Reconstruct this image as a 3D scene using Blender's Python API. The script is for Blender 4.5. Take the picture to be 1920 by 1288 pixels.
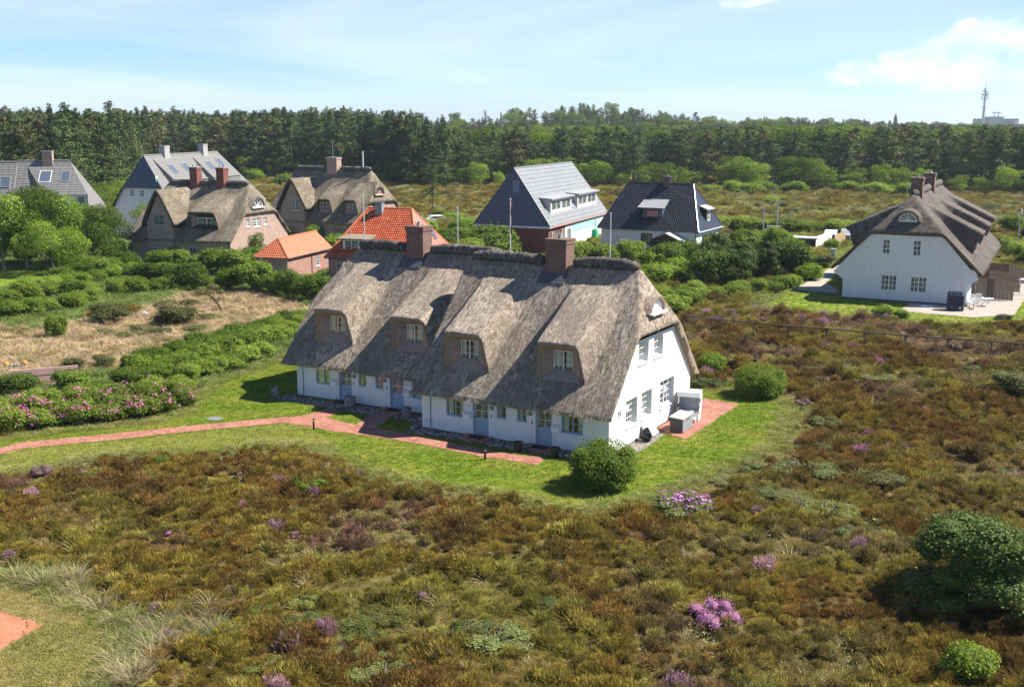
import bpy, bmesh, math, random
import numpy as np
from mathutils import Vector, Matrix, noise as mnoise

S = bpy.context.scene
for _o in list(bpy.data.objects):
    bpy.data.objects.remove(_o)
C = S.collection
PI = math.pi
R = math.radians
rnd = random.Random(7)

# ------------------------------------------------------------------ camera, sky, sun, exposure
FPX, CAM_H, PITCH = 2080.0, 17.0, math.atan(416 / 2080.0)
cd = bpy.data.cameras.new('camera')
cam = bpy.data.objects.new('camera', cd)
C.objects.link(cam)
cam.location = (0, 0, CAM_H)
cam.rotation_euler = (PI / 2 - PITCH, 0, 0)
cd.sensor_fit = 'HORIZONTAL'
cd.sensor_width = 36.0
cd.lens = 36.0 * FPX / 1920.0
cd.clip_start = 0.5
cd.clip_end = 9000
S.camera = cam

SUN_EL, SUN_AZ = 49.0, 7.0          # azimuth measured from +X towards +Y
SUN_STRENGTH, SKY_STRENGTH = 5.0, 0.075


def node(nt, typ, ins=None, **props):
    n = nt.nodes.new(typ)
    for k, v in props.items():
        setattr(n, k, v)
    for k, v in (ins or {}).items():
        s = n.inputs[k]
        if isinstance(v, bpy.types.NodeSocket):
            nt.links.new(v, s)
        else:
            s.default_value = v
    return n


def n_noise(nt, vec, scale, detail=3.0, rough=0.55, dist=0.0):
    return node(nt, 'ShaderNodeTexNoise', {'Vector': vec, 'Scale': scale, 'Detail': detail, 'Roughness': rough, 'Distortion': dist}).outputs[0]


def n_map(nt, vec, scale=(1, 1, 1), loc=(0, 0, 0), rot=(0, 0, 0)):
    return node(nt, 'ShaderNodeMapping', {'Vector': vec, 'Scale': scale, 'Location': loc, 'Rotation': rot}).outputs[0]


def n_ramp(nt, fac, stops, interp='LINEAR'):
    n = node(nt, 'ShaderNodeValToRGB', {0: fac})
    cr = n.color_ramp
    cr.interpolation = interp
    while len(cr.elements) < len(stops):
        cr.elements.new(0.5)
    for e, (p, c) in zip(cr.elements, stops):
        e.position = p
        e.color = tuple(c) + (1,) if len(c) == 3 else c
    return n.outputs[0]


def n_mix(nt, fac, a, b, blend='MIX'):
    n = node(nt, 'ShaderNodeMix', data_type='RGBA', blend_type=blend)
    for i, v in ((0, fac), (6, a), (7, b)):
        if isinstance(v, bpy.types.NodeSocket):
            nt.links.new(v, n.inputs[i])
        else:
            n.inputs[i].default_value = (tuple(v) + (1,)) if not isinstance(v, (int, float)) and len(v) == 3 else v
    return n.outputs[2]


def n_math(nt, op, a, b=0.0, c=0.0, clamp=False):
    n = node(nt, 'ShaderNodeMath', {0: a, 1: b, 2: c}, operation=op)
    n.use_clamp = clamp
    return n.outputs[0]


def n_range(nt, v, a, b, c=0.0, d=1.0):
    return node(nt, 'ShaderNodeMapRange', {0: v, 1: a, 2: b, 3: c, 4: d}).outputs[0]


# sky: physical sky with thin cirrus and a few low cumulus clouds
W = bpy.data.worlds.new('World')
S.world = W
W.use_nodes = True
nt = W.node_tree
for n in list(nt.nodes):
    nt.nodes.remove(n)
sky = node(nt, 'ShaderNodeTexSky', sky_type='NISHITA', sun_disc=False, sun_elevation=R(SUN_EL), sun_rotation=R(90 - SUN_AZ),
           altitude=20.0, air_density=0.75, dust_density=0.05, ozone_density=3.0)
tc = node(nt, 'ShaderNodeTexCoord').outputs['Generated']
sep = node(nt, 'ShaderNodeSeparateXYZ', {0: tc})
dx, dy, dz = sep.outputs
skyc = n_mix(nt, 1.0, sky.outputs[0], (0.80, 0.925, 1.10), 'MULTIPLY')
# slanted coordinates give clouds that flatten towards the horizon
zz = n_math(nt, 'ADD', n_math(nt, 'MAXIMUM', dz, 0.0), 0.06)
px = n_math(nt, 'DIVIDE', dx, zz)
py = n_math(nt, 'DIVIDE', dy, zz)
pv = node(nt, 'ShaderNodeCombineXYZ', {0: px, 1: py, 2: 0.0}).outputs[0]
cir = n_noise(nt, n_map(nt, pv, (0.16, 0.12, 1), (3.1, 1.7, 0), (0, 0, 0.25)), 1.0, 6.0, 0.62, 0.8)
veil = n_noise(nt, n_map(nt, pv, (0.07, 0.05, 1), (0.4, 7.3, 0)), 1.0, 2.0, 0.5)
cirm = n_math(nt, 'MULTIPLY', n_range(nt, cir, 0.42, 0.72), n_range(nt, veil, 0.35, 0.6))
cirm = n_math(nt, 'MULTIPLY', cirm, 0.6)
skyc = n_mix(nt, cirm, skyc, (7.6, 8.0, 8.9))
# cumulus: puffs gathered round a few bearings
cn = n_noise(nt, n_map(nt, tc, (16, 16, 30)), 1.0, 8.0, 0.62, 0.3)
wp = node(nt, 'ShaderNodeTexNoise', {'Vector': n_map(nt, tc, (9, 9, 16), (5, 2, 1)), 'Scale': 1.0, 'Detail': 4.0, 'Roughness': 0.6}).outputs[1]
ws = node(nt, 'ShaderNodeSeparateColor', {0: wp})
wx = n_math(nt, 'MULTIPLY', n_math(nt, 'SUBTRACT', ws.outputs[0], 0.5), 0.13)
wz = n_math(nt, 'MULTIPLY', n_math(nt, 'SUBTRACT', ws.outputs[1], 0.5), 0.055)
cdx, cdz = n_math(nt, 'ADD', dx, wx), n_math(nt, 'ADD', dz, wz)
cum = None
for (bx, by, bz, rx, rz, st) in ((0.385, 0.92, 0.058, 0.075, 0.026, 1.0), (0.40, 0.915, 0.040, 0.07, 0.018, 0.9), (0.223, 0.97, 0.108, 0.045, 0.014, 1.0),
                                 (0.315, 0.945, 0.048, 0.06, 0.016, 0.8), (0.42, 0.905, 0.030, 0.11, 0.012, 0.6),
                                 (-0.55, -0.8, 0.16, 0.12, 0.04, 1.0), (0.8, -0.5, 0.2, 0.14, 0.05, 1.0), (-0.9, 0.3, 0.13, 0.1, 0.035, 0.9)):
    dxx = n_math(nt, 'DIVIDE', n_math(nt, 'SUBTRACT', cdx, bx), rx)
    dyy = n_math(nt, 'DIVIDE', n_math(nt, 'SUBTRACT', dy, by), rx * 2.5)
    dzz = n_math(nt, 'DIVIDE', n_math(nt, 'SUBTRACT', cdz, bz), rz)
    r2 = n_math(nt, 'ADD', n_math(nt, 'ADD', n_math(nt, 'MULTIPLY', dxx, dxx), n_math(nt, 'MULTIPLY', dzz, dzz)), n_math(nt, 'MULTIPLY', dyy, dyy))
    m = n_math(nt, 'MULTIPLY', n_math(nt, 'SUBTRACT', 1.0, r2, clamp=True), st)
    cum = m if cum is None else n_math(nt, 'MAXIMUM', cum, m)
cumm = n_range(nt, n_math(nt, 'ADD', n_math(nt, 'MULTIPLY', cum, 0.42), n_math(nt, 'MULTIPLY', cn, 1.25)), 0.72, 1.08)
cumm = n_math(nt, 'MULTIPLY', n_math(nt, 'MULTIPLY', cumm, n_range(nt, cum, 0.0, 0.3)), 0.9)
skyc = n_mix(nt, cumm, skyc, n_mix(nt, n_range(nt, cn, 0.42, 0.68), (6.6, 7.1, 7.9), (8.9, 8.9, 8.9)))
bg = node(nt, 'ShaderNodeBackground', {0: skyc, 1: SKY_STRENGTH})
node(nt, 'ShaderNodeOutputWorld', {0: bg.outputs[0]})

sl = bpy.data.lights.new('sun', 'SUN')
sl.energy = SUN_STRENGTH
sl.angle = R(0.53)
sl.color = (1.0, 0.955, 0.87)
sun = bpy.data.objects.new('sun', sl)
C.objects.link(sun)
sd = Vector((math.cos(R(SUN_EL)) * math.cos(R(SUN_AZ)), math.cos(R(SUN_EL)) * math.sin(R(SUN_AZ)), math.sin(R(SUN_EL))))
sun.rotation_euler = sd.to_track_quat('Z', 'Y').to_euler()
sun.location = (60, 20, 80)

S.view_settings.view_transform = 'Standard'
S.view_settings.look = 'None'
S.view_settings.gamma = 1.0
S.view_settings.use_curve_mapping = False
S.view_settings.exposure = 1.02
S.render.engine = 'CYCLES'
S.cycles.use_denoising = True
S.cycles.max_bounces = 6
S.cycles.diffuse_bounces = 3
S.cycles.glossy_bounces = 2
S.cycles.transmission_bounces = 3
S.cycles.transparent_max_bounces = 6
S.cycles.caustics_reflective = False
S.cycles.caustics_refractive = False


# ------------------------------------------------------------------ helpers: geometry and naming
def at(x, y, z=0.0):
    """the place on a level z that the photograph shows at pixel x, y (1920 wide)"""
    X, V = (x - 960) / FPX, (644 - y) / FPX
    c, s = math.cos(PITCH), math.sin(PITCH)
    d = (X, c + V * s, -s + V * c)
    t = (z - CAM_H) / d[2]
    return Vector((d[0] * t, d[1] * t, z))


def ats(pts, z=0.0):
    return [tuple(at(x, y, z)[:2]) for x, y in pts]


def tag(o, label=None, cat=None, group=None, kind=None):
    if label: o['label'] = label
    if cat: o['category'] = cat
    if group: o['group'] = group
    if kind: o['kind'] = kind
    return o


def thing(name, label, cat, loc=(0, 0, 0), rz=0.0, group=None):
    o = bpy.data.objects.new(name, None)
    C.objects.link(o)
    o.location = loc
    o.rotation_euler = (0, 0, rz)
    o.empty_display_size = 0.2
    return tag(o, label, cat, group)


class MB:
    """collects shapes and links them as ONE mesh object"""
    def __init__(s):
        s.v, s.f, s.m = [], [], []

    def add(s, vs, fs, mi=0):
        b = len(s.v)
        s.v += [tuple(v) for v in vs]
        s.f += [tuple(i + b for i in f) for f in fs]
        s.m += [mi] * len(fs)
        return s

    def box(s, x0, y0, z0, x1, y1, z1, mi=0):
        return s.add([(x0, y0, z0), (x1, y0, z0), (x1, y1, z0), (x0, y1, z0), (x0, y0, z1), (x1, y0, z1), (x1, y1, z1), (x0, y1, z1)],
                     [(0, 3, 2, 1), (4, 5, 6, 7), (0, 1, 5, 4), (1, 2, 6, 5), (2, 3, 7, 6), (3, 0, 4, 7)], mi)

    def bar(s, a, b, w, h, mi=0, up=(0, 0, 1)):
        a, b = Vector(a), Vector(b)
        d = (b - a).normalized()
        side = d.cross(Vector(up))
        if side.length < 1e-4: side = d.cross(Vector((0, 1, 0)))
        side.normalize()
        n = side.cross(d)
        vs = [p + side * (w / 2 * i) + n * (h / 2 * j) for p in (a, b) for i, j in ((-1, -1), (1, -1), (1, 1), (-1, 1))]
        return s.add(vs, [(0, 1, 2, 3), (7, 6, 5, 4), (0, 4, 5, 1), (1, 5, 6, 2), (2, 6, 7, 3), (3, 7, 4, 0)], mi)

    def tube(s, path, r, n=8, mi=0, cap=True):
        path = [Vector(p) for p in path]
        rs = r if isinstance(r, (list, tuple)) else [r] * len(path)
        b, vs, fs = 0, [], []
        for i, p in enumerate(path):
            d = (path[min(i + 1, len(path) - 1)] - path[max(i - 1, 0)]).normalized()
            q = d.to_track_quat('Z', 'Y')
            for k in range(n):
                a = 2 * PI * k / n
                vs.append(p + q @ Vector((math.cos(a) * rs[i], math.sin(a) * rs[i], 0)))
        for i in range(len(path) - 1):
            for k in range(n):
                k2 = (k + 1) % n
                fs.append((i * n + k, i * n + k2, (i + 1) * n + k2, (i + 1) * n + k))
        if cap:
            fs.append(tuple(range(n - 1, -1, -1)))
            fs.append(tuple(range((len(path) - 1) * n, len(path) * n)))
        return s.add(vs, fs, mi)

    def lathe(s, prof, n=16, c=(0, 0, 0), mi=0):
        vs, fs = [], []
        for r, z in prof:
            for k in range(n):
                a = 2 * PI * k / n
                vs.append((c[0] + r * math.cos(a), c[1] + r * math.sin(a), c[2] + z))
        for i in range(len(prof) - 1):
            for k in range(n):
                k2 = (k + 1) % n
                fs.append((i * n + k, i * n + k2, (i + 1) * n + k2, (i + 1) * n + k))
        fs.append(tuple(range(n - 1, -1, -1)))
        fs.append(tuple(range((len(prof) - 1) * n, len(prof) * n)))
        return s.add(vs, fs, mi)

    def slab(s, poly, t, mi=0):
        """poly: 3D outline; extruded by -t along its normal"""
        P = [Vector(p) for p in poly]
        n = Vector((0, 0, 0))
        for i in range(len(P)):
            n += (P[i] - P[0]).cross(P[(i + 1) % len(P)] - P[0])
        n.normalize()
        k = len(P)
        vs = P + [p - n * t for p in P]
        fs = [tuple(range(k)), tuple(range(2 * k - 1, k - 1, -1))] + [(i, i + k, (i + 1) % k + k, (i + 1) % k) for i in range(k)]
        return s.add(vs, fs, mi)

    def build(s, name, mats, parent=None, smooth=False, kind=None, loc=None):
        o = mesh_obj(name, s.v, s.f, mats, parent, smooth, s.m)
        if kind: o['kind'] = kind
        if loc is not None: o.location = loc
        return o


def mesh_obj(name, v, f, mats, parent=None, smooth=False, mi=None):
    me = bpy.data.meshes.new(name)
    me.from_pydata([tuple(map(float, p)) for p in v], [], [tuple(map(int, q)) for q in f])
    for m in (mats if isinstance(mats, (list, tuple)) else [mats]):
        me.materials.append(m)
    if mi is not None and any(mi):
        me.polygons.foreach_set('material_index', np.array(mi, dtype=np.int32))
    if smooth:
        me.polygons.foreach_set('use_smooth', np.ones(len(me.polygons), dtype=bool))
    me.update()
    o = bpy.data.objects.new(name, me)
    C.objects.link(o)
    if parent is not None: o.parent = parent
    return o


def np_mesh(name, V, Fq, mats, smooth=False, mi=None, attrs=None):
    """fast mesh from numpy arrays; all faces of one size"""
    me = bpy.data.meshes.new(name)
    V = np.asarray(V, dtype=np.float32); Fq = np.asarray(Fq, dtype=np.int32)
    nf, k = Fq.shape
    me.vertices.add(len(V)); me.vertices.foreach_set('co', V.ravel())
    me.loops.add(nf * k); me.loops.foreach_set('vertex_index', Fq.ravel())
    me.polygons.add(nf)
    me.polygons.foreach_set('loop_start', np.arange(0, nf * k, k, dtype=np.int32))
    try:
        me.polygons.foreach_set('loop_total', np.full(nf, k, dtype=np.int32))
    except Exception:
        pass
    for m in (mats if isinstance(mats, (list, tuple)) else [mats]):
        me.materials.append(m)
    if mi is not None: me.polygons.foreach_set('material_index', np.asarray(mi, dtype=np.int32))
    me.polygons.foreach_set('use_smooth', np.full(nf, bool(smooth)))
    me.update(calc_edges=True)
    for an, (dom, arr) in (attrs or {}).items():
        a = me.attributes.new(an, 'FLOAT', dom)
        a.data.foreach_set('value', np.asarray(arr, dtype=np.float32))
    me.validate()
    return me


def link(name, me, parent=None, kind=None):
    o = bpy.data.objects.new(name, me)
    C.objects.link(o)
    if parent is not None: o.parent = parent
    if kind: o['kind'] = kind
    return o


def copy_tree(o, parent=None):
    c = o.copy()
    C.objects.link(c)
    c.parent = parent
    for ch in o.children:
        copy_tree(ch, c)
    return c


def _h(ix, iy, seed):
    n = (ix.astype(np.int64) * 374761393 + iy.astype(np.int64) * 668265263 + seed * 1442695041) & 0x7fffffff
    n = ((n ^ (n >> 13)) * 1274126177) & 0x7fffffff
    return ((n ^ (n >> 16)) & 0xffff) / 65535.0


def vnoise(x, y, seed=0):
    x = np.asarray(x, float); y = np.asarray(y, float)
    ix, iy = np.floor(x), np.floor(y)
    fx, fy = x - ix, y - iy
    fx, fy = fx * fx * (3 - 2 * fx), fy * fy * (3 - 2 * fy)
    ix = ix.astype(np.int64); iy = iy.astype(np.int64)
    a, b, c, d = _h(ix, iy, seed), _h(ix + 1, iy, seed), _h(ix, iy + 1, seed), _h(ix + 1, iy + 1, seed)
    return (a * (1 - fx) + b * fx) * (1 - fy) + (c * (1 - fx) + d * fx) * fy


def fbm(x, y, seed=0, oct=3):
    s, a, t = 0.0, 1.0, 0.0
    for i in range(oct):
        s = s + a * vnoise(np.asarray(x) * 2 ** i, np.asarray(y) * 2 ** i, seed + i * 17); t += a; a *= 0.5
    return s / t


def inpoly(x, y, poly):
    x = np.asarray(x, float); y = np.asarray(y, float)
    r = np.zeros(x.shape, bool)
    n = len(poly)
    for i in range(n):
        x0, y0 = poly[i]; x1, y1 = poly[(i + 1) % n]
        if y0 == y1: continue
        r ^= ((y0 > y) != (y1 > y)) & (x < (x1 - x0) * (y - y0) / (y1 - y0) + x0)
    return r


def polydist(x, y, poly):
    """distance to the outline"""
    d = np.full(np.shape(x), 1e9)
    n = len(poly)
    for i in range(n):
        a = np.array(poly[i]); b = np.array(poly[(i + 1) % n]); e = b - a
        t = np.clip(((x - a[0]) * e[0] + (y - a[1]) * e[1]) / max(e @ e, 1e-9), 0, 1)
        d = np.minimum(d, np.hypot(x - a[0] - t * e[0], y - a[1] - t * e[1]))
    return d


# ------------------------------------------------------------------ materials
M = {}


def newmat(name):
    m = bpy.data.materials.new(name)
    m.use_nodes = True
    nt = m.node_tree
    for n in list(nt.nodes):
        nt.nodes.remove(n)
    M[name] = m
    return m, nt


def finish(nt, col, rough=0.8, bump=None, bstr=0.3, bdist=0.02, metal=0.0, spec=0.4, trans=0.0, transcol=None):
    ins = {'Base Color': col if isinstance(col, bpy.types.NodeSocket) else tuple(col) + (1,), 'Roughness': rough, 'Metallic': metal, 'Specular IOR Level': spec}
    if bump is not None:
        ins['Normal'] = node(nt, 'ShaderNodeBump', {'Height': bump, 'Strength': bstr, 'Distance': bdist}).outputs[0]
    sh = node(nt, 'ShaderNodeBsdfPrincipled', ins).outputs[0]
    if trans:
        tr = node(nt, 'ShaderNodeBsdfTranslucent', {'Color': transcol if transcol is not None else ins['Base Color']}).outputs[0]
        sh = node(nt, 'ShaderNodeMixShader', {0: trans, 1: sh, 2: tr}).outputs[0]
    node(nt, 'ShaderNodeOutputMaterial', {0: sh})


def objco(nt):
    return node(nt, 'ShaderNodeTexCoord').outputs['Object']


def wpos(nt):
    return node(nt, 'ShaderNodeNewGeometry').outputs['Position']


def mat_plain(name, col, rough=0.6, metal=0.0, var=0.15, scale=6.0, bump=0.0, spec=0.4):
    m, nt = newmat(name)
    co = objco(nt)
    f = n_noise(nt, co, scale, 4.0, 0.6)
    d = tuple(c * (1 - var) for c in col); l = tuple(min(1, c * (1 + var)) for c in col)
    finish(nt, n_ramp(nt, f, [(0.3, d), (0.7, l)]), rough, f if bump else None, bump, 0.01, metal, spec)
    return m


def brickcoords(nt):
    co = objco(nt)
    s = node(nt, 'ShaderNodeSeparateXYZ', {0: co})
    return node(nt, 'ShaderNodeCombineXYZ', {0: n_math(nt, 'ADD', s.outputs[0], s.outputs[1]), 1: s.outputs[2], 2: 0.0}).outputs[0], co


def mat_brickwall(name, c1, c2, mortar, rough=0.85, bstr=0.5, wear=0.0, wearcol=(0.3, 0.3, 0.3), bw=0.25, bh=0.083):
    m, nt = newmat(name)
    v, co = brickcoords(nt)
    b = node(nt, 'ShaderNodeTexBrick', {'Vector': v, 'Color1': tuple(c1) + (1,), 'Color2': tuple(c2) + (1,), 'Mortar': tuple(mortar) + (1,), 'Scale': 1.0,
                                        'Mortar Size': 0.008, 'Mortar Smooth': 0.2, 'Bias': 0.0, 'Brick Width': bw, 'Row Height': bh})
    big = n_noise(nt, co, 1.3, 5.0, 0.6)
    col = n_mix(nt, 0.35, b.outputs[0], n_ramp(nt, big, [(0.3, (0.45, 0.45, 0.45)), (0.7, (1, 1, 1))]), 'MULTIPLY')
    if wear:
        col = n_mix(nt, n_math(nt, 'MULTIPLY', n_range(nt, n_noise(nt, co, 2.7, 6.0, 0.7), 0.56, 0.7), wear), col, wearcol)
    h = n_math(nt, 'SUBTRACT', n_math(nt, 'MULTIPLY', n_noise(nt, co, 30.0, 3.0), 0.4), b.outputs[1])
    finish(nt, col, rough, h, bstr, 0.012)
    return m


def mat_white_wall(name, base=(0.80, 0.80, 0.79)):
    """painted brick: faint courses, a little dirt near the ground, hairline stains"""
    m, nt = newmat(name)
    v, co = brickcoords(nt)
    b = node(nt, 'ShaderNodeTexBrick', {'Vector': v, 'Scale': 1.0, 'Mortar Size': 0.007, 'Mortar Smooth': 0.5, 'Brick Width': 0.25, 'Row Height': 0.083})
    z = node(nt, 'ShaderNodeSeparateXYZ', {0: co}).outputs[2]
    st = n_noise(nt, n_map(nt, co, (3.0, 3.0, 0.5)), 1.0, 5.0, 0.65)
    col = n_mix(nt, n_range(nt, st, 0.45, 0.75, 0.0, 0.55), base, (0.62, 0.62, 0.58))
    low = n_math(nt, 'MULTIPLY', n_range(nt, z, 0.7, 0.02), n_range(nt, n_noise(nt, co, 4.0, 6.0, 0.7), 0.46, 0.7))
    col = n_mix(nt, n_math(nt, 'MULTIPLY', low, 0.7), col, (0.34, 0.35, 0.31))
    h = n_math(nt, 'SUBTRACT', n_math(nt, 'MULTIPLY', n_noise(nt, co, 22.0, 4.0), 0.8), b.outputs[1])
    finish(nt, col, 0.75, h, 0.6, 0.014)
    return m


def mat_thatch(name, dark, mid, light, moss=0.0, mosscol=(0.12, 0.12, 0.05), rowcol=0.5, bstr=0.9):
    """weathered reed: short streaks that run down the slope, ragged courses, blotches of age"""
    m, nt = newmat(name)
    co = objco(nt)
    streak = n_noise(nt, n_map(nt, co, (8.5, 2.9, 2.9)), 1.0, 5.0, 0.72, 0.9)
    clump = n_noise(nt, n_map(nt, co, (5.5, 2.4, 2.4), (4, 2, 1)), 1.0, 4.0, 0.65, 0.4)
    fine = n_noise(nt, n_map(nt, co, (52, 9, 9)), 1.0, 3.0, 0.7)
    blotch = n_noise(nt, n_map(nt, co, (0.55, 0.28, 0.28), (9, 3, 5)), 1.0, 4.0, 0.6)
    run = n_noise(nt, n_map(nt, co, (1.6, 0.12, 0.12), (2, 8, 5)), 1.0, 3.0, 0.6)
    f = n_math(nt, 'ADD', n_math(nt, 'MULTIPLY', streak, 0.55), n_math(nt, 'MULTIPLY', clump, 0.45))
    f2 = n_math(nt, 'ADD', n_math(nt, 'MULTIPLY', f, 0.8), n_math(nt, 'MULTIPLY', fine, 0.2))
    col = n_ramp(nt, f2, [(0.385, dark), (0.49, mid), (0.60, light)])
    col = n_mix(nt, n_range(nt, blotch, 0.42, 0.62, 0.0, 0.65), col, tuple(a * 0.62 for a in mid))
    col = n_mix(nt, n_range(nt, run, 0.5, 0.72, 0.0, 0.45), col, tuple(a * 0.62 for a in mid))
    if moss:
        mm = n_noise(nt, n_map(nt, co, (0.9, 0.7, 0.7), (1, 5, 2)), 1.0, 5.0, 0.7)
        col = n_mix(nt, n_math(nt, 'MULTIPLY', n_range(nt, mm, 0.5, 0.66), moss), col, mosscol)
    h = n_math(nt, 'ADD', n_math(nt, 'MULTIPLY', f, 1.0), n_math(nt, 'MULTIPLY', fine, 0.35))
    finish(nt, col, 0.95, h, bstr, 0.22, spec=0.15)
    return m


def mat_reed_edge(name, c1, c2):
    m, nt = newmat(name)
    co = objco(nt)
    f = n_noise(nt, n_map(nt, co, (40, 40, 30)), 1.0, 3.0, 0.7)
    finish(nt, n_ramp(nt, f, [(0.3, c1), (0.7, c2)]), 0.95, f, 0.8, 0.03, spec=0.1)
    return m


def mat_tile(name, c1, c2, rough=0.5, spec=0.5, dirt=0.3, dirtcol=(0.05, 0.045, 0.04)):
    m, nt = newmat(name)
    co = objco(nt)
    cell = node(nt, 'ShaderNodeTexVoronoi', {'Vector': n_map(nt, co, (3.6, 3.6, 3.6)), 'Scale': 1.0}).outputs[1]
    f = node(nt, 'ShaderNodeSeparateColor', {0: cell}).outputs[0]
    col = n_mix(nt, f, c1, c2)
    big = n_noise(nt, co, 0.9, 5.0, 0.65)
    col = n_mix(nt, n_math(nt, 'MULTIPLY', n_range(nt, big, 0.5, 0.75), dirt), col, dirtcol)
    finish(nt, col, rough, n_noise(nt, co, 25.0, 3.0), 0.15, 0.01, spec=spec)
    return m


def mat_pavers(name, c1, c2, mortar, bw=0.2, bh=0.1, rot=0.0, bstr=0.5):
    m, nt = newmat(name)
    co = wpos(nt)
    v = n_map(nt, co, (1, 1, 1), (0, 0, 0), (0, 0, rot))
    b = node(nt, 'ShaderNodeTexBrick', {'Vector': v, 'Color1': tuple(c1) + (1,), 'Color2': tuple(c2) + (1,), 'Mortar': tuple(mortar) + (1,), 'Scale': 1.0,
                                        'Mortar Size': 0.008, 'Mortar Smooth': 0.3, 'Brick Width': bw, 'Row Height': bh})
    big = n_noise(nt, co, 0.8, 6.0, 0.65)
    col = n_mix(nt, n_range(nt, big, 0.42, 0.7, 0.0, 0.6), b.outputs[0], tuple(c * 0.62 for c in c1))
    col = n_mix(nt, n_range(nt, n_noise(nt, co, 3.5, 5.0, 0.7), 0.56, 0.72, 0.0, 0.4), col, (0.22, 0.2, 0.16))
    finish(nt, col, 0.85, n_math(nt, 'SUBTRACT', n_noise(nt, co, 18.0, 4.0), b.outputs[1]), bstr, 0.01)
    return m


def mat_leaf(name, dark, mid, light, trans=0.36, rough=0.6, objvar=0.25, spec=0.14):
    """leaves: one value per leaf (attribute leafv), a drift per plant"""
    m, nt = newmat(name)
    a = node(nt, 'ShaderNodeAttribute', attribute_name='leafv').outputs['Fac']
    oi = node(nt, 'ShaderNodeObjectInfo').outputs['Random']
    f = n_math(nt, 'ADD', a, n_math(nt, 'MULTIPLY', n_math(nt, 'SUBTRACT', oi, 0.5), objvar * 2), clamp=True)
    col = n_ramp(nt, f, [(0.0, dark), (0.5, mid), (1.0, light)])
    tc_ = n_mix(nt, 1.0, col, (1.1, 1.25, 0.5), 'MULTIPLY')
    finish(nt, col, rough, spec=spec, trans=trans, transcol=tc_)
    return m


def mat_tuft(name, rough=0.75, trans=0.25, root=0.26):  # root: low leafv darkened in the colour, as shade in the gaps between tufts
    """stalks tinted per clump (attribute tint on the instance), a value per stalk (leafv)"""
    m, nt = newmat(name)
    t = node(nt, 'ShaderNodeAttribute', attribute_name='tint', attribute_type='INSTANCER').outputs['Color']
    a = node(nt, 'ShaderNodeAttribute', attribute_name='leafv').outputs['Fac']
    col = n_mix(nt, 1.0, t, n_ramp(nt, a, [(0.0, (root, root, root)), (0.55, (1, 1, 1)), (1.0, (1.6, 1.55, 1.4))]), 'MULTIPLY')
    finish(nt, col, rough, spec=0.2, trans=trans, transcol=col)
    return m


mat_white_wall('white_paint_wall')
mat_white_wall('white_paint_wall_far', (0.76, 0.77, 0.77))
mat_brickwall('chimney_brick', (0.17, 0.09, 0.065), (0.25, 0.135, 0.095), (0.22, 0.18, 0.15), wear=0.4, wearcol=(0.12, 0.1, 0.085))
mat_brickwall('red_brick', (0.21, 0.05, 0.035), (0.27, 0.075, 0.05), (0.2, 0.15, 0.13))
mat_brickwall('pink_brick', (0.40, 0.25, 0.19), (0.50, 0.34, 0.27), (0.42, 0.36, 0.31), wear=0.35, wearcol=(0.27, 0.2, 0.17))
mat_brickwall('annex_brick', (0.40, 0.19, 0.15), (0.46, 0.24, 0.19), (0.40, 0.3, 0.26))
mat_thatch('thatch_main', (0.094, 0.071, 0.053), (0.42, 0.335, 0.255), (0.76, 0.635, 0.50), 0.2, (0.26, 0.21, 0.15), bstr=1.0)
mat_thatch('thatch_old', (0.09, 0.07, 0.05), (0.25, 0.205, 0.15), (0.43, 0.36, 0.27), 0.6, (0.13, 0.12, 0.06))
mat_thatch('thatch_dark', (0.05, 0.043, 0.038), (0.15, 0.127, 0.108), (0.29, 0.25, 0.215), 0.3, (0.1, 0.09, 0.06))
mat_reed_edge('reed_edge', (0.06, 0.048, 0.04), (0.17, 0.135, 0.1))
mat_reed_edge('reed_edge_light', (0.16, 0.12, 0.09), (0.42, 0.33, 0.25))
mat_thatch('sod_ridge', (0.045, 0.04, 0.036), (0.15, 0.135, 0.118), (0.34, 0.31, 0.275), bstr=1.0)
mat_plain('shingle_grey', (0.185, 0.178, 0.17), 0.85, var=0.3, scale=9.0, bump=0.5)
mat_plain('zinc_grey', (0.26, 0.27, 0.28), 0.5, var=0.15)
mat_plain('lead_dark', (0.09, 0.085, 0.09), 0.6, var=0.3)
mat_tile('tile_orange', (0.40, 0.07, 0.024), (0.54, 0.13, 0.045), 0.30, 0.6, 0.45, (0.22, 0.045, 0.018))
mat_tile('tile_orange_flat', (0.50, 0.13, 0.055), (0.58, 0.18, 0.075), 0.5, 0.4, 0.25, (0.38, 0.09, 0.04))
mat_tile('tile_black', (0.016, 0.017, 0.022), (0.03, 0.031, 0.038), 0.28, 0.75, 0.2, (0.02, 0.02, 0.02))
mat_tile('tile_grey', (0.195, 0.20, 0.205), (0.245, 0.25, 0.255), 0.5, 0.35, 0.35, (0.14, 0.14, 0.135))
mat_tile('tile_slate', (0.06, 0.075, 0.10), (0.085, 0.10, 0.13), 0.45, 0.5, 0.2, (0.05, 0.06, 0.08))
mat_plain('white_paint', (0.78, 0.78, 0.77), 0.45, var=0.05)
mat_plain('cream_paint', (0.70, 0.68, 0.62), 0.45, var=0.06)
mat_plain('door_blue', (0.30, 0.40, 0.50), 0.45, var=0.07)
mat_plain('frame_grey', (0.50, 0.49, 0.47), 0.5, var=0.08)
mat_plain('sill_white', (0.72, 0.72, 0.71), 0.5, var=0.08)
mat_plain('dormer_board', (0.34, 0.25, 0.215), 0.75, var=0.2, scale=4.0)
mat_plain('pink_board', (0.56, 0.34, 0.29), 0.7, var=0.1)
mat_plain('turquoise_wall', (0.34, 0.58, 0.55), 0.7, var=0.05)
mat_plain('maroon_panel', (0.22, 0.06, 0.06), 0.6, var=0.1)
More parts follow.
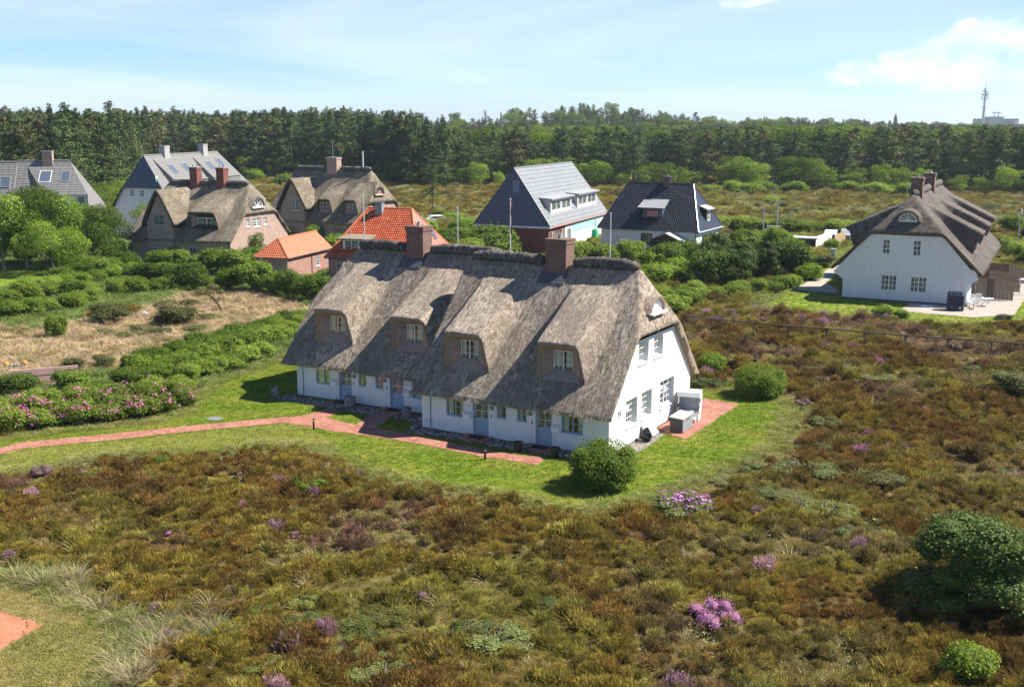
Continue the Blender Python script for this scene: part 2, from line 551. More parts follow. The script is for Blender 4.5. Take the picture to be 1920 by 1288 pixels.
mat_plain('dark_wood', (0.05, 0.034, 0.026), 0.8, var=0.3)
mat_plain('fence_wood', (0.24, 0.19, 0.14), 0.85, var=0.35, scale=8.0, bump=0.3)
mat_plain('rail_wood', (0.115, 0.08, 0.066), 0.85, var=0.3, scale=8.0, bump=0.3)
mat_plain('light_wood', (0.42, 0.29, 0.16), 0.8, var=0.2)
mat_plain('black_plastic', (0.012, 0.012, 0.013), 0.45, var=0.2)
mat_plain('rubber_mat', (0.02, 0.022, 0.03), 0.9, var=0.3, bump=0.3)
mat_plain('grey_metal', (0.45, 0.46, 0.47), 0.4, 0.6, var=0.1)
mat_plain('pale_metal', (0.66, 0.67, 0.68), 0.4, 0.3, var=0.08)
mat_plain('concrete', (0.36, 0.35, 0.33), 0.85, var=0.25, scale=5.0, bump=0.3)
mat_plain('stone_grey', (0.21, 0.205, 0.195), 0.85, var=0.4, scale=7.0, bump=0.5)
mat_plain('cover_white', (0.70, 0.70, 0.69), 0.55, var=0.07, scale=3.0, bump=0.1)
mat_plain('cover_navy', (0.022, 0.028, 0.05), 0.5, var=0.25, scale=3.0, bump=0.2)
mat_plain('box_grey', (0.095, 0.09, 0.085), 0.6, var=0.12)
mat_plain('lid_grey', (0.42, 0.42, 0.40), 0.6, var=0.08)
mat_plain('weathered_metal', (0.36, 0.40, 0.43), 0.6, 0.2, var=0.1)
mat_plain('hazy_block', (0.36, 0.38, 0.42), 0.8, var=0.08)  # pale blue grey: distance haze is put into the colour
mat_plain('copper_green', (0.33, 0.58, 0.43), 0.7, var=0.15)
mat_plain('orange_petal', (0.62, 0.22, 0.03), 0.7, var=0.4, scale=20)
mat_plain('tarp_green', (0.02, 0.27, 0.14), 0.6, var=0.1)
mat_plain('flag_red', (0.35, 0.04, 0.04), 0.6, var=0.1)
mat_plain('bark', (0.11, 0.09, 0.07), 0.95, var=0.35, scale=10.0, bump=0.6)
mat_plain('bark_pale', (0.27, 0.25, 0.22), 0.9, var=0.3, scale=10.0, bump=0.6)
mat_plain('soil', (0.10, 0.085, 0.065), 0.95, var=0.3, scale=9, bump=0.4)
mat_plain('pebble', (0.30, 0.28, 0.25), 0.85, var=0.4, scale=12.0, bump=0.3)
mat_plain('curtain', (0.72, 0.73, 0.68), 0.9, var=0.12, scale=16.0)
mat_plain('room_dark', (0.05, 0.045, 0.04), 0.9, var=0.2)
mat_plain('steel_roof', (0.34, 0.34, 0.34), 0.6, var=0.1)
mat_pavers('brick_path', (0.29, 0.095, 0.062), (0.52, 0.23, 0.155), (0.25, 0.16, 0.12), rot=0.5)
mat_pavers('brick_path_near', (0.43, 0.155, 0.075), (0.52, 0.205, 0.105), (0.3, 0.16, 0.09), rot=0.75)
mat_pavers('pale_paving', (0.42, 0.35, 0.29), (0.47, 0.40, 0.34), (0.3, 0.26, 0.22), rot=0.3)


def mat_glass():
    m, nt = newmat('window_glass')
    fr = node(nt, 'ShaderNodeFresnel', {'IOR': 1.5}).outputs[0]
    g = node(nt, 'ShaderNodeBsdfGlossy', {'Color': (1, 1, 1, 1), 'Roughness': 0.03}).outputs[0]
    t = node(nt, 'ShaderNodeBsdfTransparent', {'Color': (0.8, 0.86, 0.83, 1)}).outputs[0]
    f = n_math(nt, 'MULTIPLY', fr, 0.9, clamp=True)
    node(nt, 'ShaderNodeOutputMaterial', {0: node(nt, 'ShaderNodeMixShader', {0: f, 1: t, 2: g}).outputs[0]})
    m2, nt = newmat('far_glass')
    co = objco(nt)
    f = n_noise(nt, co, 2.3, 2.0)
    finish(nt, n_ramp(nt, f, [(0.35, (0.03, 0.035, 0.04)), (0.65, (0.22, 0.24, 0.23))]), 0.08, spec=0.6)
    m3, nt = newmat('roof_glass')
    finish(nt, (0.10, 0.13, 0.17), 0.06, spec=0.9)
    m4, nt = newmat('pink_blind')
    finish(nt, (0.42, 0.2, 0.2), 0.25, spec=0.6)


mat_glass()


# ------------------------------------------------------------------ builders: walls, windows, doors
class Basis:
    """a wall plane in a house's own axes: a along it, d outwards, z up"""
    def __init__(s, O, X, N):
        s.O, s.X, s.N = Vector(O), Vector(X), Vector(N)
        s.flip = s.X.cross(s.N).z < 0

    def p(s, a, d, z):
        return s.O + s.X * a + s.N * d + Vector((0, 0, z))

    def apply(s, mb):
        mb.v = [tuple(s.p(*v)) for v in mb.v]
        if s.flip: mb.f = [tuple(reversed(f)) for f in mb.f]
        return mb


def FRONT(w=0.0): return Basis((0, w, 0), (1, 0, 0), (0, -1, 0))
def BACK(w): return Basis((0, w, 0), (1, 0, 0), (0, 1, 0))
def HIEND(u=0.0): return Basis((u, 0, 0), (0, 1, 0), (1, 0, 0))
def LOEND(u=0.0): return Basis((u, 0, 0), (0, 1, 0), (-1, 0, 0))


def clip_poly(sub, poly):
    area = sum(poly[i][0] * poly[(i + 1) % len(poly)][1] - poly[(i + 1) % len(poly)][0] * poly[i][1] for i in range(len(poly)))
    if area < 0: poly = poly[::-1]
    out = sub
    for i in range(len(poly)):
        ax, ay = poly[i]; bx, by = poly[(i + 1) % len(poly)]
        src, out = out, []
        side = lambda p: (bx - ax) * (p[1] - ay) - (by - ay) * (p[0] - ax)
        for j in range(len(src)):
            p, q = src[j], src[(j + 1) % len(src)]
            sp, sq = side(p), side(q)
            if sp >= -1e-9: out.append(p)
            if (sp > 1e-9 and sq < -1e-9) or (sp < -1e-9 and sq > 1e-9):
                t = sp / (sp - sq)
                out.append((p[0] + t * (q[0] - p[0]), p[1] + t * (q[1] - p[1])))
        if len(out) < 3: return []
    return out


def wall_mb(mb, B, outline, openings=(), depth=0.22, mi=0):
    """wall face with real openings and reveals; outline convex in (a, z)"""
    a_s = sorted({p[0] for p in outline} | {v for o in openings for v in o[:2]})
    z_s = sorted({p[1] for p in outline} | {v for o in openings for v in o[2:4]})
    t = MB()
    for i in range(len(a_s) - 1):
        for j in range(len(z_s) - 1):
            ca, cz = (a_s[i] + a_s[i + 1]) / 2, (z_s[j] + z_s[j + 1]) / 2
            if any(o[0] < ca < o[1] and o[2] < cz < o[3] for o in openings): continue
            pl = clip_poly([(a_s[i], z_s[j]), (a_s[i + 1], z_s[j]), (a_s[i + 1], z_s[j + 1]), (a_s[i], z_s[j + 1])], outline)
            if len(pl) >= 3: t.add([(p[0], 0, p[1]) for p in pl], [tuple(range(len(pl)))], mi)
    for a0, a1, z0, z1 in [o[:4] for o in openings]:
        q = [(a0, z0), (a1, z0), (a1, z1), (a0, z1)]
        for k in range(4):
            p, r = q[k], q[(k + 1) % 4]
            t.add([(p[0], 0, p[1]), (r[0], 0, r[1]), (r[0], -depth, r[1]), (p[0], -depth, p[1])], [(0, 1, 2, 3)], mi)
    B.apply(t)
    return mb.add(t.v, t.f, mi)


def window(parent, B, a0, a1, z0, z1, cols=2, rows=2, case=1, recess=0.12, fm='white_paint', glass='window_glass', sill='sill_white',
           fw=0.055, curtain='curtain', single=False, barw=0.028, name='window', label=None, room=True):
    """frame > glazing_bars, panes, sill, curtain"""
    f = MB()
    d0, d1 = -recess - 0.06, -recess
    f.box(a0, d0, z0, a0 + fw, d1, z1); f.box(a1 - fw, d0, z0, a1, d1, z1)
    f.box(a0 + fw, d0, z0, a1 - fw, d1, z0 + fw); f.box(a0 + fw, d0, z1 - fw, a1 - fw, d1, z1)
    cw = (a1 - a0 - 2 * fw) / case
    for k in range(1, case):
        x = a0 + fw + cw * k
        f.box(x - fw * 0.6, d0 + 0.003, z0 + fw, x + fw * 0.6, d1 + 0.006, z1 - fw)
    w = B.apply(f).build(name, M[fm], parent)
    if label: w['label'] = label
    bars = MB()
    gd = -recess - 0.035
    pane_mb = []
    for k in range(case):
        x0 = a0 + fw + cw * k + (fw * 0.6 if k else 0); x1 = a0 + fw + cw * (k + 1) - (fw * 0.6 if k < case - 1 else 0)
        y0, y1 = z0 + fw, z1 - fw
        for i in range(1, cols):
            x = x0 + (x1 - x0) * i / cols
            bars.box(x - barw / 2, gd - 0.008, y0, x + barw / 2, gd + 0.009, y1)
        for j in range(1, rows):
            y = y0 + (y1 - y0) * j / rows
            bars.box(x0, gd - 0.006, y - barw / 2, x1, gd + 0.007, y + barw / 2)
        if single:
            pane_mb.append((x0, x1, y0, y1))
        else:
            for i in range(cols):
                for j in range(rows):
                    pane_mb.append((x0 + (x1 - x0) * i / cols, x0 + (x1 - x0) * (i + 1) / cols, y0 + (y1 - y0) * j / rows, y0 + (y1 - y0) * (j + 1) / rows))
    if bars.v: B.apply(bars).build('glazing_bars', M[fm], w)
    for x0, x1, y0, y1 in pane_mb:
        p = MB().add([(x0, gd, y0), (x1, gd, y0), (x1, gd, y1), (x0, gd, y1)], [(0, 1, 2, 3)])
        B.apply(p).build('pane', M[glass], w)
    if glass == 'window_glass':
        c = MB()
        g = rnd.uniform(0.26, 0.42) * (a1 - a0)
        n = 10
        for lo, hi in ((a0 + fw * .4, a0 + g), (a1 - g, a1 - fw * .4)):
            vs = []
            for i in range(n + 1):
                x = lo + (hi - lo) * i / n
                dd = d0 - 0.05 + 0.018 * math.sin(i * 2.3)
                vs += [(x, dd, z0 + 0.02), (x, dd, z1 - 0.02)]
            c = MB().add(vs, [(2 * i, 2 * i + 2, 2 * i + 3, 2 * i + 1) for i in range(n)])
            if curtain: B.apply(c).build('curtain', M[curtain], w)
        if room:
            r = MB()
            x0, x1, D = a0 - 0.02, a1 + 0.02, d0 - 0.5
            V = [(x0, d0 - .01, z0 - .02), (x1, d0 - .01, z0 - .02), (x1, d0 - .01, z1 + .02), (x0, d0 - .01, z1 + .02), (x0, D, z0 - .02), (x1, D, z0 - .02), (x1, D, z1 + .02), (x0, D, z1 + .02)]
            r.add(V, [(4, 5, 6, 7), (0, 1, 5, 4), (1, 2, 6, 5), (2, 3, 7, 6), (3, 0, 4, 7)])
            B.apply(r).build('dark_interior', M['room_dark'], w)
    if sill:
        s_ = MB().box(a0 - 0.04, -recess - 0.02, z0 - 0.075, a1 + 0.04, 0.06, z0 - 0.004)
        B.apply(s_).build('sill', M[sill], w)
    return w


def front_door(parent, B, a0, a1, z0, z1, recess=0.1, col='door_blue'):
    d = MB()
    D = -recess
    fw = 0.07
    d.box(a0, D - 0.07, z0, a0 + fw, D + 0.02, z1); d.box(a1 - fw, D - 0.07, z0, a1, D + 0.02, z1)
    d.box(a0 + fw, D - 0.07, z1 - fw, a1 - fw, D + 0.02, z1)
    o = B.apply(d).build('door', M[col], parent)
    x0, x1 = a0 + fw, a1 - fw
    zm = z0 + (z1 - z0) * 0.52
    l = MB()
    l.box(x0, D - 0.05, z0 + 0.01, x1, D - 0.01, zm)                                     # lower leaf
    l.box(x0, D - 0.05, zm, x0 + 0.09, D - 0.01, z1 - fw); l.box(x1 - 0.09, D - 0.05, zm, x1, D - 0.01, z1 - fw)
    l.box(x0 + 0.09, D - 0.05, z1 - fw - 0.08, x1 - 0.09, D - 0.01, z1 - fw)
    for k in range(1, 5):                                                                # board joints stand proud
        x = x0 + (x1 - x0) * k / 5
        l.box(x - 0.008, D - 0.01, z0 + 0.2, x + 0.008, D + 0.002, zm - 0.08)
    l.box(x0 + 0.02, D - 0.01, z0 + 0.03, x1 - 0.02, D + 0.02, z0 + 0.15)
    B.apply(l).build('door_leaf', M[col], o)
    b = MB()
    gx0, gx1, gz0, gz1 = x0 + 0.09, x1 - 0.09, zm, z1 - fw - 0.08
    xm, zmm = (gx0 + gx1) / 2, (gz0 + gz1) / 2
    b.box(xm - 0.016, D - 0.045, gz0, xm + 0.016, D - 0.012, gz1); b.box(gx0, D - 0.043, zmm - 0.016, gx1, D - 0.014, zmm + 0.016)
    B.apply(b).build('glazing_bars', M['cream_paint'], o)
    for i in (0, 1):
        for j in (0, 1):
            xa, xb = (gx0, xm) if i == 0 else (xm, gx1)
            za, zb = (gz0, zmm) if j == 0 else (zmm, gz1)
            B.apply(MB().add([(xa, D - .03, za), (xb, D - .03, za), (xb, D - .03, zb), (xa, D - .03, zb)], [(0, 1, 2, 3)])).build('pane', M['far_glass'], o)
    h = MB().box(x0 + 0.03, D - 0.01, zm - 0.06, x0 + 0.06, D + 0.03, zm + 0.08)
    h.bar((x0 + 0.045, D + 0.03, zm + 0.02), (x0 + 0.15, D + 0.03, zm + 0.02), 0.02, 0.02)
    B.apply(h).build('handle', M['black_plastic'], o)
    return o


# ------------------------------------------------------------------ builders: thatch
def smin(a, b, k):
    h = np.clip(0.5 + 0.5 * (b - a) / k, 0, 1)
    return b * (1 - h) + a * h - k * h * (1 - h)


class Roof:
    """ridge along u; front eave at wf, back eave at wb; half hips (z of the hip eave, inset of the ridge end)"""
    def __init__(s, ulo, uhi, wf, wb, ze, zr, hip_lo=None, hip_hi=None, thick=0.42, seed=1, k=0.35, sag=0.05):
        s.__dict__.update(locals())
        s.wm = (wf + wb) / 2
        s.s = (zr - ze) / (s.wm - wf)

    def main(s, w, side=1):
        return s.ze + s.s * ((w - s.wf) if side > 0 else (s.wb - w))

    def z(s, u, w):
        Z = smin(s.ze + s.s * (w - s.wf), s.ze + s.s * (s.wb - w), s.k)
        for e, hip in ((-1, s.hip_lo), (1, s.hip_hi)):
            if hip:
                zh, ins = hip
                d = (s.uhi - u) if e > 0 else (u - s.ulo)
                Z = smin(Z, zh + (s.zr - zh) / ins * d, 0.3)
        return Z

    def build(s, parent, mats, step=0.13, name='thatched_roof', amp=0.03):
        L = s.uhi - s.ulo
        nu = max(8, int(L / step)); nw = max(8, int((s.wb - s.wf) / step))
        t = np.linspace(0, 1, nu + 1)
        us = s.ulo + L * t
        # denser near the ends where the half hips are steep
        us = np.unique(np.round(np.concatenate([us, s.ulo + np.arange(0, 1.4, step / 2), s.uhi - np.arange(0, 1.4, step / 2)]), 3))
        us = us[(us >= s.ulo) & (us <= s.uhi)]
        ws = np.linspace(s.wf, s.wb, nw + 1)
        U, Wd = np.meshgrid(us, ws, indexing='ij')
        Z = s.z(U, Wd)
        sd = s.seed * 31
        n1 = fbm(U * 2.2, Wd * 0.9, sd, 3) - 0.5
        n2 = vnoise(U * 9, Wd * 3.2, sd + 5) - 0.5
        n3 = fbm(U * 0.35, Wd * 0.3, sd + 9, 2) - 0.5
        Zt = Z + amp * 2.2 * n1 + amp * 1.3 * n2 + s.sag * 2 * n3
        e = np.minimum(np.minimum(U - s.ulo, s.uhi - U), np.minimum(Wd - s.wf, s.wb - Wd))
        Zt = Zt - 0.06 * np.clip(1 - e / 0.16, 0, 1) ** 2          # rounded edge
        J = 0.02 * (vnoise(U * 12, Wd * 12, sd + 7) - 0.5)
        n, m = U.shape
        Ub = np.clip(U, s.ulo + 0.14, s.uhi - 0.14); Wb = np.clip(Wd, s.wf + 0.30, s.wb - 0.30)      # the cut reed slopes back under the eave
        Zb = s.z(Ub, Wb) - s.thick + 0.03 * (vnoise(U * 6, Wd * 6, sd + 3) - 0.5)
        V = np.concatenate([np.stack([U + J, Wd + J, Zt], -1).reshape(-1, 3), np.stack([Ub, Wb, Zb], -1).reshape(-1, 3)])
        idx = np.arange(n * m).reshape(n, m)
        a, b, c, d = idx[:-1, :-1].ravel(), idx[1:, :-1].ravel(), idx[1:, 1:].ravel(), idx[:-1, 1:].ravel()
        top = np.stack([a, b, c, d], 1)
        bot = np.stack([d, c, b, a], 1) + n * m
        ring = np.concatenate([idx[:, 0], idx[-1, 1:], idx[-2::-1, -1], idx[0, -2:0:-1]])
        r2 = np.roll(ring, -1)
        side = np.stack([r2, ring, ring + n * m, r2 + n * m], 1)
        F = np.concatenate([top, bot, side])
        mi = np.concatenate([np.zeros(len(top), int), np.ones(len(bot) + len(side), int)])
        me = np_mesh(name, V, F, mats, True, mi)
        return link(name, me, parent)


def reeds(parent, roof, mat, n, seed=3, length=0.34, extra=None, name='loose_reeds', lift=0.05):
    """single reeds that stand a little proud of the thatch and lie down the slope"""
    g = np.random.default_rng(seed)
    u = g.uniform(roof.ulo + 0.05, roof.uhi - 0.05, n); w = g.uniform(roof.wf + 0.02, roof.wb - 0.4, n)
    z = roof.z(u, w)
    if extra is not None: u, w, z = extra(u, w, z)
    e = 0.05
    gu = (roof.z(u + e, w) - roof.z(u - e, w)) / (2 * e); gw = (roof.z(u, w + e) - roof.z(u, w - e)) / (2 * e)
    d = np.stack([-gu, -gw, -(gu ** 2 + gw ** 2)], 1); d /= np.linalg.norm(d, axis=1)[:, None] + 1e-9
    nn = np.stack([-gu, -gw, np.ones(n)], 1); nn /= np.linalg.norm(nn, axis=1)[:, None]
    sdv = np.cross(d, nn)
    d = d + sdv * g.normal(0, 0.22, n)[:, None]
    P = np.stack([u, w, z], 1) + nn * 0.0
    L = length * g.uniform(0.5, 1.3, n)[:, None]
    wd = g.uniform(0.010, 0.022, n)[:, None]
    V = np.stack([P - sdv * wd, P + sdv * wd, P + d * L + nn * (lift * g.uniform(0.2, 1.4, n)[:, None])], 1).reshape(-1, 3)
    F = np.arange(3 * n).reshape(n, 3)
    me = np_mesh(name, V, F, mat)
    return link(name, me, parent, 'stuff')


def roll_tube(parent, name, pts, r, mat, seed=1, n=18, step=0.10, loc=None):
    """a bumpy roll of sod and heather with rounded ends"""
    path = []
    for i in range(len(pts) - 1):
        a, b = Vector(pts[i]), Vector(pts[i + 1])
        k = max(2, int((b - a).length / step))
        path += [a.lerp(b, j / k) for j in range(k)]
    path.append(Vector(pts[-1]))
    L = len(path)
    V, F = [], []
    for i, p in enumerate(path):
        d = (path[min(i + 1, L - 1)] - path[max(i - 1, 0)]).normalized()
        q = d.to_track_quat('Z', 'Y')
        e = min(i, L - 1 - i) * step
        rr = r * math.sqrt(max(0.02, 1 - max(0, 1 - e / (r * 1.2)) ** 2))
        for k in range(n):
            a = 2 * PI * k / n
            f = rr * (1 + 0.20 * mnoise.noise(Vector((p.x * 1.6 + seed, p.y * 1.6, 2 * math.cos(a)))) + 0.13 * mnoise.noise(Vector((p.x * 5 + seed, p.y * 5, 3 * math.sin(a)))) + 0.10 * mnoise.noise(Vector((p.x * 11 + seed, a * 3, 2))))
            V.append(p + q @ Vector((math.cos(a) * f, math.sin(a) * f, 0)))
    for i in range(L - 1):
        for k in range(n):
            F.append((i * n + k, i * n + (k + 1) % n, (i + 1) * n + (k + 1) % n, (i + 1) * n + k))
    F += [tuple(range(n - 1, -1, -1)), tuple(range((L - 1) * n, L * n))]
    return mesh_obj(name, V, F, mat, parent, True)


def dormer(parent, roof, uc, hw, w0, z0, wtop, wb0, wwin, win=None, mats=('thatch_main', 'reed_edge'), cheek='dormer_board', side=1, flank=(0.30, 0.95), seed=1, cheek_w=0.6, apron='dormer_board', z_off=0.0):
    """catslide dormer under swept thatch: hood > lip; cheeks, apron, window below it. side -1 puts it on the back slope"""
    mw = (lambda w: w) if side > 0 else (lambda w: roof.wb + roof.wf - w)
    main = lambda w: roof.ze + roof.s * (w - roof.wf)
    ztop = main(wtop)
    fl = flank[1] + 0.25
    du = np.unique(np.round(np.concatenate([np.arange(-hw - fl, hw + fl + 1e-6, 0.11), np.array([-hw, hw, -hw - .07, -hw - .14, -hw - .21, -hw - .28, hw + .07, hw + .14, hw + .21, hw + .28])]), 3))
    nt_ = 46
    T = np.linspace(0, 1, nt_)
    DU, TT = np.meshgrid(du, T, indexing='ij')
    A = np.abs(DU) - hw
    wfr = np.where(A <= 0, w0, w0 + (wb0 - w0) * np.clip(A / flank[0], 0, 1) ** 0.7)
    Wd = wfr + TT * (wtop + 0.25 - wfr)
    cat = z0 + (ztop - z0) * (Wd - w0) / (wtop - w0)
    f1 = np.where(DU < 0, flank[0] + 0.12, flank[1])
    fw = flank[0] + (f1 - flank[0]) * np.clip((Wd - w0) / (wtop - w0) * 1.7, 0, 1)
    a = np.clip(A / fw, 0, 1)
    Sx = 0.5 + 0.5 * np.cos(PI * a)
    arch = -0.05 * np.clip(np.abs(DU) / hw, 0, 1) ** 6
    mz = main(Wd)
    lift = np.maximum(cat + arch - mz, 0)
    Z = mz + lift * Sx + np.where(a >= 0.999, -0.06, 0.015) + np.where(Wd > wtop, -0.05, 0)
    sd = seed * 77
    Z = Z + 0.05 * (fbm(DU * 2.2 + seed, Wd * 1.0, sd, 3) - 0.5) + 0.03 * (vnoise(DU * 9, Wd * 3.2, sd + 4) - 0.5)
    Z[:, 0] -= 0.05
    n, m = DU.shape
    V = [(uc + DU[i, j], mw(Wd[i, j]), Z[i, j]) for i in range(n) for j in range(m)]
    F, mi = [], []
    for i in range(n - 1):
        for j in range(m - 1):
            F.append((i * m + j, (i + 1) * m + j, (i + 1) * m + j + 1, i * m + j + 1)); mi.append(0)
    cols = [i for i in range(n) if A[i, 0] <= flank[0] + 1e-6]
    base = len(V)
    kx = hw / (hw + flank[0] * 0.72)
    ww = (win[1] - win[0]) / 2 if win else hw * 0.6
    wc = (win[0] + win[1]) / 2 - uc if win else 0.0
    for i in cols:                                                 # lip, then the inner reveal back to the window wall
        x = DU[i, 0]
        zi = max(Z[i, 0] - 0.27, main(Wd[i, 0]) - 0.05)
        V.append((uc + x * kx, mw(Wd[i, 0] + 0.24), zi))
    for i in cols:
        x = DU[i, 0] * kx
        zi = max(Z[i, 0] - 0.27, main(wwin) - 0.05)
        V.append((uc + wc + max(-ww, min(ww, x)), mw(wwin), zi))
    k = len(cols)
    for c in range(k - 1):
        F.append((cols[c] * m, base + c, base + c + 1, cols[c + 1] * m)); mi.append(1)
        F.append((base + c, base + k + c, base + k + c + 1, base + c + 1)); mi.append(2)
    o = mesh_obj('dormer', V, F, [M[mats[0]], M[mats[1]], M[cheek]], parent, True, mi)
    # wall with the window, sloping apron below it
    Bf = FRONT(wwin) if side > 0 else BACK(roof.wb + roof.wf - wwin)
    wl = MB()
    zt = z0 + (ztop - z0) * (wwin - w0) / (wtop - w0) - 0.05
    Bs = Basis(Bf.O, Bf.X, Bf.N)
    op = [win[:4]] if win else []
    wall_mb(wl, Bs, [(uc - hw, main(wwin) - 0.25), (uc + hw, main(wwin) - 0.25), (uc + hw, zt), (uc - hw, zt)], op, 0.1)
    wl.build('dormer_wall', M[apron], o)
    ap = MB()
    wa = wb0 + 0.02
    q = [(uc - hw * 0.97, mw(wa), main(wa) + 0.035), (uc + hw * 1.12, mw(wa), main(wa) + 0.035), (uc + wc + ww + 0.06, mw(wwin), main(wwin) + 0.05), (uc + wc - ww - 0.06, mw(wwin), main(wwin) + 0.05)]
    if side < 0: q = q[::-1]
    ap.slab(q, 0.04)
    ap.build('apron', M[apron], o)
    return o, Bf


def cross_gable(parent, roof, uc, hw, w0, zpk, zlow, mats, wallmat, win=None, seed=5, w1=None, over=0.35, depth_curve=1.0):
    """gabled bay with its own steep thatch, wall flush with the front: cross_gable > gable_wall"""
    us = np.linspace(-hw - over, hw + over, 30)
    if w1 is None: w1 = roof.wf + (zpk - roof.ze) / roof.s + 0.5
    ws = np.linspace(w0 - over, w1, 26)
    U, Wd = np.meshgrid(us, ws, indexing='ij')
    x = np.abs(U) / hw
    prof = zlow + (zpk - zlow) * (1 - (np.sqrt(x ** 2 + 0.02) - 0.14) / 1.0) - 0.25 * np.clip(x - 0.75, 0, 1)
    Z = prof + 0.05 * (fbm(U * 2, Wd * 2, seed, 3) - 0.5)
    n, m = U.shape
    t = 0.45
    V = [(uc + U[i, j], Wd[i, j], Z[i, j]) for i in range(n) for j in range(m)] + [(uc + U[i, j], Wd[i, j], Z[i, j] - t) for i in range(n) for j in range(m)]
    F, mi = [], []
    o_ = n * m
    for i in range(n - 1):
        for j in range(m - 1):
            q = (i * m + j, (i + 1) * m + j, (i + 1) * m + j + 1, i * m + j + 1)
            F.append(q); mi.append(0)
            F.append(tuple(v + o_ for v in reversed(q))); mi.append(1)
    for i in range(n - 1):
        F.append((i * m, i * m + o_, (i + 1) * m + o_, (i + 1) * m)); mi.append(1)
    for j in range(m - 1):
        F.append((j, j + 1, j + 1 + o_, j + o_)); mi.append(1)
        e = (n - 1) * m
        F.append((e + j + 1, e + j, e + j + o_, e + j + 1 + o_)); mi.append(1)
    o = mesh_obj('cross_gable', V, F, [M[mats[0]], M[mats[1]]], parent, True, mi)
    wl = MB()
    wall_mb(wl, FRONT(w0), [(uc - hw * 0.92, 0), (uc + hw * 0.92, 0), (uc + hw * 0.92, zlow - 0.3), (uc, zpk - 0.45), (uc - hw * 0.92, zlow - 0.3)], [win[:4]] if win else [], 0.12)
    for sx in (-1, 1):
        B = HIEND(uc + sx * hw * 0.92)
        wall_mb(wl, B, [(w0, 0), (w0 + 2.5, 0), (w0 + 2.5, zlow - 0.3), (w0, zlow - 0.3)])
    wl.build('gable_wall', M[wallmat], o)
    return o


def eyebrow(parent, roof, e, ac, z0, wd, ht, mats, face='white_paint', glass='far_glass', proud=0.18, sill=True, radial=4):
    """half-round window under an eyelid of thatch on a half hip (e = +1 high end, -1 low end)"""
    zh, ins = roof.hip_hi if e > 0 else roof.hip_lo
    sl = ins / (roof.zr - zh)                              # inset per metre of height
    B = HIEND(roof.uhi) if e > 0 else LOEND(roof.ulo)
    hipd = lambda z: -(z - zh) * sl
    df = hipd(z0) + proud
    n = 18
    arc = lambda kx, kz, d: [(ac + wd / 2 * kx * math.cos(PI * i / n), d, z0 + ht * kz * math.sin(PI * i / n)) for i in range(n + 1)]
    back = []
    for i in range(n + 1):
        a = PI * i / n
        z = z0 - 0.12 + ht * 1.6 * math.sin(a)
        back.append((ac + wd / 2 * 1.5 * math.cos(a), hipd(z) - 0.03, z))
    hood = MB()
    rings = [back, arc(1.24, 1.28, df + 0.05), arc(1.14, 1.18, df + 0.12), arc(1.0, 1.0, df + 0.10), arc(0.97, 0.98, df - 0.28)]
    vs = [p for r in rings for p in r]
    k = n + 1
    for r in range(4):
        hood.add(vs, [(r * k + i, r * k + i + 1, (r + 1) * k + i + 1, (r + 1) * k + i) for i in range(n)], 0 if r < 2 else 1)
    o = B.apply(hood).build('eyelid', [M[mats[0]], M[mats[1]]], parent, True)
    fr = MB()
    o1, i1 = arc(1.0, 1.0, df - 0.05), arc(0.84, 0.84, df - 0.05)
    o2, i2 = arc(1.0, 1.0, df - 0.12), arc(0.84, 0.84, df - 0.12)
    fr.add(o1 + i1 + o2 + i2, [(i, i + 1, k + i + 1, k + i) for i in range(n)] + [(k + i, k + i + 1, 3 * k + i + 1, 3 * k + i) for i in range(n)])
    fr.box(ac - wd / 2, df - 0.14, z0 - 0.07, ac + wd / 2, df - 0.03, z0 + 0.06)
    for j in range(1, radial):
        a = PI * j / radial
        fr.bar((ac, df - 0.08, z0 + 0.05), (ac + wd / 2 * 0.86 * math.cos(a), df - 0.08, z0 + ht * 0.86 * math.sin(a)), 0.045, 0.05)
    w = B.apply(fr).build('arched_window', M[face], o)
    g = MB()
    ia = arc(0.9, 0.9, df - 0.10)
    g.add(ia, [tuple(range(len(ia)))])
    B.apply(g).build('pane', M[glass], w)
    if sill:
        s_ = MB().box(ac - wd * 0.56, hipd(z0) - 0.1, z0 - 0.16, ac + wd * 0.56, df + 0.22, z0 - 0.072)
        B.apply(s_).build('sill', M[face], w)
    return o


def chimney(parent, u0, u1, w0, w1, z0, z1, mat='chimney_brick', pots=2, cap='concrete', corbel=0.05, collar=True):
    m = MB().box(u0, w0, z0, u1, w1, z1 - 0.22).box(u0 - corbel, w0 - corbel, z1 - 0.22, u1 + corbel, w1 + corbel, z1)
    o = m.build('chimney', M[mat], parent)
    c = MB().box(u0 - corbel - .03, w0 - corbel - .03, z1 + 0.002, u1 + corbel + .03, w1 + corbel + .03, z1 + 0.07)
    c.build('chimney_cap', M[cap], o)
    for k in range(pots):
        x = u0 + (u1 - u0) * (k + 0.5) / pots
        MB().lathe([(0.13, 0), (0.11, 0.22), (0.13, 0.24), (0.13, 0.28)], 12, (x, (w0 + w1) / 2, z1 + 0.07)).build('chimney_pot', M['concrete'], o)
    if collar:
        MB().box(u0 - 0.05, w0 - 0.05, z0, u1 + 0.05, w1 + 0.05, z0 + (z1 - z0) * 0.30).build('chimney_collar', M[mat], o)
    return o


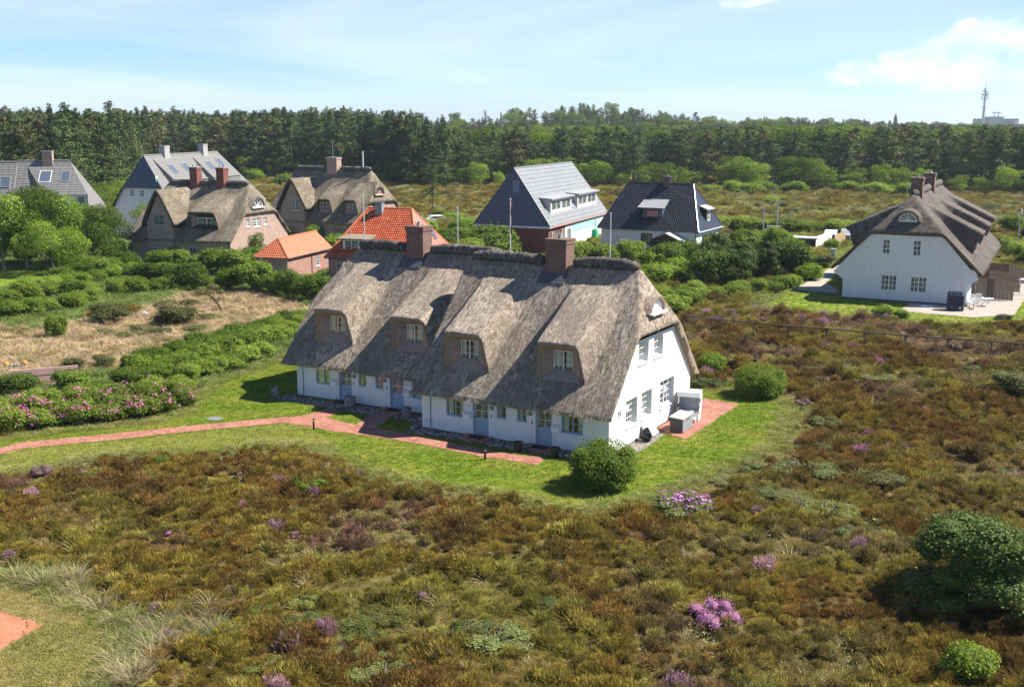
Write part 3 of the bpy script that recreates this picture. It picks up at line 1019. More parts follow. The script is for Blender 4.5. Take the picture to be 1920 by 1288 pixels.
# ------------------------------------------------------------------ builders: tiles
def tile_plane(mb, EL, ER, RR, RL, tw=0.24, th=0.33, amp=0.03, step=0.03, sub=4, mi=0, seed=1):
    """tiled slope as real relief: courses that step, rolls across; EL, ER eave corners, RL, RR top corners (may coincide)"""
    EL, ER, RR, RL = map(Vector, (EL, ER, RR, RL))
    X = (ER - EL).normalized()
    n = X.cross(RL - EL + (RR - ER)).normalized()
    if n.z < 0: n = -n
    Y = n.cross(X)
    if Y.z < 0: Y = -Y
    H = (RL - EL).dot(Y)
    xl0, xl1 = 0.0, (RL - EL).dot(X)
    xr0, xr1 = (ER - EL).dot(X), (RR - EL).dot(X)
    nr = max(1, int(round(H / th)))
    lo, hi = min(xl0, xl1), max(xr0, xr1)
    nc = max(1, int(math.ceil((hi - lo) / tw))) * sub
    g = random.Random(seed)
    for j in range(nr):
        y0, y1 = H * j / nr, H * (j + 1) / nr
        a0, b0 = xl0 + (xl1 - xl0) * j / nr, xr0 + (xr1 - xr0) * j / nr
        a1, b1 = xl0 + (xl1 - xl0) * (j + 1) / nr, xr0 + (xr1 - xr0) * (j + 1) / nr
        vs, fs = [], []
        jit = 0.0
        for i in range(nc + 1):
            x = lo + i * tw / sub
            if i % sub == 0: jit = g.uniform(-0.006, 0.006)
            ph = (i % sub) / sub
            h = amp * (0.5 - 0.5 * math.cos(2 * PI * ph)) + jit
            c0, c1 = min(max(x, a0), b0), min(max(x, a1), b1)
            p0 = EL + X * c0 + Y * (y0 - 0.015) + n * (h + step)
            p1 = EL + X * c1 + Y * y1 + n * h
            pb = EL + X * c0 + Y * (y0 - 0.015) + n * (h - 0.02)
            vs += [p0, p1, pb]
        for i in range(nc):
            x, x2 = lo + i * tw / sub, lo + (i + 1) * tw / sub
            if x2 <= min(a0, a1) + 1e-6 or x >= max(b0, b1) - 1e-6: continue
            fs.append((3 * i, 3 * i + 3, 3 * i + 4, 3 * i + 1))
            fs.append((3 * i + 2, 3 * i + 5, 3 * i + 3, 3 * i))
        mb.add(vs, fs, mi)
    return mb


def ridge_tiles(parent, pts, r, mat, name='ridge_tiles'):
    m = MB()
    for a, b in pts:
        a, b = Vector(a), Vector(b)
        k = max(1, int((b - a).length / 0.4))
        for i in range(k):
            p, q = a.lerp(b, i / k), a.lerp(b, (i + 1.06) / k)
            m.tube([p, q], [r, r * 0.92], 8)
    return m.build(name, mat, parent, kind='stuff')


def gutter(parent, a, b, mat='lead_dark', r=0.06):
    return MB().tube([a, b], r, 6).build('gutter', M[mat], parent)


def skylight(parent, fr, uv, size, mat='zinc_grey', glass='roof_glass', proud=0.10):
    """fr: (corner, along-eave unit, up-slope unit, normal); uv the centre in that frame"""
    O, X, Y, N = fr
    c = O + X * uv[0] + Y * uv[1]
    w, h = size
    t = 0.09
    m = MB()
    for x0, x1, y0, y1 in ((-w / 2, -w / 2 + t, -h / 2, h / 2), (w / 2 - t, w / 2, -h / 2, h / 2), (-w / 2 + t, w / 2 - t, -h / 2, -h / 2 + t), (-w / 2 + t, w / 2 - t, h / 2 - t, h / 2)):
        m.slab([c + X * x + Y * y + N * proud for x, y in ((x0, y0), (x1, y0), (x1, y1), (x0, y1))], proud + 0.05)
    o = m.build('skylight', M[mat], parent)
    g = MB().slab([c + X * x + Y * y + N * (proud - 0.04) for x, y in ((-w / 2 + t, -h / 2 + t), (w / 2 - t, -h / 2 + t), (w / 2 - t, h / 2 - t), (-w / 2 + t, h / 2 - t))], 0.02)
    g.build('pane', M[glass], o)
    return o


def slope_frame(EL, ER, RL):
    EL, ER, RL = map(Vector, (EL, ER, RL))
    X = (ER - EL).normalized()
    N = X.cross(RL - EL).normalized()
    if N.z < 0: N = -N
    Y = N.cross(X)
    if Y.z < 0: Y = -Y
    return EL, X, Y, N


# ================================================================== the white thatched row house in the middle
def main_house():
    H = thing('thatched_house', 'long white thatched row house with four swept dormers and four blue doors', 'house', (4.981, 54.972, 0), R(-29.526))
    D = 11.65
    th = [M['thatch_main'], M['reed_edge_light']]
    # right half
    ops = [(-9.94, -8.80, .97, 1.98), (-8.21, -7.19, .06, 2.0), (-6.68, -6.10, 1.24, 1.98), (-5.42, -4.82, 1.24, 1.98), (-4.29, -3.29, .06, 2.0), (-2.75, -1.48, .97, 1.98)]
    w = MB()
    wall_mb(w, FRONT(0), [(-11.56, 0), (0, 0), (0, 2.3), (-11.56, 2.3)], ops, 0.2)
    gops = [(2.14, 3.62, 1.03, 2.5), (4.21, 5.66, 1.03, 2.5), (6.87, 9.0, 1.03, 2.56), (3.68, 5.03, 4.18, 5.36), (5.80, 7.13, 4.18, 5.36)]
    gable = [(0, 0), (D, 0), (D, 2.3), (8.95, 5.5), (2.7, 5.5), (0, 2.3)]
    wall_mb(w, HIEND(0), gable, gops, 0.24)
    wall_mb(w, LOEND(-11.56), gable, [], 0.2)
    wall_mb(w, BACK(D), [(-11.56, 0), (0, 0), (0, 2.3), (-11.56, 2.3)], [], 0.2)
    w.build('wall', M['white_paint_wall'], H)
    # left half, set back
    wo = 2.5
    opl = [(-21.22, -20.08, .97, 1.98), (-19.44, -18.44, .06, 2.0), (-17.91, -17.33, 1.17, 1.98), (-16.64, -16.06, 1.17, 1.98), (-15.58, -14.55, .06, 2.0), (-13.95, -12.7, .9, 1.98)]
    w = MB()
    wall_mb(w, FRONT(wo), [(-22.75, 0), (-11.565, 0), (-11.565, 2.3), (-22.75, 2.3)], opl, 0.2)
    gl = [(wo, 0), (wo + D, 0), (wo + D, 2.3), (wo + 8.95, 5.45), (wo + 2.7, 5.45), (wo, 2.3)]
    wall_mb(w, LOEND(-22.75), gl, [(wo + 3, wo + 4.3, 1, 2.4), (wo + 6.5, wo + 8, 1, 2.4)], 0.2)
    wall_mb(w, BACK(wo + D), [(-22.75, 0), (-11.565, 0), (-11.565, 2.3), (-22.75, 2.3)], [], 0.2)
    w.build('wall', M['white_paint_wall'], H)
    pl = MB().box(-11.58, -0.015, 0, 0.015, 0.0, 0.06).box(0.0, -0.015, 0, 0.018, D, 0.07).box(-22.77, wo - 0.015, 0, -11.58, wo, 0.06)
    pl.build('plinth', M['lead_dark'], H)
    for B, oo in ((FRONT(0), ops), (FRONT(wo), opl)):
        window(H, B, *oo[0], cols=2, rows=2, case=2, fm='door_blue', recess=0.12)
        front_door(H, B, *oo[1], recess=0.14)
        for k in (2, 3): window(H, B, *oo[k], cols=2, rows=2, fm='door_blue', recess=0.12)
        front_door(H, B, *oo[4], recess=0.14)
        window(H, B, *oo[5], cols=2, rows=2, case=2, fm='door_blue', recess=0.12)
        for k in (1, 4):
            a = oo[k]
            # wall lamp, letter box, bell
            xl = a[1] + 0.11 if k == 1 else a[0] - 0.43
            m = MB().box(xl, 0, 1.66, xl + 0.2, 0.1, 1.70).box(xl + 0.02, 0.0, 1.78, xl + 0.18, 0.12, 1.82).box(xl, 0, 1.70, xl + 0.02, 0.11, 1.78).box(xl + .18, 0, 1.70, xl + 0.2, 0.11, 1.78)
            l = B.apply(m).build('wall_lamp', M['black_plastic'], H)
            B.apply(MB().box(xl + 0.03, 0.01, 1.702, xl + 0.17, 0.09, 1.778)).build('lamp_glass', M['cream_paint'], l)
            xb = a[0] - 0.56 if k == 1 else a[1] + 0.02
            m = MB().box(xb, 0.0, 0.97, xb + 0.45, 0.14, 1.28)
            m.slab([(xb - .02, 0.0, 1.33), (xb - .02, 0.19, 1.28), (xb + .47, 0.19, 1.28), (xb + .47, 0.0, 1.33)], 0.03)
            q = B.apply(m).build('letter_box', M['white_paint'], H)
            B.apply(MB().box(xb + 0.08, 0.14, 1.2, xb + 0.37, 0.146, 1.225)).build('slot', M['black_plastic'], q)
            xs = a[1] + 0.14 if k == 1 else a[0] - 0.24
            B.apply(MB().box(xs, 0, 1.2, xs + 0.06, 0.02, 1.36)).build('bell_plate', M['box_grey'], H)
            # brick step
            s = MB().box(a[0] - 0.35, 0.02, 0.0, a[1] + 0.3, 1.0, 0.1).box(a[0] - 0.32, 0.02, 0.1, a[1] + 0.27, 0.92, 0.13)
            B.apply(s).build('door_step', M['brick_path'], H)
        x = oo[0][0] - 1.02
        m = MB().tube([(x, 0.03, 0.05), (x, 0.03, 2.2)], 0.02, 6).box(x - .03, 0, .55, x + .03, .06, .6).box(x - .03, 0, 1.5, x + .03, .06, 1.55)
        B.apply(m).build('downpipe', M['box_grey'], H)
    G = HIEND(0)
    for i, o in enumerate(gops):
        window(H, G, *o, cols=2, rows=4 if i < 3 else 3, case=2 if i == 2 else 1, fm='white_paint', recess=0.2, barw=0.035)
    for a in (1.2, ):
        m = MB().box(a - 0.05, 0, 2.05, a + 0.05, 0.09, 2.14).tube([(a, 0.1, 1.95), (a, 0.1, 2.3)], 0.06, 8)
        G.apply(m).build('wall_lamp', M['white_paint'], H)
    # sealed anchor plates between the floors
    for a in (1.95, 3.85, 5.9, 9.4):
        G.apply(MB().box(a - 0.09, 0, 2.78, a + 0.09, 0.015, 2.92)).build('anchor_plate', M['sill_white'], H)
    # roofs
    r1 = Roof(-11.95, 0.36, -0.58, 12.24, 2.14, 9.1, None, (5.86, 1.25), seed=3)
    r2 = Roof(-23.55, -10.9, wo - 0.58, wo + 12.24, 2.14, 8.98, (5.86, 1.7), None, seed=8)
    for r in (r1, r2):
        ro = r.build(H, th)
        reeds(ro, r, M['thatch_main'], 16000, r.seed)
    # verge boards of cut reed are the roof's own edge; dormers
    for r, uc, wof in ((r1, -3.24, 0), (r1, -9.08, 0), (r2, -20.3, wo), (r2, -14.5, wo)):
        wi = (uc - 0.60, uc + 0.56, 3.93, 5.10)
        o, Bf = dormer(H, r, uc, 1.12, 0.22 + wof, 5.62, 4.95 + wof, 0.66 + wof, 1.14 + wof, wi, ('thatch_main', 'reed_edge_light'), seed=int(abs(uc) * 10))
        window(o, Bf, *wi, cols=2, rows=3, case=2, fm='white_paint', recess=0.05, sill=None, room=False)
    # sod ridges with the chimneys between
    for a, b, wm, z in ((-11.75, -6.75, 5.82, 9.2), (-5.05, -0.95, 5.82, 9.2), (-22.0, -18.05, 8.32, 9.08), (-16.4, -11.0, 8.32, 9.08)):
        zt = 0.10
        roll_tube(H, 'sod_ridge', [(a, wm, z - .08), (a + 1, wm, z + .04), ((a + b) / 2, wm, z + .08), (b - 1, wm, z + .04), (b, wm, z - .08)], 0.31, M['sod_ridge'], int(a * 3))
    for a, b, wm in ((-6.55, -5.25, 5.82), (-17.9, -16.62, 8.32)):
        c = chimney(H, a, b, wm - 0.5, wm + 0.55, 7.9, 10.42, pots=1, cap='chimney_brick')
        m = MB()
        zf = (r1 if wm < 7 else r2)
        wf_ = wm - 1.05
        m.slab([(a - 0.28, wf_, zf.main(wf_) + 0.10), (b + 0.1, wf_, zf.main(wf_) + 0.10), (b + 0.1, wm - 0.48, zf.main(wm - 0.48) + 0.12), (a - 0.28, wm - 0.48, zf.main(wm - 0.48) + 0.12)], 0.06)
        m.build('flashing', M['lead_dark'], c)
    eyebrow(H, r1, 1, 5.75, 6.85, 1.75, 0.68, ('thatch_main', 'reed_edge_light'), glass='white_paint', proud=0.16, radial=1)
    # lightning rods on the ridge ends
    return H, r1, r2


MAIN, ROOF1, ROOF2 = main_house()


# ================================================================== thatched house at the right
def right_house():
    H = thing('thatched_house', 'white house with dark thatch and arched attic window beside the paved terrace', 'house', (42.52, 102.58, 0), R(63.5))
    L, Wd = 29.0, 11.35
    B = LOEND(0)
    ops = [(7.12, 7.84, 4.55, 5.98), (4.32, 5.08, 4.5, 6.0), (6.32, 7.78, 1.05, 2.56), (3.6, 5.09, 1.03, 2.54)]
    w = MB()
    wall_mb(w, B, [(0, 0), (Wd, 0), (Wd, 1.9), (0, 1.9)], ops[2:], 0.14)
    wall_mb(w, B, [(0, 1.9), (Wd, 1.9), (12.3, 2.62), (9.1, 6.4), (2.45, 6.4), (-0.95, 2.62)], ops, 0.14)
    wall_mb(w, HIEND(L), [(0, 0), (Wd, 0), (Wd, 2.9), (8.9, 6.0), (2.4, 6.0), (0, 2.9)])
    for q in (FRONT(0), BACK(Wd)):
        wall_mb(w, q, [(0, 0), (L, 0), (L, 2.9), (0, 2.9)])
    w.build('wall', M['white_paint_wall_far'], H)
    MB().box(-0.02, -0.02, 0, -0.002, Wd + 0.02, 0.16).box(0, -0.03, 0, L, -0.002, 0.15).build('plinth', M['lead_dark'], H)
    for i, o in enumerate(ops):
        window(H, B, *o, cols=2, rows=3, case=1 if i < 2 else 2, recess=0.06, glass='far_glass', barw=0.05, fw=0.08)
    r = Roof(-0.28, L + 0.3, -1.3, Wd + 1.3, 2.98, 10.15, (6.72, 3.0), (6.6, 2.6), seed=21)
    ro = r.build(H, [M['thatch_dark'], M['reed_edge']], 0.22)
    reeds(ro, r, M['thatch_dark'], 7000, 5)
    for uc in (6.2, 15.8, 25.0):
        wi = (uc - 0.8, uc + 0.8, 4.55, 5.8)
        o, Bf = dormer(H, r, uc, 1.5, -0.75, 6.45, 4.7, 0.1, 0.55, wi, mats=('thatch_dark', 'reed_edge'), cheek='pink_board', apron='pink_board', seed=int(uc * 3))
        window(o, Bf, *wi, cols=2, rows=2, case=2, fm='white_paint', recess=0.05, sill=None, room=False, glass='far_glass', single=True)
    for uc in (7.2, 19.0):
        wi = (uc - 0.9, uc + 0.9, 4.5, 5.7)
        o, Bf = dormer(H, r, uc, 1.9, -1.0, 6.5, 4.7, 0.1, 0.55, wi, mats=('thatch_dark', 'reed_edge'), side=-1, seed=int(uc * 5))
        window(o, Bf, *wi, cols=2, rows=2, case=2, fm='white_paint', recess=0.05, sill=None, room=False, glass='far_glass', single=True)
    wm = r.wm
    for a, b in ((3.2, 4.7), (6.1, 15.2), (16.6, L - 2.6)):
        roll_tube(H, 'sod_ridge', [(a, wm, 10.15), (b, wm, 10.15)], 0.36, M['sod_ridge'], int(a * 7), step=0.3)
    for a in (4.8, 15.3):
        c = chimney(H, a, a + 1.2, wm - 0.55, wm + 0.55, 9.2, 11.55, 'chimney_brick', 1, 'chimney_brick')
        MB().tube([(a - 0.5, wm + 0.75, 9.9), (a - 0.5, wm + 0.75, 11.2)], 0.04, 6).tube([(a - 0.5, wm + 0.75, 11.0), (a + 0.1, wm - 0.3, 11.3)], 0.03, 6).build('stay_rod', M['grey_metal'], c)
    eyebrow(H, r, -1, 5.75, 7.72, 1.75, 0.8, ('thatch_dark', 'reed_edge'), radial=6, sill=False)
    return H


right_house()


def place(name, label, x, y, yaw, group=None):
    return thing(name, label, 'house', (x, y, 0), R(yaw), group)


# ================================================================== thatched house of pink brick
def pink_house():
    H = place('thatched_house', 'pink brick house under mossy thatch with two red chimneys and a gabled bay', -47.09, 135.6, -18.82)
    Wd, D = 14.4, 13.6
    u0 = 0.4
    hi = HIEND(Wd)
    gops = [(3.85, 4.75, 4.45, 5.4), (5.4, 7.15, 4.3, 5.35), (7.85, 8.65, 4.4, 5.3), (5.0, 7.2, 1.0, 2.4)]
    w = MB()
    outl = [(0.25, 0), (D, 0), (D, 2.9), (10.6, 5.9), (3.2, 5.9), (0.25, 2.9)]
    wall_mb(w, hi, outl, gops, 0.14)
    wall_mb(w, LOEND(u0), outl)
    fo = [(8.6, 9.6, 0.9, 2.2), (10.6, 11.6, 0.9, 2.2)]
    wall_mb(w, FRONT(0.25), [(u0, 0), (Wd, 0), (Wd, 2.9), (u0, 2.9)], fo, 0.14)
    wall_mb(w, BACK(D), [(u0, 0), (Wd, 0), (Wd, 2.9), (u0, 2.9)])
    w.build('wall', M['pink_brick'], H)
    for i, o in enumerate(gops[:3]):
        window(H, hi, *o, cols=2 if i != 1 else 2, rows=3, case=2 if i == 1 else 1, fm='white_paint', recess=0.07, glass='far_glass', fw=0.09, barw=0.05)
    window(H, hi, *gops[3], cols=2, rows=2, case=2, recess=0.07, glass='far_glass')
    for o in fo: window(H, FRONT(0.25), *o, cols=2, rows=2, recess=0.07, glass='far_glass')
    r = Roof(0.0, Wd + 0.3, -0.2, D + 0.4, 2.95, 9.45, (6.0, 1.6), (6.05, 1.5), seed=31, sag=0.1)
    ro = r.build(H, [M['thatch_old'], M['reed_edge']], 0.2, amp=0.05)
    reeds(ro, r, M['thatch_old'], 6000, 6)
    wi = (8.95, 11.55, 4.5, 5.65)
    o, Bf = dormer(H, r, 10.1, 1.75, 0.75, 6.35, 5.6, 1.25, 1.75, wi, mats=('thatch_old', 'reed_edge'), cheek='dormer_board', apron='dark_wood', seed=9)
    window(o, Bf, *wi, cols=2, rows=2, case=2, fm='white_paint', recess=0.05, sill=None, room=False, glass='far_glass', single=True, fw=0.1)
    cw = (4.15, 5.55, 4.75, 5.95)
    g = cross_gable(H, r, 4.85, 1.95, -0.05, 9.0, 5.3, ('thatch_old', 'reed_edge'), 'pink_brick', cw, seed=41)
    window(g, FRONT(-0.05), *cw, cols=2, rows=2, case=2, fm='weathered_metal', recess=0.05, glass='far_glass')
    wm = r.wm
    for a, b in ((1.7, 5.0), (6.1, 8.8), (9.9, Wd - 1.2)):
        roll_tube(H, 'sod_ridge', [(a, wm, 9.5), (b, wm, 9.5)], 0.34, M['sod_ridge'], int(a * 7), step=0.3)
    for a in (5.0, 8.85):
        chimney(H, a, a + 1.05, wm - 0.5, wm + 0.6, 8.6, 11.35, 'red_brick', 2)
    eyebrow(H, r, 1, 6.45, 6.75, 2.5, 0.95, ('thatch_old', 'reed_edge'), face='white_paint')


pink_house()


# ================================================================== thatched house behind it
def back_thatch():
    H = place('thatched_house', 'thatched house with broad ridge chimney, two small dormers and steep gabled bay before the wood', -35.62, 159.47, -27.96)
    Wd, D = 16.2, 11.5
    w = MB()
    hi = HIEND(Wd)
    outl = [(0.3, 0), (D, 0), (D, 3.2), (8.9, 6.1), (3.0, 6.1), (0.3, 3.2)]
    wall_mb(w, hi, outl, [(4.0, 6.8, 4.6, 5.9)], 0.14)
    wall_mb(w, LOEND(0.3), outl)
    fo = [(9.6, 10.6, 1.0, 2.9), (12.2, 13.4, 1.2, 2.6)]
    wall_mb(w, FRONT(0.3), [(0.3, 0), (Wd, 0), (Wd, 3.2), (0.3, 3.2)], fo, 0.14)
    wall_mb(w, BACK(D), [(0.3, 0), (Wd, 0), (Wd, 3.2), (0.3, 3.2)])
    w.build('wall', M['pink_brick'], H)
    window(H, hi, 4.0, 6.8, 4.6, 5.9, cols=2, rows=2, case=3, fm='dark_wood', recess=0.06, glass='far_glass', single=True)
    for o in fo: window(H, FRONT(0.3), *o, cols=2, rows=2, recess=0.07, glass='far_glass', fm='door_blue', sill=None)
    r = Roof(0.0, Wd + 0.3, -0.1, D + 0.4, 3.15, 10.3, (6.4, 1.6), (5.9, 1.6), seed=51, sag=0.1)
    ro = r.build(H, [M['thatch_old'], M['reed_edge']], 0.2, amp=0.05)
    reeds(ro, r, M['thatch_old'], 6000, 7)
    for uc in (10.15, 14.55):
        wi = (uc - 0.55, uc + 0.6, 4.75, 5.85)
        o, Bf = dormer(H, r, uc, 0.95, 0.7, 6.35, 4.4, 1.0, 1.4, wi, mats=('thatch_old', 'reed_edge'), seed=int(uc))
        window(o, Bf, *wi, cols=2, rows=2, fm='white_paint', recess=0.04, sill=None, room=False, glass='far_glass')
    cw = (5.2, 6.5, 4.8, 6.3)
    g = cross_gable(H, r, 5.3, 2.3, 0.0, 9.2, 5.3, ('thatch_old', 'reed_edge'), 'pink_brick', cw, seed=61)
    window(g, FRONT(0.0), *cw, cols=2, rows=3, case=2, recess=0.05, glass='far_glass')
    wm = r.wm
    for a, b in ((1.6, 7.4), (9.3, Wd - 1.3)):
        roll_tube(H, 'sod_ridge', [(a, wm, 10.4), (b, wm, 10.4)], 0.34, M['sod_ridge'], int(a * 7), step=0.3)
    c = chimney(H, 7.5, 9.2, wm - 0.55, wm + 0.6, 9.4, 11.9, 'pink_brick', 0)
    MB().tube([(8.2, wm, 11.9), (8.2, wm, 14.2)], 0.035, 6).build('antenna_rod', M['grey_metal'], c)
    MB().tube([(13.4, wm, 10.0), (13.4, wm, 12.9)], 0.11, 8).build('vent_pipe', M['pale_metal'], H)
    eyebrow(H, r, 1, 5.6, 7.0, 2.0, 0.9, ('thatch_old', 'reed_edge'), face='pink_board')


back_thatch()


# ================================================================== grey tiled house with a slate-clad end
def grey_house():
    H = place('tiled_house', 'house with pale grey tiled roof, dark tiled end and two box dormers', -5.06, 146.15, -21.33)
    Wd, D, ze, zr = 10.68, 25.83, 3.79, 11.05
    a, b = 1.0, 1.2
    o = 0.35
    w = MB()
    x0, x1, y0, y1 = o, Wd - o, o, D - o
    for B, l, op in ((FRONT(y0), (x0, x1), []), (BACK(y1), (x0, x1), []), (LOEND(x0), (y0, y1), [])):
        wall_mb(w, B, [(l[0], 0), (l[1], 0), (l[1], ze - 0.1), (l[0], ze - 0.1)], op, 0.12)
    side = HIEND(x1)
    wall_mb(w, side, [(y0, 0), (7.0, 0), (7.0, ze - 0.1), (y0, ze - 0.1)], [(1.2, 2.9, 1.2, 3.0), (3.3, 5.2, 0.2, 3.0), (5.6, 6.8, 1.0, 3.0)], 0.12)
    w.build('wall', M['red_brick'], H)
    w = MB()
    wall_mb(w, side, [(7.0, 0), (y1, 0), (y1, ze - 0.1), (7.0, ze - 0.1)], [(8.0, 9.6, 0.2, 2.8)], 0.12)
    w.build('wall', M['white_paint_wall_far'], H)
    MB().box(x1 + 0.003, 10.5, 2.2, x1 + 0.05, 22.0, ze - 0.2).build('turquoise_panel', M['turquoise_wall'], H)
    for q in ((1.2, 2.9, 1.2, 3.0), (5.6, 6.8, 1.0, 3.0), (8.0, 9.6, 0.2, 2.8)):
        window(H, side, *q, cols=1, rows=1, case=2, recess=0.06, glass='far_glass', single=True, fw=0.1)
    d = front_door(H, side, 3.3, 5.2, 0.2, 3.0, recess=0.06, col='maroon_panel')
    # relief tiles
    c = [(0, 0, ze), (Wd, 0, ze), (Wd, D, ze), (0, D, ze)]
    R1, R2 = (Wd / 2, a, zr), (Wd / 2, D - b, zr)
    t = tile_plane(MB(), c[1], c[2], R2, R1, 0.6, 0.62, 0.025, 0.05, 3)
    tile_plane(t, c[3], c[0], R1, R2, 0.6, 0.62, 0.025, 0.05, 3)
    t.build('roof_tiles', M['tile_grey'], H, kind='stuff')
    t = tile_plane(MB(), c[0], c[1], R1, R1, 0.5, 0.42, 0.012, 0.035, 3)
    tile_plane(t, c[2], c[3], R2, R2, 0.5, 0.42, 0.012, 0.035, 3)
    t.build('end_tiles', M['tile_slate'], H, kind='stuff')
    ridge_tiles(H, [(R1, R2)], 0.13, M['tile_grey'])
    ridge_tiles(H, [(c[0], R1), (c[1], R1)], 0.09, M['tile_slate'], 'hip_tiles')
    ridge_tiles(H, [(c[2], R2), (c[3], R2)], 0.09, M['tile_grey'], 'hip_tiles')
    f = MB()
    f.box(-0.05, -0.05, ze - 0.3, Wd + 0.05, 0.1, ze - 0.04)
    f.build('fascia', M['white_paint'], H)
    f = MB().box(Wd - 0.12, 0.12, ze - 0.26, Wd + 0.02, D, ze - 0.05)
    f.build('fascia', M['pink_board'], H)
    MB().tube([(Wd - 0.25, 20.5, 0), (Wd - 0.25, 20.5, ze - 0.2)], 0.07, 6).build('downpipe', M['pale_metal'], H)
    fr = slope_frame(c[0], c[1], R1)
    skylight(H, fr, (5.75, 5.0), (0.85, 1.4), 'zinc_grey')
    # box dormers on the right slope
    sl = (zr - ze) / (Wd / 2)
    roofz = lambda u: ze + (Wd - u) * sl
    for y0_, y1_ in ((2.7, 11.5), (14.0, 23.2)):
        uf = 9.75
        zb, zt = roofz(uf) - 0.1, roofz(uf) + 1.95
        ub = Wd - (zt + 0.25 - ze) / sl
        m = MB()
        B = HIEND(uf)
        nW = 2
        wins = []
        span = (y1_ - y0_ - 1.0)
        for k in range(nW):
            a0 = y0_ + 0.55 + k * (span / 2 + 0.25)
            wins.append((a0, a0 + span / 2 - 0.3, zb + 0.5, zt - 0.22))
        wall_mb(m, B, [(y0_, zb), (y1_, zb), (y1_, zt), (y0_, zt)], wins, 0.12)
        for yy, BB in ((y0_, -1), (y1_, 1)):
            q = [(uf, yy, zb), (uf, yy, zt), (ub, yy, zt + 0.05)]
            m.add(q, [(0, 1, 2)] if BB > 0 else [(2, 1, 0)])
        dn = m.build('box_dormer', M['frame_grey'], H)
        m = MB()
        m.slab([(uf + 0.35, y0_ - 0.3, zt + 0.13), (uf + 0.35, y1_ + 0.3, zt + 0.13), (ub - 0.1, y1_ + 0.3, zt + 0.3), (ub - 0.1, y0_ - 0.3, zt + 0.3)], 0.18)
        m.build('dormer_roof', M['steel_roof'], dn)
        for ww in wins:
            window(dn, B, *ww, cols=1, rows=1, case=2, recess=0.03, glass='far_glass', single=True, sill=None, fw=0.13)


grey_house()


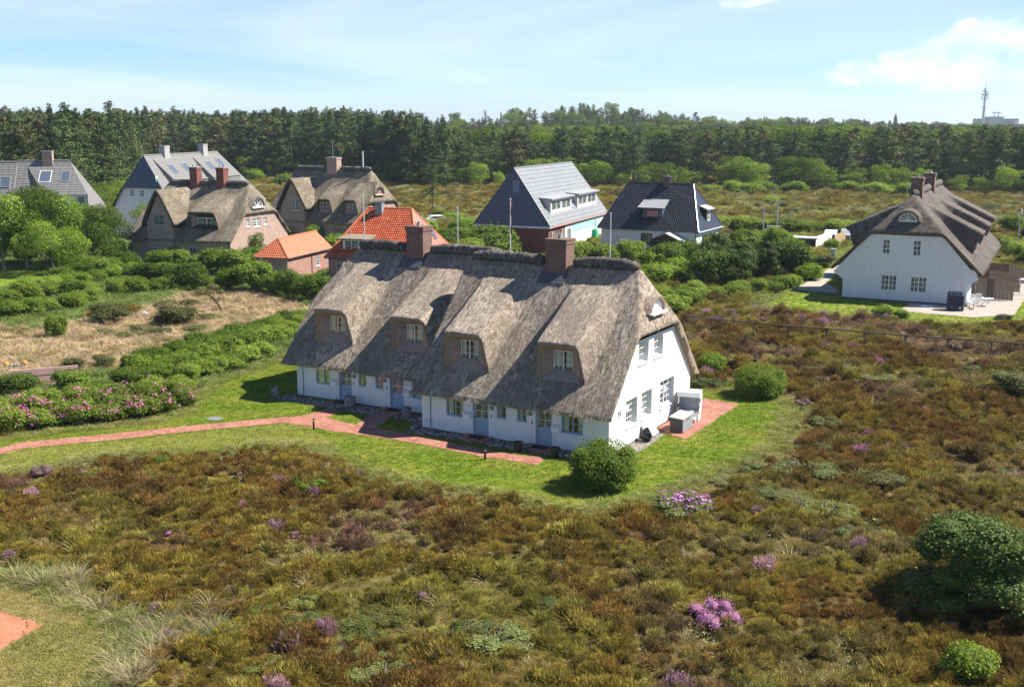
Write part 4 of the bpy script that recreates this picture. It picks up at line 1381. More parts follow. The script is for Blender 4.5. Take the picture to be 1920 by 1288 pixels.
# ================================================================== black tiled bungalow
def black_house():
    H = place('tiled_house', 'white bungalow with glossy black tiled roof, small dormer and dark wooden porch', 11.24, 146.27, -28.74)
    Wd, D, ze, zr = 13.92, 9.63, 3.33, 8.98
    a, b = 2.25, 2.54
    o = 0.4
    w = MB()
    x0, x1, y0, y1 = o, Wd - o, o, D - o
    fo = [(5.98, 7.6, 1.35, 2.85), (9.6, 10.9, 0.1, 2.3)]
    wall_mb(w, FRONT(y0), [(x0, 0), (x1, 0), (x1, ze - 0.05), (x0, ze - 0.05)], fo, 0.12)
    so = [(2.5, 6.5, 1.2, 2.7)]
    wall_mb(w, HIEND(x1), [(y0, 0), (y1, 0), (y1, ze - 0.05), (y0, ze - 0.05)], so, 0.12)
    wall_mb(w, LOEND(x0), [(y0, 0), (y1, 0), (y1, ze - 0.05), (y0, ze - 0.05)])
    wall_mb(w, BACK(y1), [(x0, 0), (x1, 0), (x1, ze - 0.05), (x0, ze - 0.05)])
    w.build('wall', M['white_paint_wall_far'], H)
    window(H, FRONT(y0), *fo[0], cols=1, rows=1, fm='black_plastic', recess=0.05, glass='far_glass', single=True, fw=0.1)
    window(H, HIEND(x1), *so[0], cols=1, rows=1, case=3, fm='white_paint', recess=0.05, glass='far_glass', single=True, fw=0.1)
    front_door(H, FRONT(y0), *fo[1], recess=0.06, col='dark_wood')
    c = [(0, 0, ze), (Wd, 0, ze), (Wd, D, ze), (0, D, ze)]
    R1, R2 = (a, D / 2, zr), (Wd - b, D / 2, zr)
    t = tile_plane(MB(), c[0], c[1], R2, R1, 0.27, 0.36, 0.06, 0.05, 4, seed=3)
    tile_plane(t, c[2], c[3], R1, R2, 0.5, 0.5, 0.05, 0.04, 2)
    tile_plane(t, c[1], c[2], R2, R2, 0.4, 0.42, 0.03, 0.04, 3)
    tile_plane(t, c[3], c[0], R1, R1, 0.4, 0.42, 0.03, 0.04, 3)
    t.build('roof_tiles', M['tile_black'], H, kind='stuff')
    ridge_tiles(H, [(R1, R2)], 0.14, M['tile_black'])
    ridge_tiles(H, [(c[0], R1), (c[1], R2), (c[2], R2)], 0.11, M['tile_black'], 'hip_tiles')
    gutter(H, (0, -0.06, ze - 0.05), (Wd, -0.06, ze - 0.05))
    gutter(H, (Wd + 0.06, 0, ze - 0.05), (Wd + 0.06, D, ze - 0.05), 'white_paint')
    MB().tube([(Wd - 0.5, 0.34, 0), (Wd - 0.5, 0.34, 2.9), (Wd - 0.2, 0.0, 3.25)], 0.05, 6).build('downpipe', M['lead_dark'], H)
    chimney(H, 7.35, 8.25, D / 2 - 0.4, D / 2 + 0.4, 8.3, 9.85, 'tile_black', 1, 'lead_dark')
    # tiled dormer
    sl = (zr - ze) / (D / 2)
    wf = 1.2
    zb = ze + wf * sl - 0.15
    zt = zb + 1.5
    m = MB()
    wi = (6.35, 8.05, zb + 0.3, zt - 0.3)
    wall_mb(m, FRONT(wf), [(5.85, zb), (8.55, zb), (8.55, zt), (5.85, zt)], [wi], 0.1)
    wb_ = (zt + 0.3 - ze) / sl
    for x in (5.85, 8.55):
        m.add([(x, wf, zb), (x, wf, zt), (x, wb_, zt + 0.2)], [(0, 1, 2)])
    dn = m.build('dormer', M['tile_slate'], H)
    t = tile_plane(MB(), (5.25, wf - 0.55, zt - 0.02), (9.05, wf - 0.55, zt - 0.02), (8.85, wb_ + 0.6, zt + 0.95), (5.45, wb_ + 0.6, zt + 0.95), 0.27, 0.36, 0.06, 0.05, 4)
    t.build('dormer_tiles', M['steel_roof'], dn, kind='stuff')
    window(dn, FRONT(wf), *wi, cols=1, rows=1, recess=0.03, fm='lead_dark', glass='pink_blind', single=True, sill=None, fw=0.1)
    # side dormer
    m = MB()
    slx = (zr - ze) / b
    uf = Wd - 0.42
    zb = ze + (Wd - uf) * slx - 0.1
    zt = zb + 1.75
    wi = (4.4, 5.9, zb + 0.2, zt - 0.25)
    wall_mb(m, HIEND(uf), [(4.1, zb), (6.2, zb), (6.2, zt), (4.1, zt)], [wi], 0.1)
    for yy in (4.1, 6.2):
        m.add([(uf, yy, zb), (uf, yy, zt), (uf - 0.9, yy, zt)], [(0, 1, 2)])
    dn = m.build('dormer', M['black_plastic'], H)
    MB().slab([(uf + 0.35, 3.7, zt - 0.02), (uf + 0.35, 6.6, zt - 0.02), (uf - 1.0, 6.5, zt + 0.5), (uf - 1.0, 3.8, zt + 0.5)], 0.12).build('dormer_roof', M['steel_roof'], dn)
    window(dn, HIEND(uf), *wi, cols=1, rows=2, case=2, recess=0.03, glass='far_glass', single=True, sill=None, fw=0.13)
    # porch
    m = MB()
    px0, px1, pf = 8.1, 12.2, -1.5
    pm = (px0 + px1) / 2
    for s0, s1 in (((px0 - 0.45, 2.15), (pm, 3.2)), ((pm, 3.2), (px1 + 0.45, 2.15))):
        m.slab([(s0[0], pf - 0.3, s0[1]), (s1[0], pf - 0.3, s1[1]), (s1[0], 0.4, s1[1]), (s0[0], 0.4, s0[1])], 0.1)
    p = m.build('porch_roof', M['steel_roof'], H)
    m = MB()
    m.add([(px0, pf, 2.1), (px1, pf, 2.1), (pm, pf, 3.05)], [(0, 1, 2)])
    m.box(px0, pf, 0, px0 + 0.9, pf + 0.1, 2.1).box(px1 - 0.9, pf, 0, px1, pf + 0.1, 2.1).box(px0, pf + .1, 0, px0 + 0.1, 0.38, 2.2).box(px1 - 0.1, pf + .1, 0, px1, 0.38, 2.2)
    m.box(px0 + 0.9, pf + 0.3, 0, px1 - 0.9, pf + 0.4, 2.1)
    m.build('porch_wall', M['dark_wood'], H)


black_house()


# ================================================================== orange pantile house and its low annex
def orange_house():
    H = place('tiled_house', 'orange pantiled hipped house half hidden behind the long thatched roof', -20.21, 119.07, -18.57)
    Wd, D, ze, zr = 10.92, 10.6, 2.63, 7.64
    a, b = 2.75, 2.9
    o = 0.3
    w = MB()
    wall_mb(w, FRONT(o), [(o, 0), (Wd - o, 0), (Wd - o, ze), (o, ze)], [(1.2, 2.2, .9, 2.1)], 0.1)
    for B in (HIEND(Wd - o), LOEND(o)): wall_mb(w, B, [(o, 0), (D - o, 0), (D - o, ze), (o, ze)])
    wall_mb(w, BACK(D - o), [(o, 0), (Wd - o, 0), (Wd - o, ze), (o, ze)])
    w.build('wall', M['annex_brick'], H)
    window(H, FRONT(o), 1.2, 2.2, .9, 2.1, cols=2, rows=2, recess=0.05, glass='far_glass')
    c = [(0, 0, ze), (Wd, 0, ze), (Wd, D, ze), (0, D, ze)]
    R1, R2 = (a, D / 2, zr), (Wd - b, D / 2, zr)
    t = tile_plane(MB(), c[0], c[1], R2, R1, 0.25, 0.33, 0.055, 0.045, 4, seed=5)
    tile_plane(t, c[2], c[3], R1, R2, 0.5, 0.5, 0.05, 0.04, 2)
    tile_plane(t, c[1], c[2], R2, R2, 0.25, 0.33, 0.04, 0.03, 4)
    tile_plane(t, c[3], c[0], R1, R1, 0.25, 0.33, 0.055, 0.045, 4)
    t.build('roof_tiles', M['tile_orange'], H, kind='stuff')
    ridge_tiles(H, [(R1, R2), (c[0], R1), (c[1], R2), (c[2], R2)], 0.13, M['tile_orange_flat'])
    gutter(H, (0, -0.06, ze - 0.06), (Wd, -0.06, ze - 0.06))
    chimney(H, 4.0, 4.75, D / 2 - 0.75, D / 2 - 0.1, 7.0, 8.25, 'zinc_grey', 0, 'lead_dark', 0.02)
    sl = (zr - ze) / (D / 2)
    wf = 0.9
    zb = ze + wf * sl - 0.1
    zt = 4.62
    m = MB()
    wi = (2.0, 3.6, zb + 0.1, zt - 0.2)
    wall_mb(m, FRONT(wf), [(1.8, zb), (4.9, zb), (4.9, zt), (1.8, zt)], [wi], 0.1)
    for x in (1.8, 4.9):
        m.add([(x, wf, zb), (x, wf, zt), (x, (zt - ze) / sl + 0.1, zt + 0.1)], [(0, 1, 2)])
    dn = m.build('box_dormer', M['white_paint'], H)
    MB().slab([(1.3, wf - 0.5, zt + 0.08), (5.3, wf - 0.5, zt + 0.08), (5.0, 2.7, zt + 0.42), (1.7, 2.7, zt + 0.42)], 0.16).build('dormer_roof', M['fence_wood'], dn)
    window(dn, FRONT(wf), *wi, cols=2, rows=3, case=2, recess=0.03, glass='far_glass', sill=None)
    MB().tube([(3.0, wf - 0.4, zt), (3.0, wf - 0.4, zt + 1.1)], 0.03, 6).tube([(2.6, wf - 0.4, zt + 0.6), (3.0, wf - 0.4, zt + 0.6)], 0.02, 6).build('antenna', M['pale_metal'], dn)
    fr = slope_frame(c[1], c[2], R2)
    skylight(H, fr, (7.2, 2.4), (0.8, 1.1), 'lead_dark')
    MB().tube([(Wd - 1.4, 4.6, 5.5), (Wd - 1.4, 4.6, 7.2)], 0.06, 8).build('vent_pipe', M['pale_metal'], H)

    A = place('annex_building', 'low pink brick outbuilding with bright orange hipped tile roof and one window', -28.2, 120.32, -17.46)
    Wd, D, ze, zr = 4.25, 10.65, 2.53, 4.42
    w = MB()
    o = 0.2
    wins = [(6.75, 7.75, .85, 1.95)]
    wall_mb(w, HIEND(Wd - o), [(o, 0), (D, 0), (D, ze), (o, ze)], wins, 0.1)
    wall_mb(w, FRONT(o), [(o, 0), (Wd - o, 0), (Wd - o, ze), (o, ze)])
    wall_mb(w, LOEND(o), [(o, 0), (D, 0), (D, ze), (o, ze)])
    wall_mb(w, BACK(D - .1), [(o, 0), (Wd - o, 0), (Wd - o, ze), (Wd / 2, zr - .1), (o, ze)])
    w.build('wall', M['annex_brick'], A)
    window(A, HIEND(Wd - o), *wins[0], cols=2, rows=3, recess=0.04, glass='far_glass', fw=0.08)
    c = [(0, 0, ze), (Wd, 0, ze), (Wd, D, ze), (0, D, ze)]
    R1, R2 = (Wd / 2, 1.81, zr), (Wd / 2, D, zr)
    t = tile_plane(MB(), c[1], c[2], R2, R1, 0.25, 0.33, 0.04, 0.03, 4, seed=5)
    tile_plane(t, c[3], c[0], R1, R2, 0.25, 0.33, 0.05, 0.04, 4)
    tile_plane(t, c[0], c[1], R1, R1, 0.25, 0.33, 0.055, 0.045, 4)
    t.build('roof_tiles', M['tile_orange_flat'], A, kind='stuff')
    ridge_tiles(A, [(R1, R2), (c[0], R1), (c[1], R1)], 0.11, M['tile_orange_flat'])
    gutter(A, (Wd + 0.05, 0, ze - 0.05), (Wd + 0.05, D, ze - 0.05))
    MB().tube([(Wd - 0.12, 5.7, 0), (Wd - 0.12, 5.7, ze - 0.1)], 0.045, 6).build('downpipe', M['lead_dark'], A)


orange_house()


# ================================================================== grey shingled houses at the left
def shingle_plane(mb, EL, ER, RR, RL, seed=1):
    return tile_plane(mb, EL, ER, RR, RL, 0.9, 0.42, 0.02, 0.035, 3, seed=seed)


def shingle_house():
    H = place('shingled_house', 'white house with steep grey shingle roof and four skylights at the wood edge', -60.66, 167.7, -12.84)
    Wd, D, ze, zr = 11.5, 30.0, 3.73, 12.0
    w = MB()
    fo = [(3.43, 4.3, 5.95, 7.05), (4.98, 5.9, 5.9, 7.0)]
    mid = 7.25
    xl = (mid - ze) / (zr - ze) * Wd / 2
    wall_mb(w, FRONT(0.3), [(0.35, 0), (Wd - 0.35, 0), (Wd - 0.35, ze), (Wd - xl, mid + 0.1), (xl, mid + 0.1), (0.35, ze)], fo, 0.12)
    wall_mb(w, HIEND(Wd - 0.4), [(0.3, 0), (D, 0), (D, ze), (0.3, ze)])
    wall_mb(w, LOEND(0.4), [(0.3, 0), (D, 0), (D, ze), (0.3, ze)])
    w.build('wall', M['white_paint_wall_far'], H)
    for o in fo: window(H, FRONT(0.3), *o, cols=2, rows=3, recess=0.04, glass='far_glass', fw=0.12, barw=0.06)
    ins = 0.9
    t = MB()
    R1, R2 = (Wd / 2, ins, zr), (Wd / 2, D - 6, zr)
    A_, B_ = (xl, -0.1, mid), (Wd - xl, -0.1, mid)
    P = lambda u, v, z: (u, v, z)
    t = shingle_plane(MB(), (Wd, -0.1, ze), (Wd, D, ze), (Wd - xl, D - 2.6, mid), B_)
    shingle_plane(t, B_, (Wd - xl, D - 2.6, mid), R2, R1, 3)
    shingle_plane(t, (0, D, ze), (0, -0.1, ze), A_, (xl, D - 2.6, mid))
    shingle_plane(t, (xl, D - 2.6, mid), A_, R1, R2, 5)
    o = t.build('roof_shingles', M['shingle_grey'], H, kind='stuff')
    t = tile_plane(MB(), A_, B_, R1, R1, 0.5, 0.3, 0.012, 0.03, 3)
    t.build('hip_shingles', M['tile_slate'], H, kind='stuff')
    m = MB()
    m.slab([(0, -0.1, ze - 0.04), (xl, -0.1, mid - 0.04), (xl + 0.25, -0.1, mid - 0.04), (0.25, -0.1, ze - 0.1)], 0.12)
    m.build('verge_board', M['dark_wood'], H)
    m = MB()
    m.slab([(Wd, -0.1, ze - 0.04), (Wd - 0.25, -0.1, ze - 0.1), (Wd - xl - 0.25, -0.1, mid - 0.04), (Wd - xl, -0.1, mid - 0.04)], 0.12)
    m.build('verge_board', M['dark_wood'], H)
    ridge_tiles(H, [(R1, R2)], 0.14, M['shingle_grey'])
    # raised dormer slopes
    sl = (zr - ze) / (Wd / 2)
    z_at = lambda u: ze + (Wd - u) * sl
    for y0, y1 in ((2.6, 13.4), (14.6, 24.5)):
        u1, u0 = 9.5, Wd / 2 + 0.45
        za, zb = z_at(u1) + 1.5, z_at(u0) + 0.12
        q = [(u1, y0 + 0.6, za), (u1, y1, za), (u0, y1 - 2, zb), (u0, y0, zb)]
        t = shingle_plane(MB(), *q, seed=9)
        t.slab([(p[0], p[1], p[2] - 0.02) for p in q], 0.18)
        t.add([(u1, y0 + 0.6, za), (u0, y0, zb), (u1, y0 + 0.6, z_at(u1) - 0.1)], [(0, 1, 2)])
        t.add([(u1, y1, za), (u0, y1 - 2, zb), (u1, y1, z_at(u1) - 0.1)], [(2, 1, 0)])
        dn = t.build('raised_dormer', M['shingle_grey'], H)
        m = MB().box(u1 - 0.1, y0 + 0.7, z_at(u1) - 0.2, u1 - 0.02, y1 - 0.1, za - 0.15)
        m.build('dormer_wall', M['shingle_grey'], dn)
        fr = slope_frame(q[0], q[1], (u0, y0 + 0.6, zb))
        H_ = (zb - za)
        for k, (x, y) in enumerate(((2.4, 2.4), (6.6, 2.5)) if y0 < 10 else ((2.4, 2.5), (6.4, 3.0))):
            skylight(dn, fr, (x, y), (1.5, 1.9))
    for y in (6.2, 18.3):
        chimney(H, Wd / 2 - 0.5, Wd / 2 + 0.5, y, y + 1.5, 11.2, 13.3, 'concrete', 0, 'zinc_grey', 0.03)
    MB().slab([(8.6, 0.05, 6.7), (8.6, 0.75, 6.7), (8.0, 0.75, 9.0), (8.0, 0.05, 9.0)], 0.1).build('copper_patch', M['copper_green'], H)


shingle_house()


def left_house():
    H = place('shingled_house', 'grey shingled house at the left edge with wide dormer of white windows above the trees', -74.27, 159.26, 5.33)
    Wd, D, ze, zr = 14.14, 10.19, 3.1, 11.35
    sl = (zr - ze) / (D / 2)
    w = MB()
    wall_mb(w, FRONT(0.4), [(-14, 0), (Wd - 0.4, 0), (Wd - 0.4, ze), (-14, ze)])
    wall_mb(w, HIEND(Wd - 0.4), [(0.4, 0), (D - 0.4, 0), (D - 0.4, ze), (0.4, ze)])
    wall_mb(w, BACK(D - 0.4), [(-14, 0), (Wd - 0.4, 0), (Wd - 0.4, ze), (-14, ze)])
    w.build('wall', M['white_paint_wall_far'], H)
    R2 = (Wd - 4.4, D / 2, zr)
    t = shingle_plane(MB(), (2.6, 0, ze), (Wd, 0, ze), R2, (2.4, D / 2, zr))
    shingle_plane(t, (Wd, D, ze), (2.6, D, ze), (2.4, D / 2, zr), R2, 4)
    shingle_plane(t, (Wd, 0, ze), (Wd, D, ze), R2, R2, 6)
    t.build('roof_shingles', M['shingle_grey'], H, kind='stuff')
    # second unit a little forward and lower
    t = shingle_plane(MB(), (-14, -0.7, ze), (2.5, -0.7, ze), (2.5, D / 2 - 0.7, zr - 0.15), (-14, D / 2 - 0.7, zr - 0.15), 7)
    shingle_plane(t, (2.5, D - 0.7, ze), (-14, D - 0.7, ze), (-14, D / 2 - 0.7, zr - 0.15), (2.5, D / 2 - 0.7, zr - 0.15), 7)
    t.add([(2.49, -0.7, ze), (2.49, D - 0.7, ze), (2.49, D / 2 - 0.7, zr - 0.15)], [(0, 1, 2)])
    t.build('roof_shingles', M['shingle_grey'], H, kind='stuff')
    ridge_tiles(H, [((2.4, D / 2, zr), R2), ((-14, D / 2 - .7, zr - .15), (2.5, D / 2 - .7, zr - .15))], 0.14, M['shingle_grey'])
    z_at = lambda w_: ze + w_ * sl
    w0, w1 = 1.15, 4.5
    za, zb = z_at(w0) + 1.75, z_at(w1) + 0.1
    q = [(6.9, w0, za), (13.0, w0, za), (10.2, w1, zb), (3.9, w1, zb)]
    t = shingle_plane(MB(), *q, seed=8)
    t.slab([(p[0], p[1], p[2] - 0.02) for p in q], 0.16)
    t.add([(6.9, w0, za), (3.9, w1, zb), (6.9, w0, z_at(w0) - 0.1)], [(2, 1, 0)])
    t.add([(13.0, w0, za), (10.2, w1, zb), (13.0, w0, z_at(w0) - 0.1)], [(0, 1, 2)])
    dn = t.build('raised_dormer', M['shingle_grey'], H)
    MB().box(6.8, w0 - 0.12, za - 0.2, 13.1, w0 + 0.02, za + 0.02).build('fascia', M['pale_metal'], dn)
    B = FRONT(w0 + 0.25)
    m = MB()
    wins = [(7.1, 8.3, z_at(w0) + 0.35, za - 0.28), (8.5, 9.6, z_at(w0) + 0.35, za - 0.28), (11.4, 12.6, z_at(w0) + 0.35, za - 0.28)]
    wall_mb(m, B, [(6.95, z_at(w0) - 0.2), (12.95, z_at(w0) - 0.2), (12.95, za - 0.1), (6.95, za - 0.1)], wins, 0.1)
    m.build('dormer_wall', M['cream_paint'], dn)
    for o in wins: window(dn, B, *o, cols=1, rows=1, recess=0.03, glass='far_glass', single=True, sill=None, fw=0.14)
    fr = slope_frame(q[0], q[1], (6.9, w1, zb))
    skylight(dn, fr, (-0.25, 3.2), (1.7, 2.1), 'white_paint')
    skylight(dn, fr, (2.6, 3.2), (1.3, 1.8))
    fr = slope_frame((-14, -0.7, ze), (2.5, -0.7, ze), (-14, D / 2 - .7, zr))
    skylight(H, fr, (15.2, 6.2), (1.4, 1.7))
    chimney(H, 6.0, 7.4, D / 2 - 0.5, D / 2 + 0.4, 10.4, 12.7, 'pink_brick', 0, 'concrete', 0.03)
    MB().box(-3.5, D / 2 - 1.2, zr - 0.6, -0.6, D / 2 - 0.3, zr + 0.7).build('ridge_vent', M['tile_slate'], H)


left_house()


# ================================================================== ground, lawns and paths
def ML(u, w, z=0.0):
    """a point in the axes of the long house"""
    a = R(-29.526)
    return (4.981 + u * math.cos(a) - w * math.sin(a), 54.972 + u * math.sin(a) + w * math.cos(a), z)


def HRL(u, w, z=0.0):
    a = R(63.5)
    return (42.52 + u * math.cos(a) - w * math.sin(a), 102.58 + u * math.sin(a) + w * math.cos(a), z)


LAWN = ats([(-90, 846), (0, 822), (110, 808), (250, 795), (345, 775), (362, 742), (430, 708), (520, 676), (575, 655)]) + [ML(-22, 15)[:2], ML(-1, 17)[:2], ML(3.2, 18.5)[:2]] + \
    ats([(1408, 738), (1450, 748), (1493, 762), (1470, 812), (1442, 846), (1340, 888), (1250, 925), (1180, 942), (1110, 955), (1040, 950), (950, 928), (840, 912), (735, 894), (660, 872), (590, 838), (500, 836), (400, 846), (280, 850), (180, 856), (60, 880), (-90, 905)])
LAWN_NEAR = ats([(-120, 1060), (0, 1085), (70, 1105), (150, 1140), (228, 1180), (215, 1225), (190, 1255), (168, 1300), (140, 1360), (-160, 1360)])
LAWN_RIGHT = ats([(1432, 575), (1470, 548), (1515, 520), (1548, 488), (1590, 462), (1650, 455), (1800, 520), (1905, 560), (1960, 572), (1960, 592), (1905, 602), (1830, 604), (1740, 606), (1640, 592), (1560, 590)])
LAWN_FAR = ats([(-120, 498), (40, 500), (118, 512), (100, 524), (60, 536), (-120, 552)])
DRY = ats([(-90, 700), (-90, 615), (60, 618), (150, 606), (250, 590), (320, 560), (400, 545), (480, 552), (570, 575), (600, 600), (500, 640), (380, 660), (270, 680), (150, 705), (0, 715)])
OLIVE_LAWN = ats([(-75, 874), (0, 856), (41, 843), (200, 828), (387, 808), (500, 799), (537, 796), (582, 803), (600, 812), (640, 840), (600, 838), (500, 834), (400, 843), (280, 847), (180, 853), (60, 876), (-85, 902)])
PATCH = ats([(160, 600), (250, 582), (330, 570), (420, 575), (440, 605), (360, 628), (260, 632), (180, 618)])
PATH = ats([(-70, 858), (0, 840), (41, 829), (200, 814), (387, 795), (531, 782), (562, 780), (589, 774), (611, 766), (640, 771), (612, 783), (667, 797), (690, 780), (716, 768), (740, 778), (704, 802), (800, 821), (846, 830), (908, 842), (968, 853), (1026, 857), (1008, 872),
            (950, 862), (908, 857), (846, 844), (760, 828), (676, 815), (620, 808), (582, 800), (537, 793), (387, 806), (200, 826), (41, 841), (0, 853), (-70, 872)])
PATIO = [ML(*p)[:2] for p in ((0.03, 5.9), (0.5, 5.75), (2.3, 5.15), (2.36, 14.1), (0.03, 14.3))]
PATIO_NEAR = ats([(-140, 1100), (0, 1144), (79, 1171), (0, 1219), (-140, 1300)])
TERRACE = [HRL(*p)[:2] for p in ((-5.3, 5.2), (-0.1, 5.0), (-0.1, -0.03), (5.5, -0.03), (24, -0.1), (24, -6.5), (4.2, -4.6), (-2.9, -4.3), (-6.0, -1.0))]
PATH_RIGHT = ats([(1487, 543), (1530, 520), (1568, 494), (1605, 470), (1640, 452), (1672, 452), (1640, 474), (1588, 500), (1548, 530), (1573, 545), (1565, 550), (1520, 546)])
STONES = [ML(*p)[:2] for p in ((-0.2, -0.02), (-11.5, -0.02), (-11.7, 0.4), (-12.4, 1.4), (-12.4, 2.3), (-23.4, 2.3), (-23.9, 0.9), (-12.6, 0.8), (-11.9, -1.2), (-0.2, -1.25))]
STONES2 = [ML(*p)[:2] for p in ((0.02, 0.9), (0.02, 5.72), (0.9, 5.55), (1.0, 2.2), (0.75, 0.9))]
HOUSES = [[ML(*p)[:2] for p in ((-11.56, 0), (0, 0), (0, 11.65), (-11.56, 11.65))], [ML(*p)[:2] for p in ((-22.75, 2.5), (-11.4, 2.5), (-11.4, 14.1), (-22.75, 14.1))], [HRL(*p)[:2] for p in ((-.2, -.2), (29.2, -.2), (29.2, 11.5), (-.2, 11.5))]]
FLATS = [LAWN, LAWN_NEAR, LAWN_RIGHT, LAWN_FAR, TERRACE, PATIO_NEAR]


def hill(x, y):
    h = 14.5 * np.exp(-(((x - 60) / 190) ** 2 + ((y - 900) / 170) ** 2)) + 7 * np.exp(-(((x - 20) / 90) ** 2 + ((y - 760) / 90) ** 2))
    return h + 3.0 * np.clip((y - 380) / 200, 0, 1) * np.exp(-((x + 170) / 160) ** 2)


def flat_dist(x, y):
    d = np.full(np.shape(x), 1e9)
    for p in FLATS + [PATIO, PATH, PATH_RIGHT, STONES, STONES2] + HOUSES:
        ins = inpoly(x, y, p)
        dd = polydist(x, y, p)
        d = np.minimum(d, np.where(ins, -dd, dd))
    return d


def gz(x, y):
    x = np.asarray(x, float); y = np.asarray(y, float)
    d = flat_dist(x, y)
    k = np.clip(d / 2.0, 0, 1)
    hm = 0.40 * (fbm(x * 0.6, y * 0.6, 5, 3) - 0.45) + 0.5 * (fbm(x * 0.06, y * 0.06, 9, 2) - 0.5) * np.clip((y - 110) / 60, 0, 1)
    return np.where(d <= 0, -0.07, hm * k - 0.05 * (1 - k)) + hill(x, y)


def ground_colour(x, y):
    """what grows there"""
    n1 = fbm(x * 0.22, y * 0.22, 21, 4)[..., None]; n2 = fbm(x * 0.05, y * 0.05, 31, 3)[..., None]; n3 = fbm(x * 0.9, y * 0.9, 41, 2)[..., None]
    heath = np.array((0.085, 0.056, 0.017)) * (0.6 + 0.9 * n1) + np.array((0.02, 0.0, 0.004)) * n3
    olive = np.array((0.13, 0.13, 0.04))
    c = heath * (1 - np.clip((n2 - 0.45) * 3, 0, 1)) + olive * np.clip((n2 - 0.45) * 3, 0, 1)
    far = np.clip((y - 150) / 60, 0, 1)[..., None]
    mead = np.array((0.23, 0.205, 0.07)) * (0.65 + 0.7 * n1)
    mead = mead * (1 - np.clip((n2 - 0.5) * 4, 0, 1)) + np.array((0.22, 0.25, 0.07)) * np.clip((n2 - 0.5) * 4, 0, 1)
    c = c * (1 - far) + mead * far
    dry = inpoly(x, y, DRY)[..., None]
    ed = np.clip(1 - flat_dist(x, y) / 1.6, 0, 1)[..., None]
    c = c * (1 - ed) + np.array((0.20, 0.19, 0.06)) * ed
    c = np.where(dry, np.array((0.38, 0.28, 0.16)) * (0.7 + 0.6 * n1), c)
    left = ((x < -16) & (y > 66) & (y < 160))[..., None] & ~dry
    c = np.where(left, np.array((0.10, 0.135, 0.035)) * (0.7 + 0.6 * n1), c)
    right = ((x > 6) & (y > 108) & (y < 165))[..., None]
    c = np.where(right, np.array((0.13, 0.15, 0.045)) * (0.7 + 0.6 * n1), c)
    return np.concatenate([c, np.ones_like(c[..., :1])], -1)


def build_ground():
    def axis(lo, hi, a, b, st, k=1.18):
        r = list(np.arange(a, b + 1e-6, st))
        s_, v = st, b
        while v < hi:
            s_ *= k; v += s_; r.append(min(v, hi))
        s_, v = st, a
        while v > lo:
            s_ *= k; v -= s_; r.insert(0, max(v, lo))
        return np.array(r)
    xs = axis(-5000, 5000, -95, 130, 1.0)
    ys = axis(-400, 8000, 22, 300, 1.0)
    X, Y = np.meshgrid(xs, ys, indexing='ij')
    Z = gz(X, Y)
    n, m = X.shape
    idx = np.arange(n * m).reshape(n, m)
    F = np.stack([idx[:-1, :-1].ravel(), idx[1:, :-1].ravel(), idx[1:, 1:].ravel(), idx[:-1, 1:].ravel()], 1)
    mt, nt = newmat('heath_ground')
    a = node(nt, 'ShaderNodeAttribute', attribute_name='growth').outputs['Color']
    p = wpos(nt)
    f = n_noise(nt, p, 2.2, 6.0, 0.7)
    f2 = n_noise(nt, p, 11.0, 3.0, 0.7)
    f3 = n_noise(nt, n_map(nt, p, (0.35, 0.35, 0.35)), 1.0, 5.0, 0.65)
    col = n_mix(nt, 1.0, a, n_ramp(nt, f, [(0.3, (0.45, 0.45, 0.45)), (0.7, (1.5, 1.5, 1.45))]), 'MULTIPLY')
    col = n_mix(nt, 0.8, col, n_ramp(nt, f3, [(0.3, (0.65, 0.7, 0.7)), (0.7, (1.3, 1.25, 1.2))]), 'MULTIPLY')
    finish(nt, col, 0.95, n_math(nt, 'ADD', f, n_math(nt, 'MULTIPLY', f2, 0.5)), 0.9, 0.15, spec=0.1)
    me = np_mesh('ground', np.stack([X, Y, Z], -1).reshape(-1, 3), F, mt, True)
    at_ = me.color_attributes.new('growth', 'FLOAT_COLOR', 'POINT')
    at_.data.foreach_set('color', ground_colour(X, Y).reshape(-1, 4).astype(np.float32).ravel())
    link('ground', me, None, 'structure')


build_ground()


def sheet(name, poly, z, mat, kind='structure', thick=0.0):
    bm = bmesh.new()
    vs = [bm.verts.new((p[0], p[1], z)) for p in poly]
    f = bm.faces.new(vs)
    if f.normal.z < 0: f.normal_flip()
    bm.normal_update()
    if f.normal.z < 0: bmesh.ops.reverse_faces(bm, faces=[f])
    if thick:
        r = bmesh.ops.extrude_face_region(bm, geom=[f])
        bmesh.ops.translate(bm, verts=[v for v in r['geom'] if isinstance(v, bmesh.types.BMVert)], vec=(0, 0, thick))
    bmesh.ops.triangulate(bm, faces=bm.faces[:])
    bmesh.ops.recalc_face_normals(bm, faces=bm.faces[:]) if thick else None
    me = bpy.data.meshes.new(name)
    bm.to_mesh(me)
    bm.free()
    me.materials.append(mat)
    return link(name, me, None, kind)


def mat_lawn(name, g1, g2, y1, yamt):
    m, nt = newmat(name)
    p = wpos(nt)
    a = n_noise(nt, p, 0.45, 5.0, 0.6)
    b = n_noise(nt, n_map(nt, p, (1, 1, 1)), 14.0, 4.0, 0.75)
    c = n_noise(nt, n_map(nt, p, (0.22, 0.5, 1), (3, 5, 0), (0, 0, 0.4)), 1.0, 5.0, 0.65)
    col = n_mix(nt, n_range(nt, a, 0.35, 0.65), g1, g2)
    col = n_mix(nt, n_math(nt, 'MULTIPLY', n_range(nt, c, 0.42, 0.62), yamt), col, y1)
    col = n_mix(nt, 1.0, col, n_ramp(nt, b, [(0.25, (0.5, 0.5, 0.5)), (0.75, (1.4, 1.4, 1.35))]), 'MULTIPLY')
    finish(nt, col, 0.9, b, 0.7, 0.04, spec=0.15)
    return m


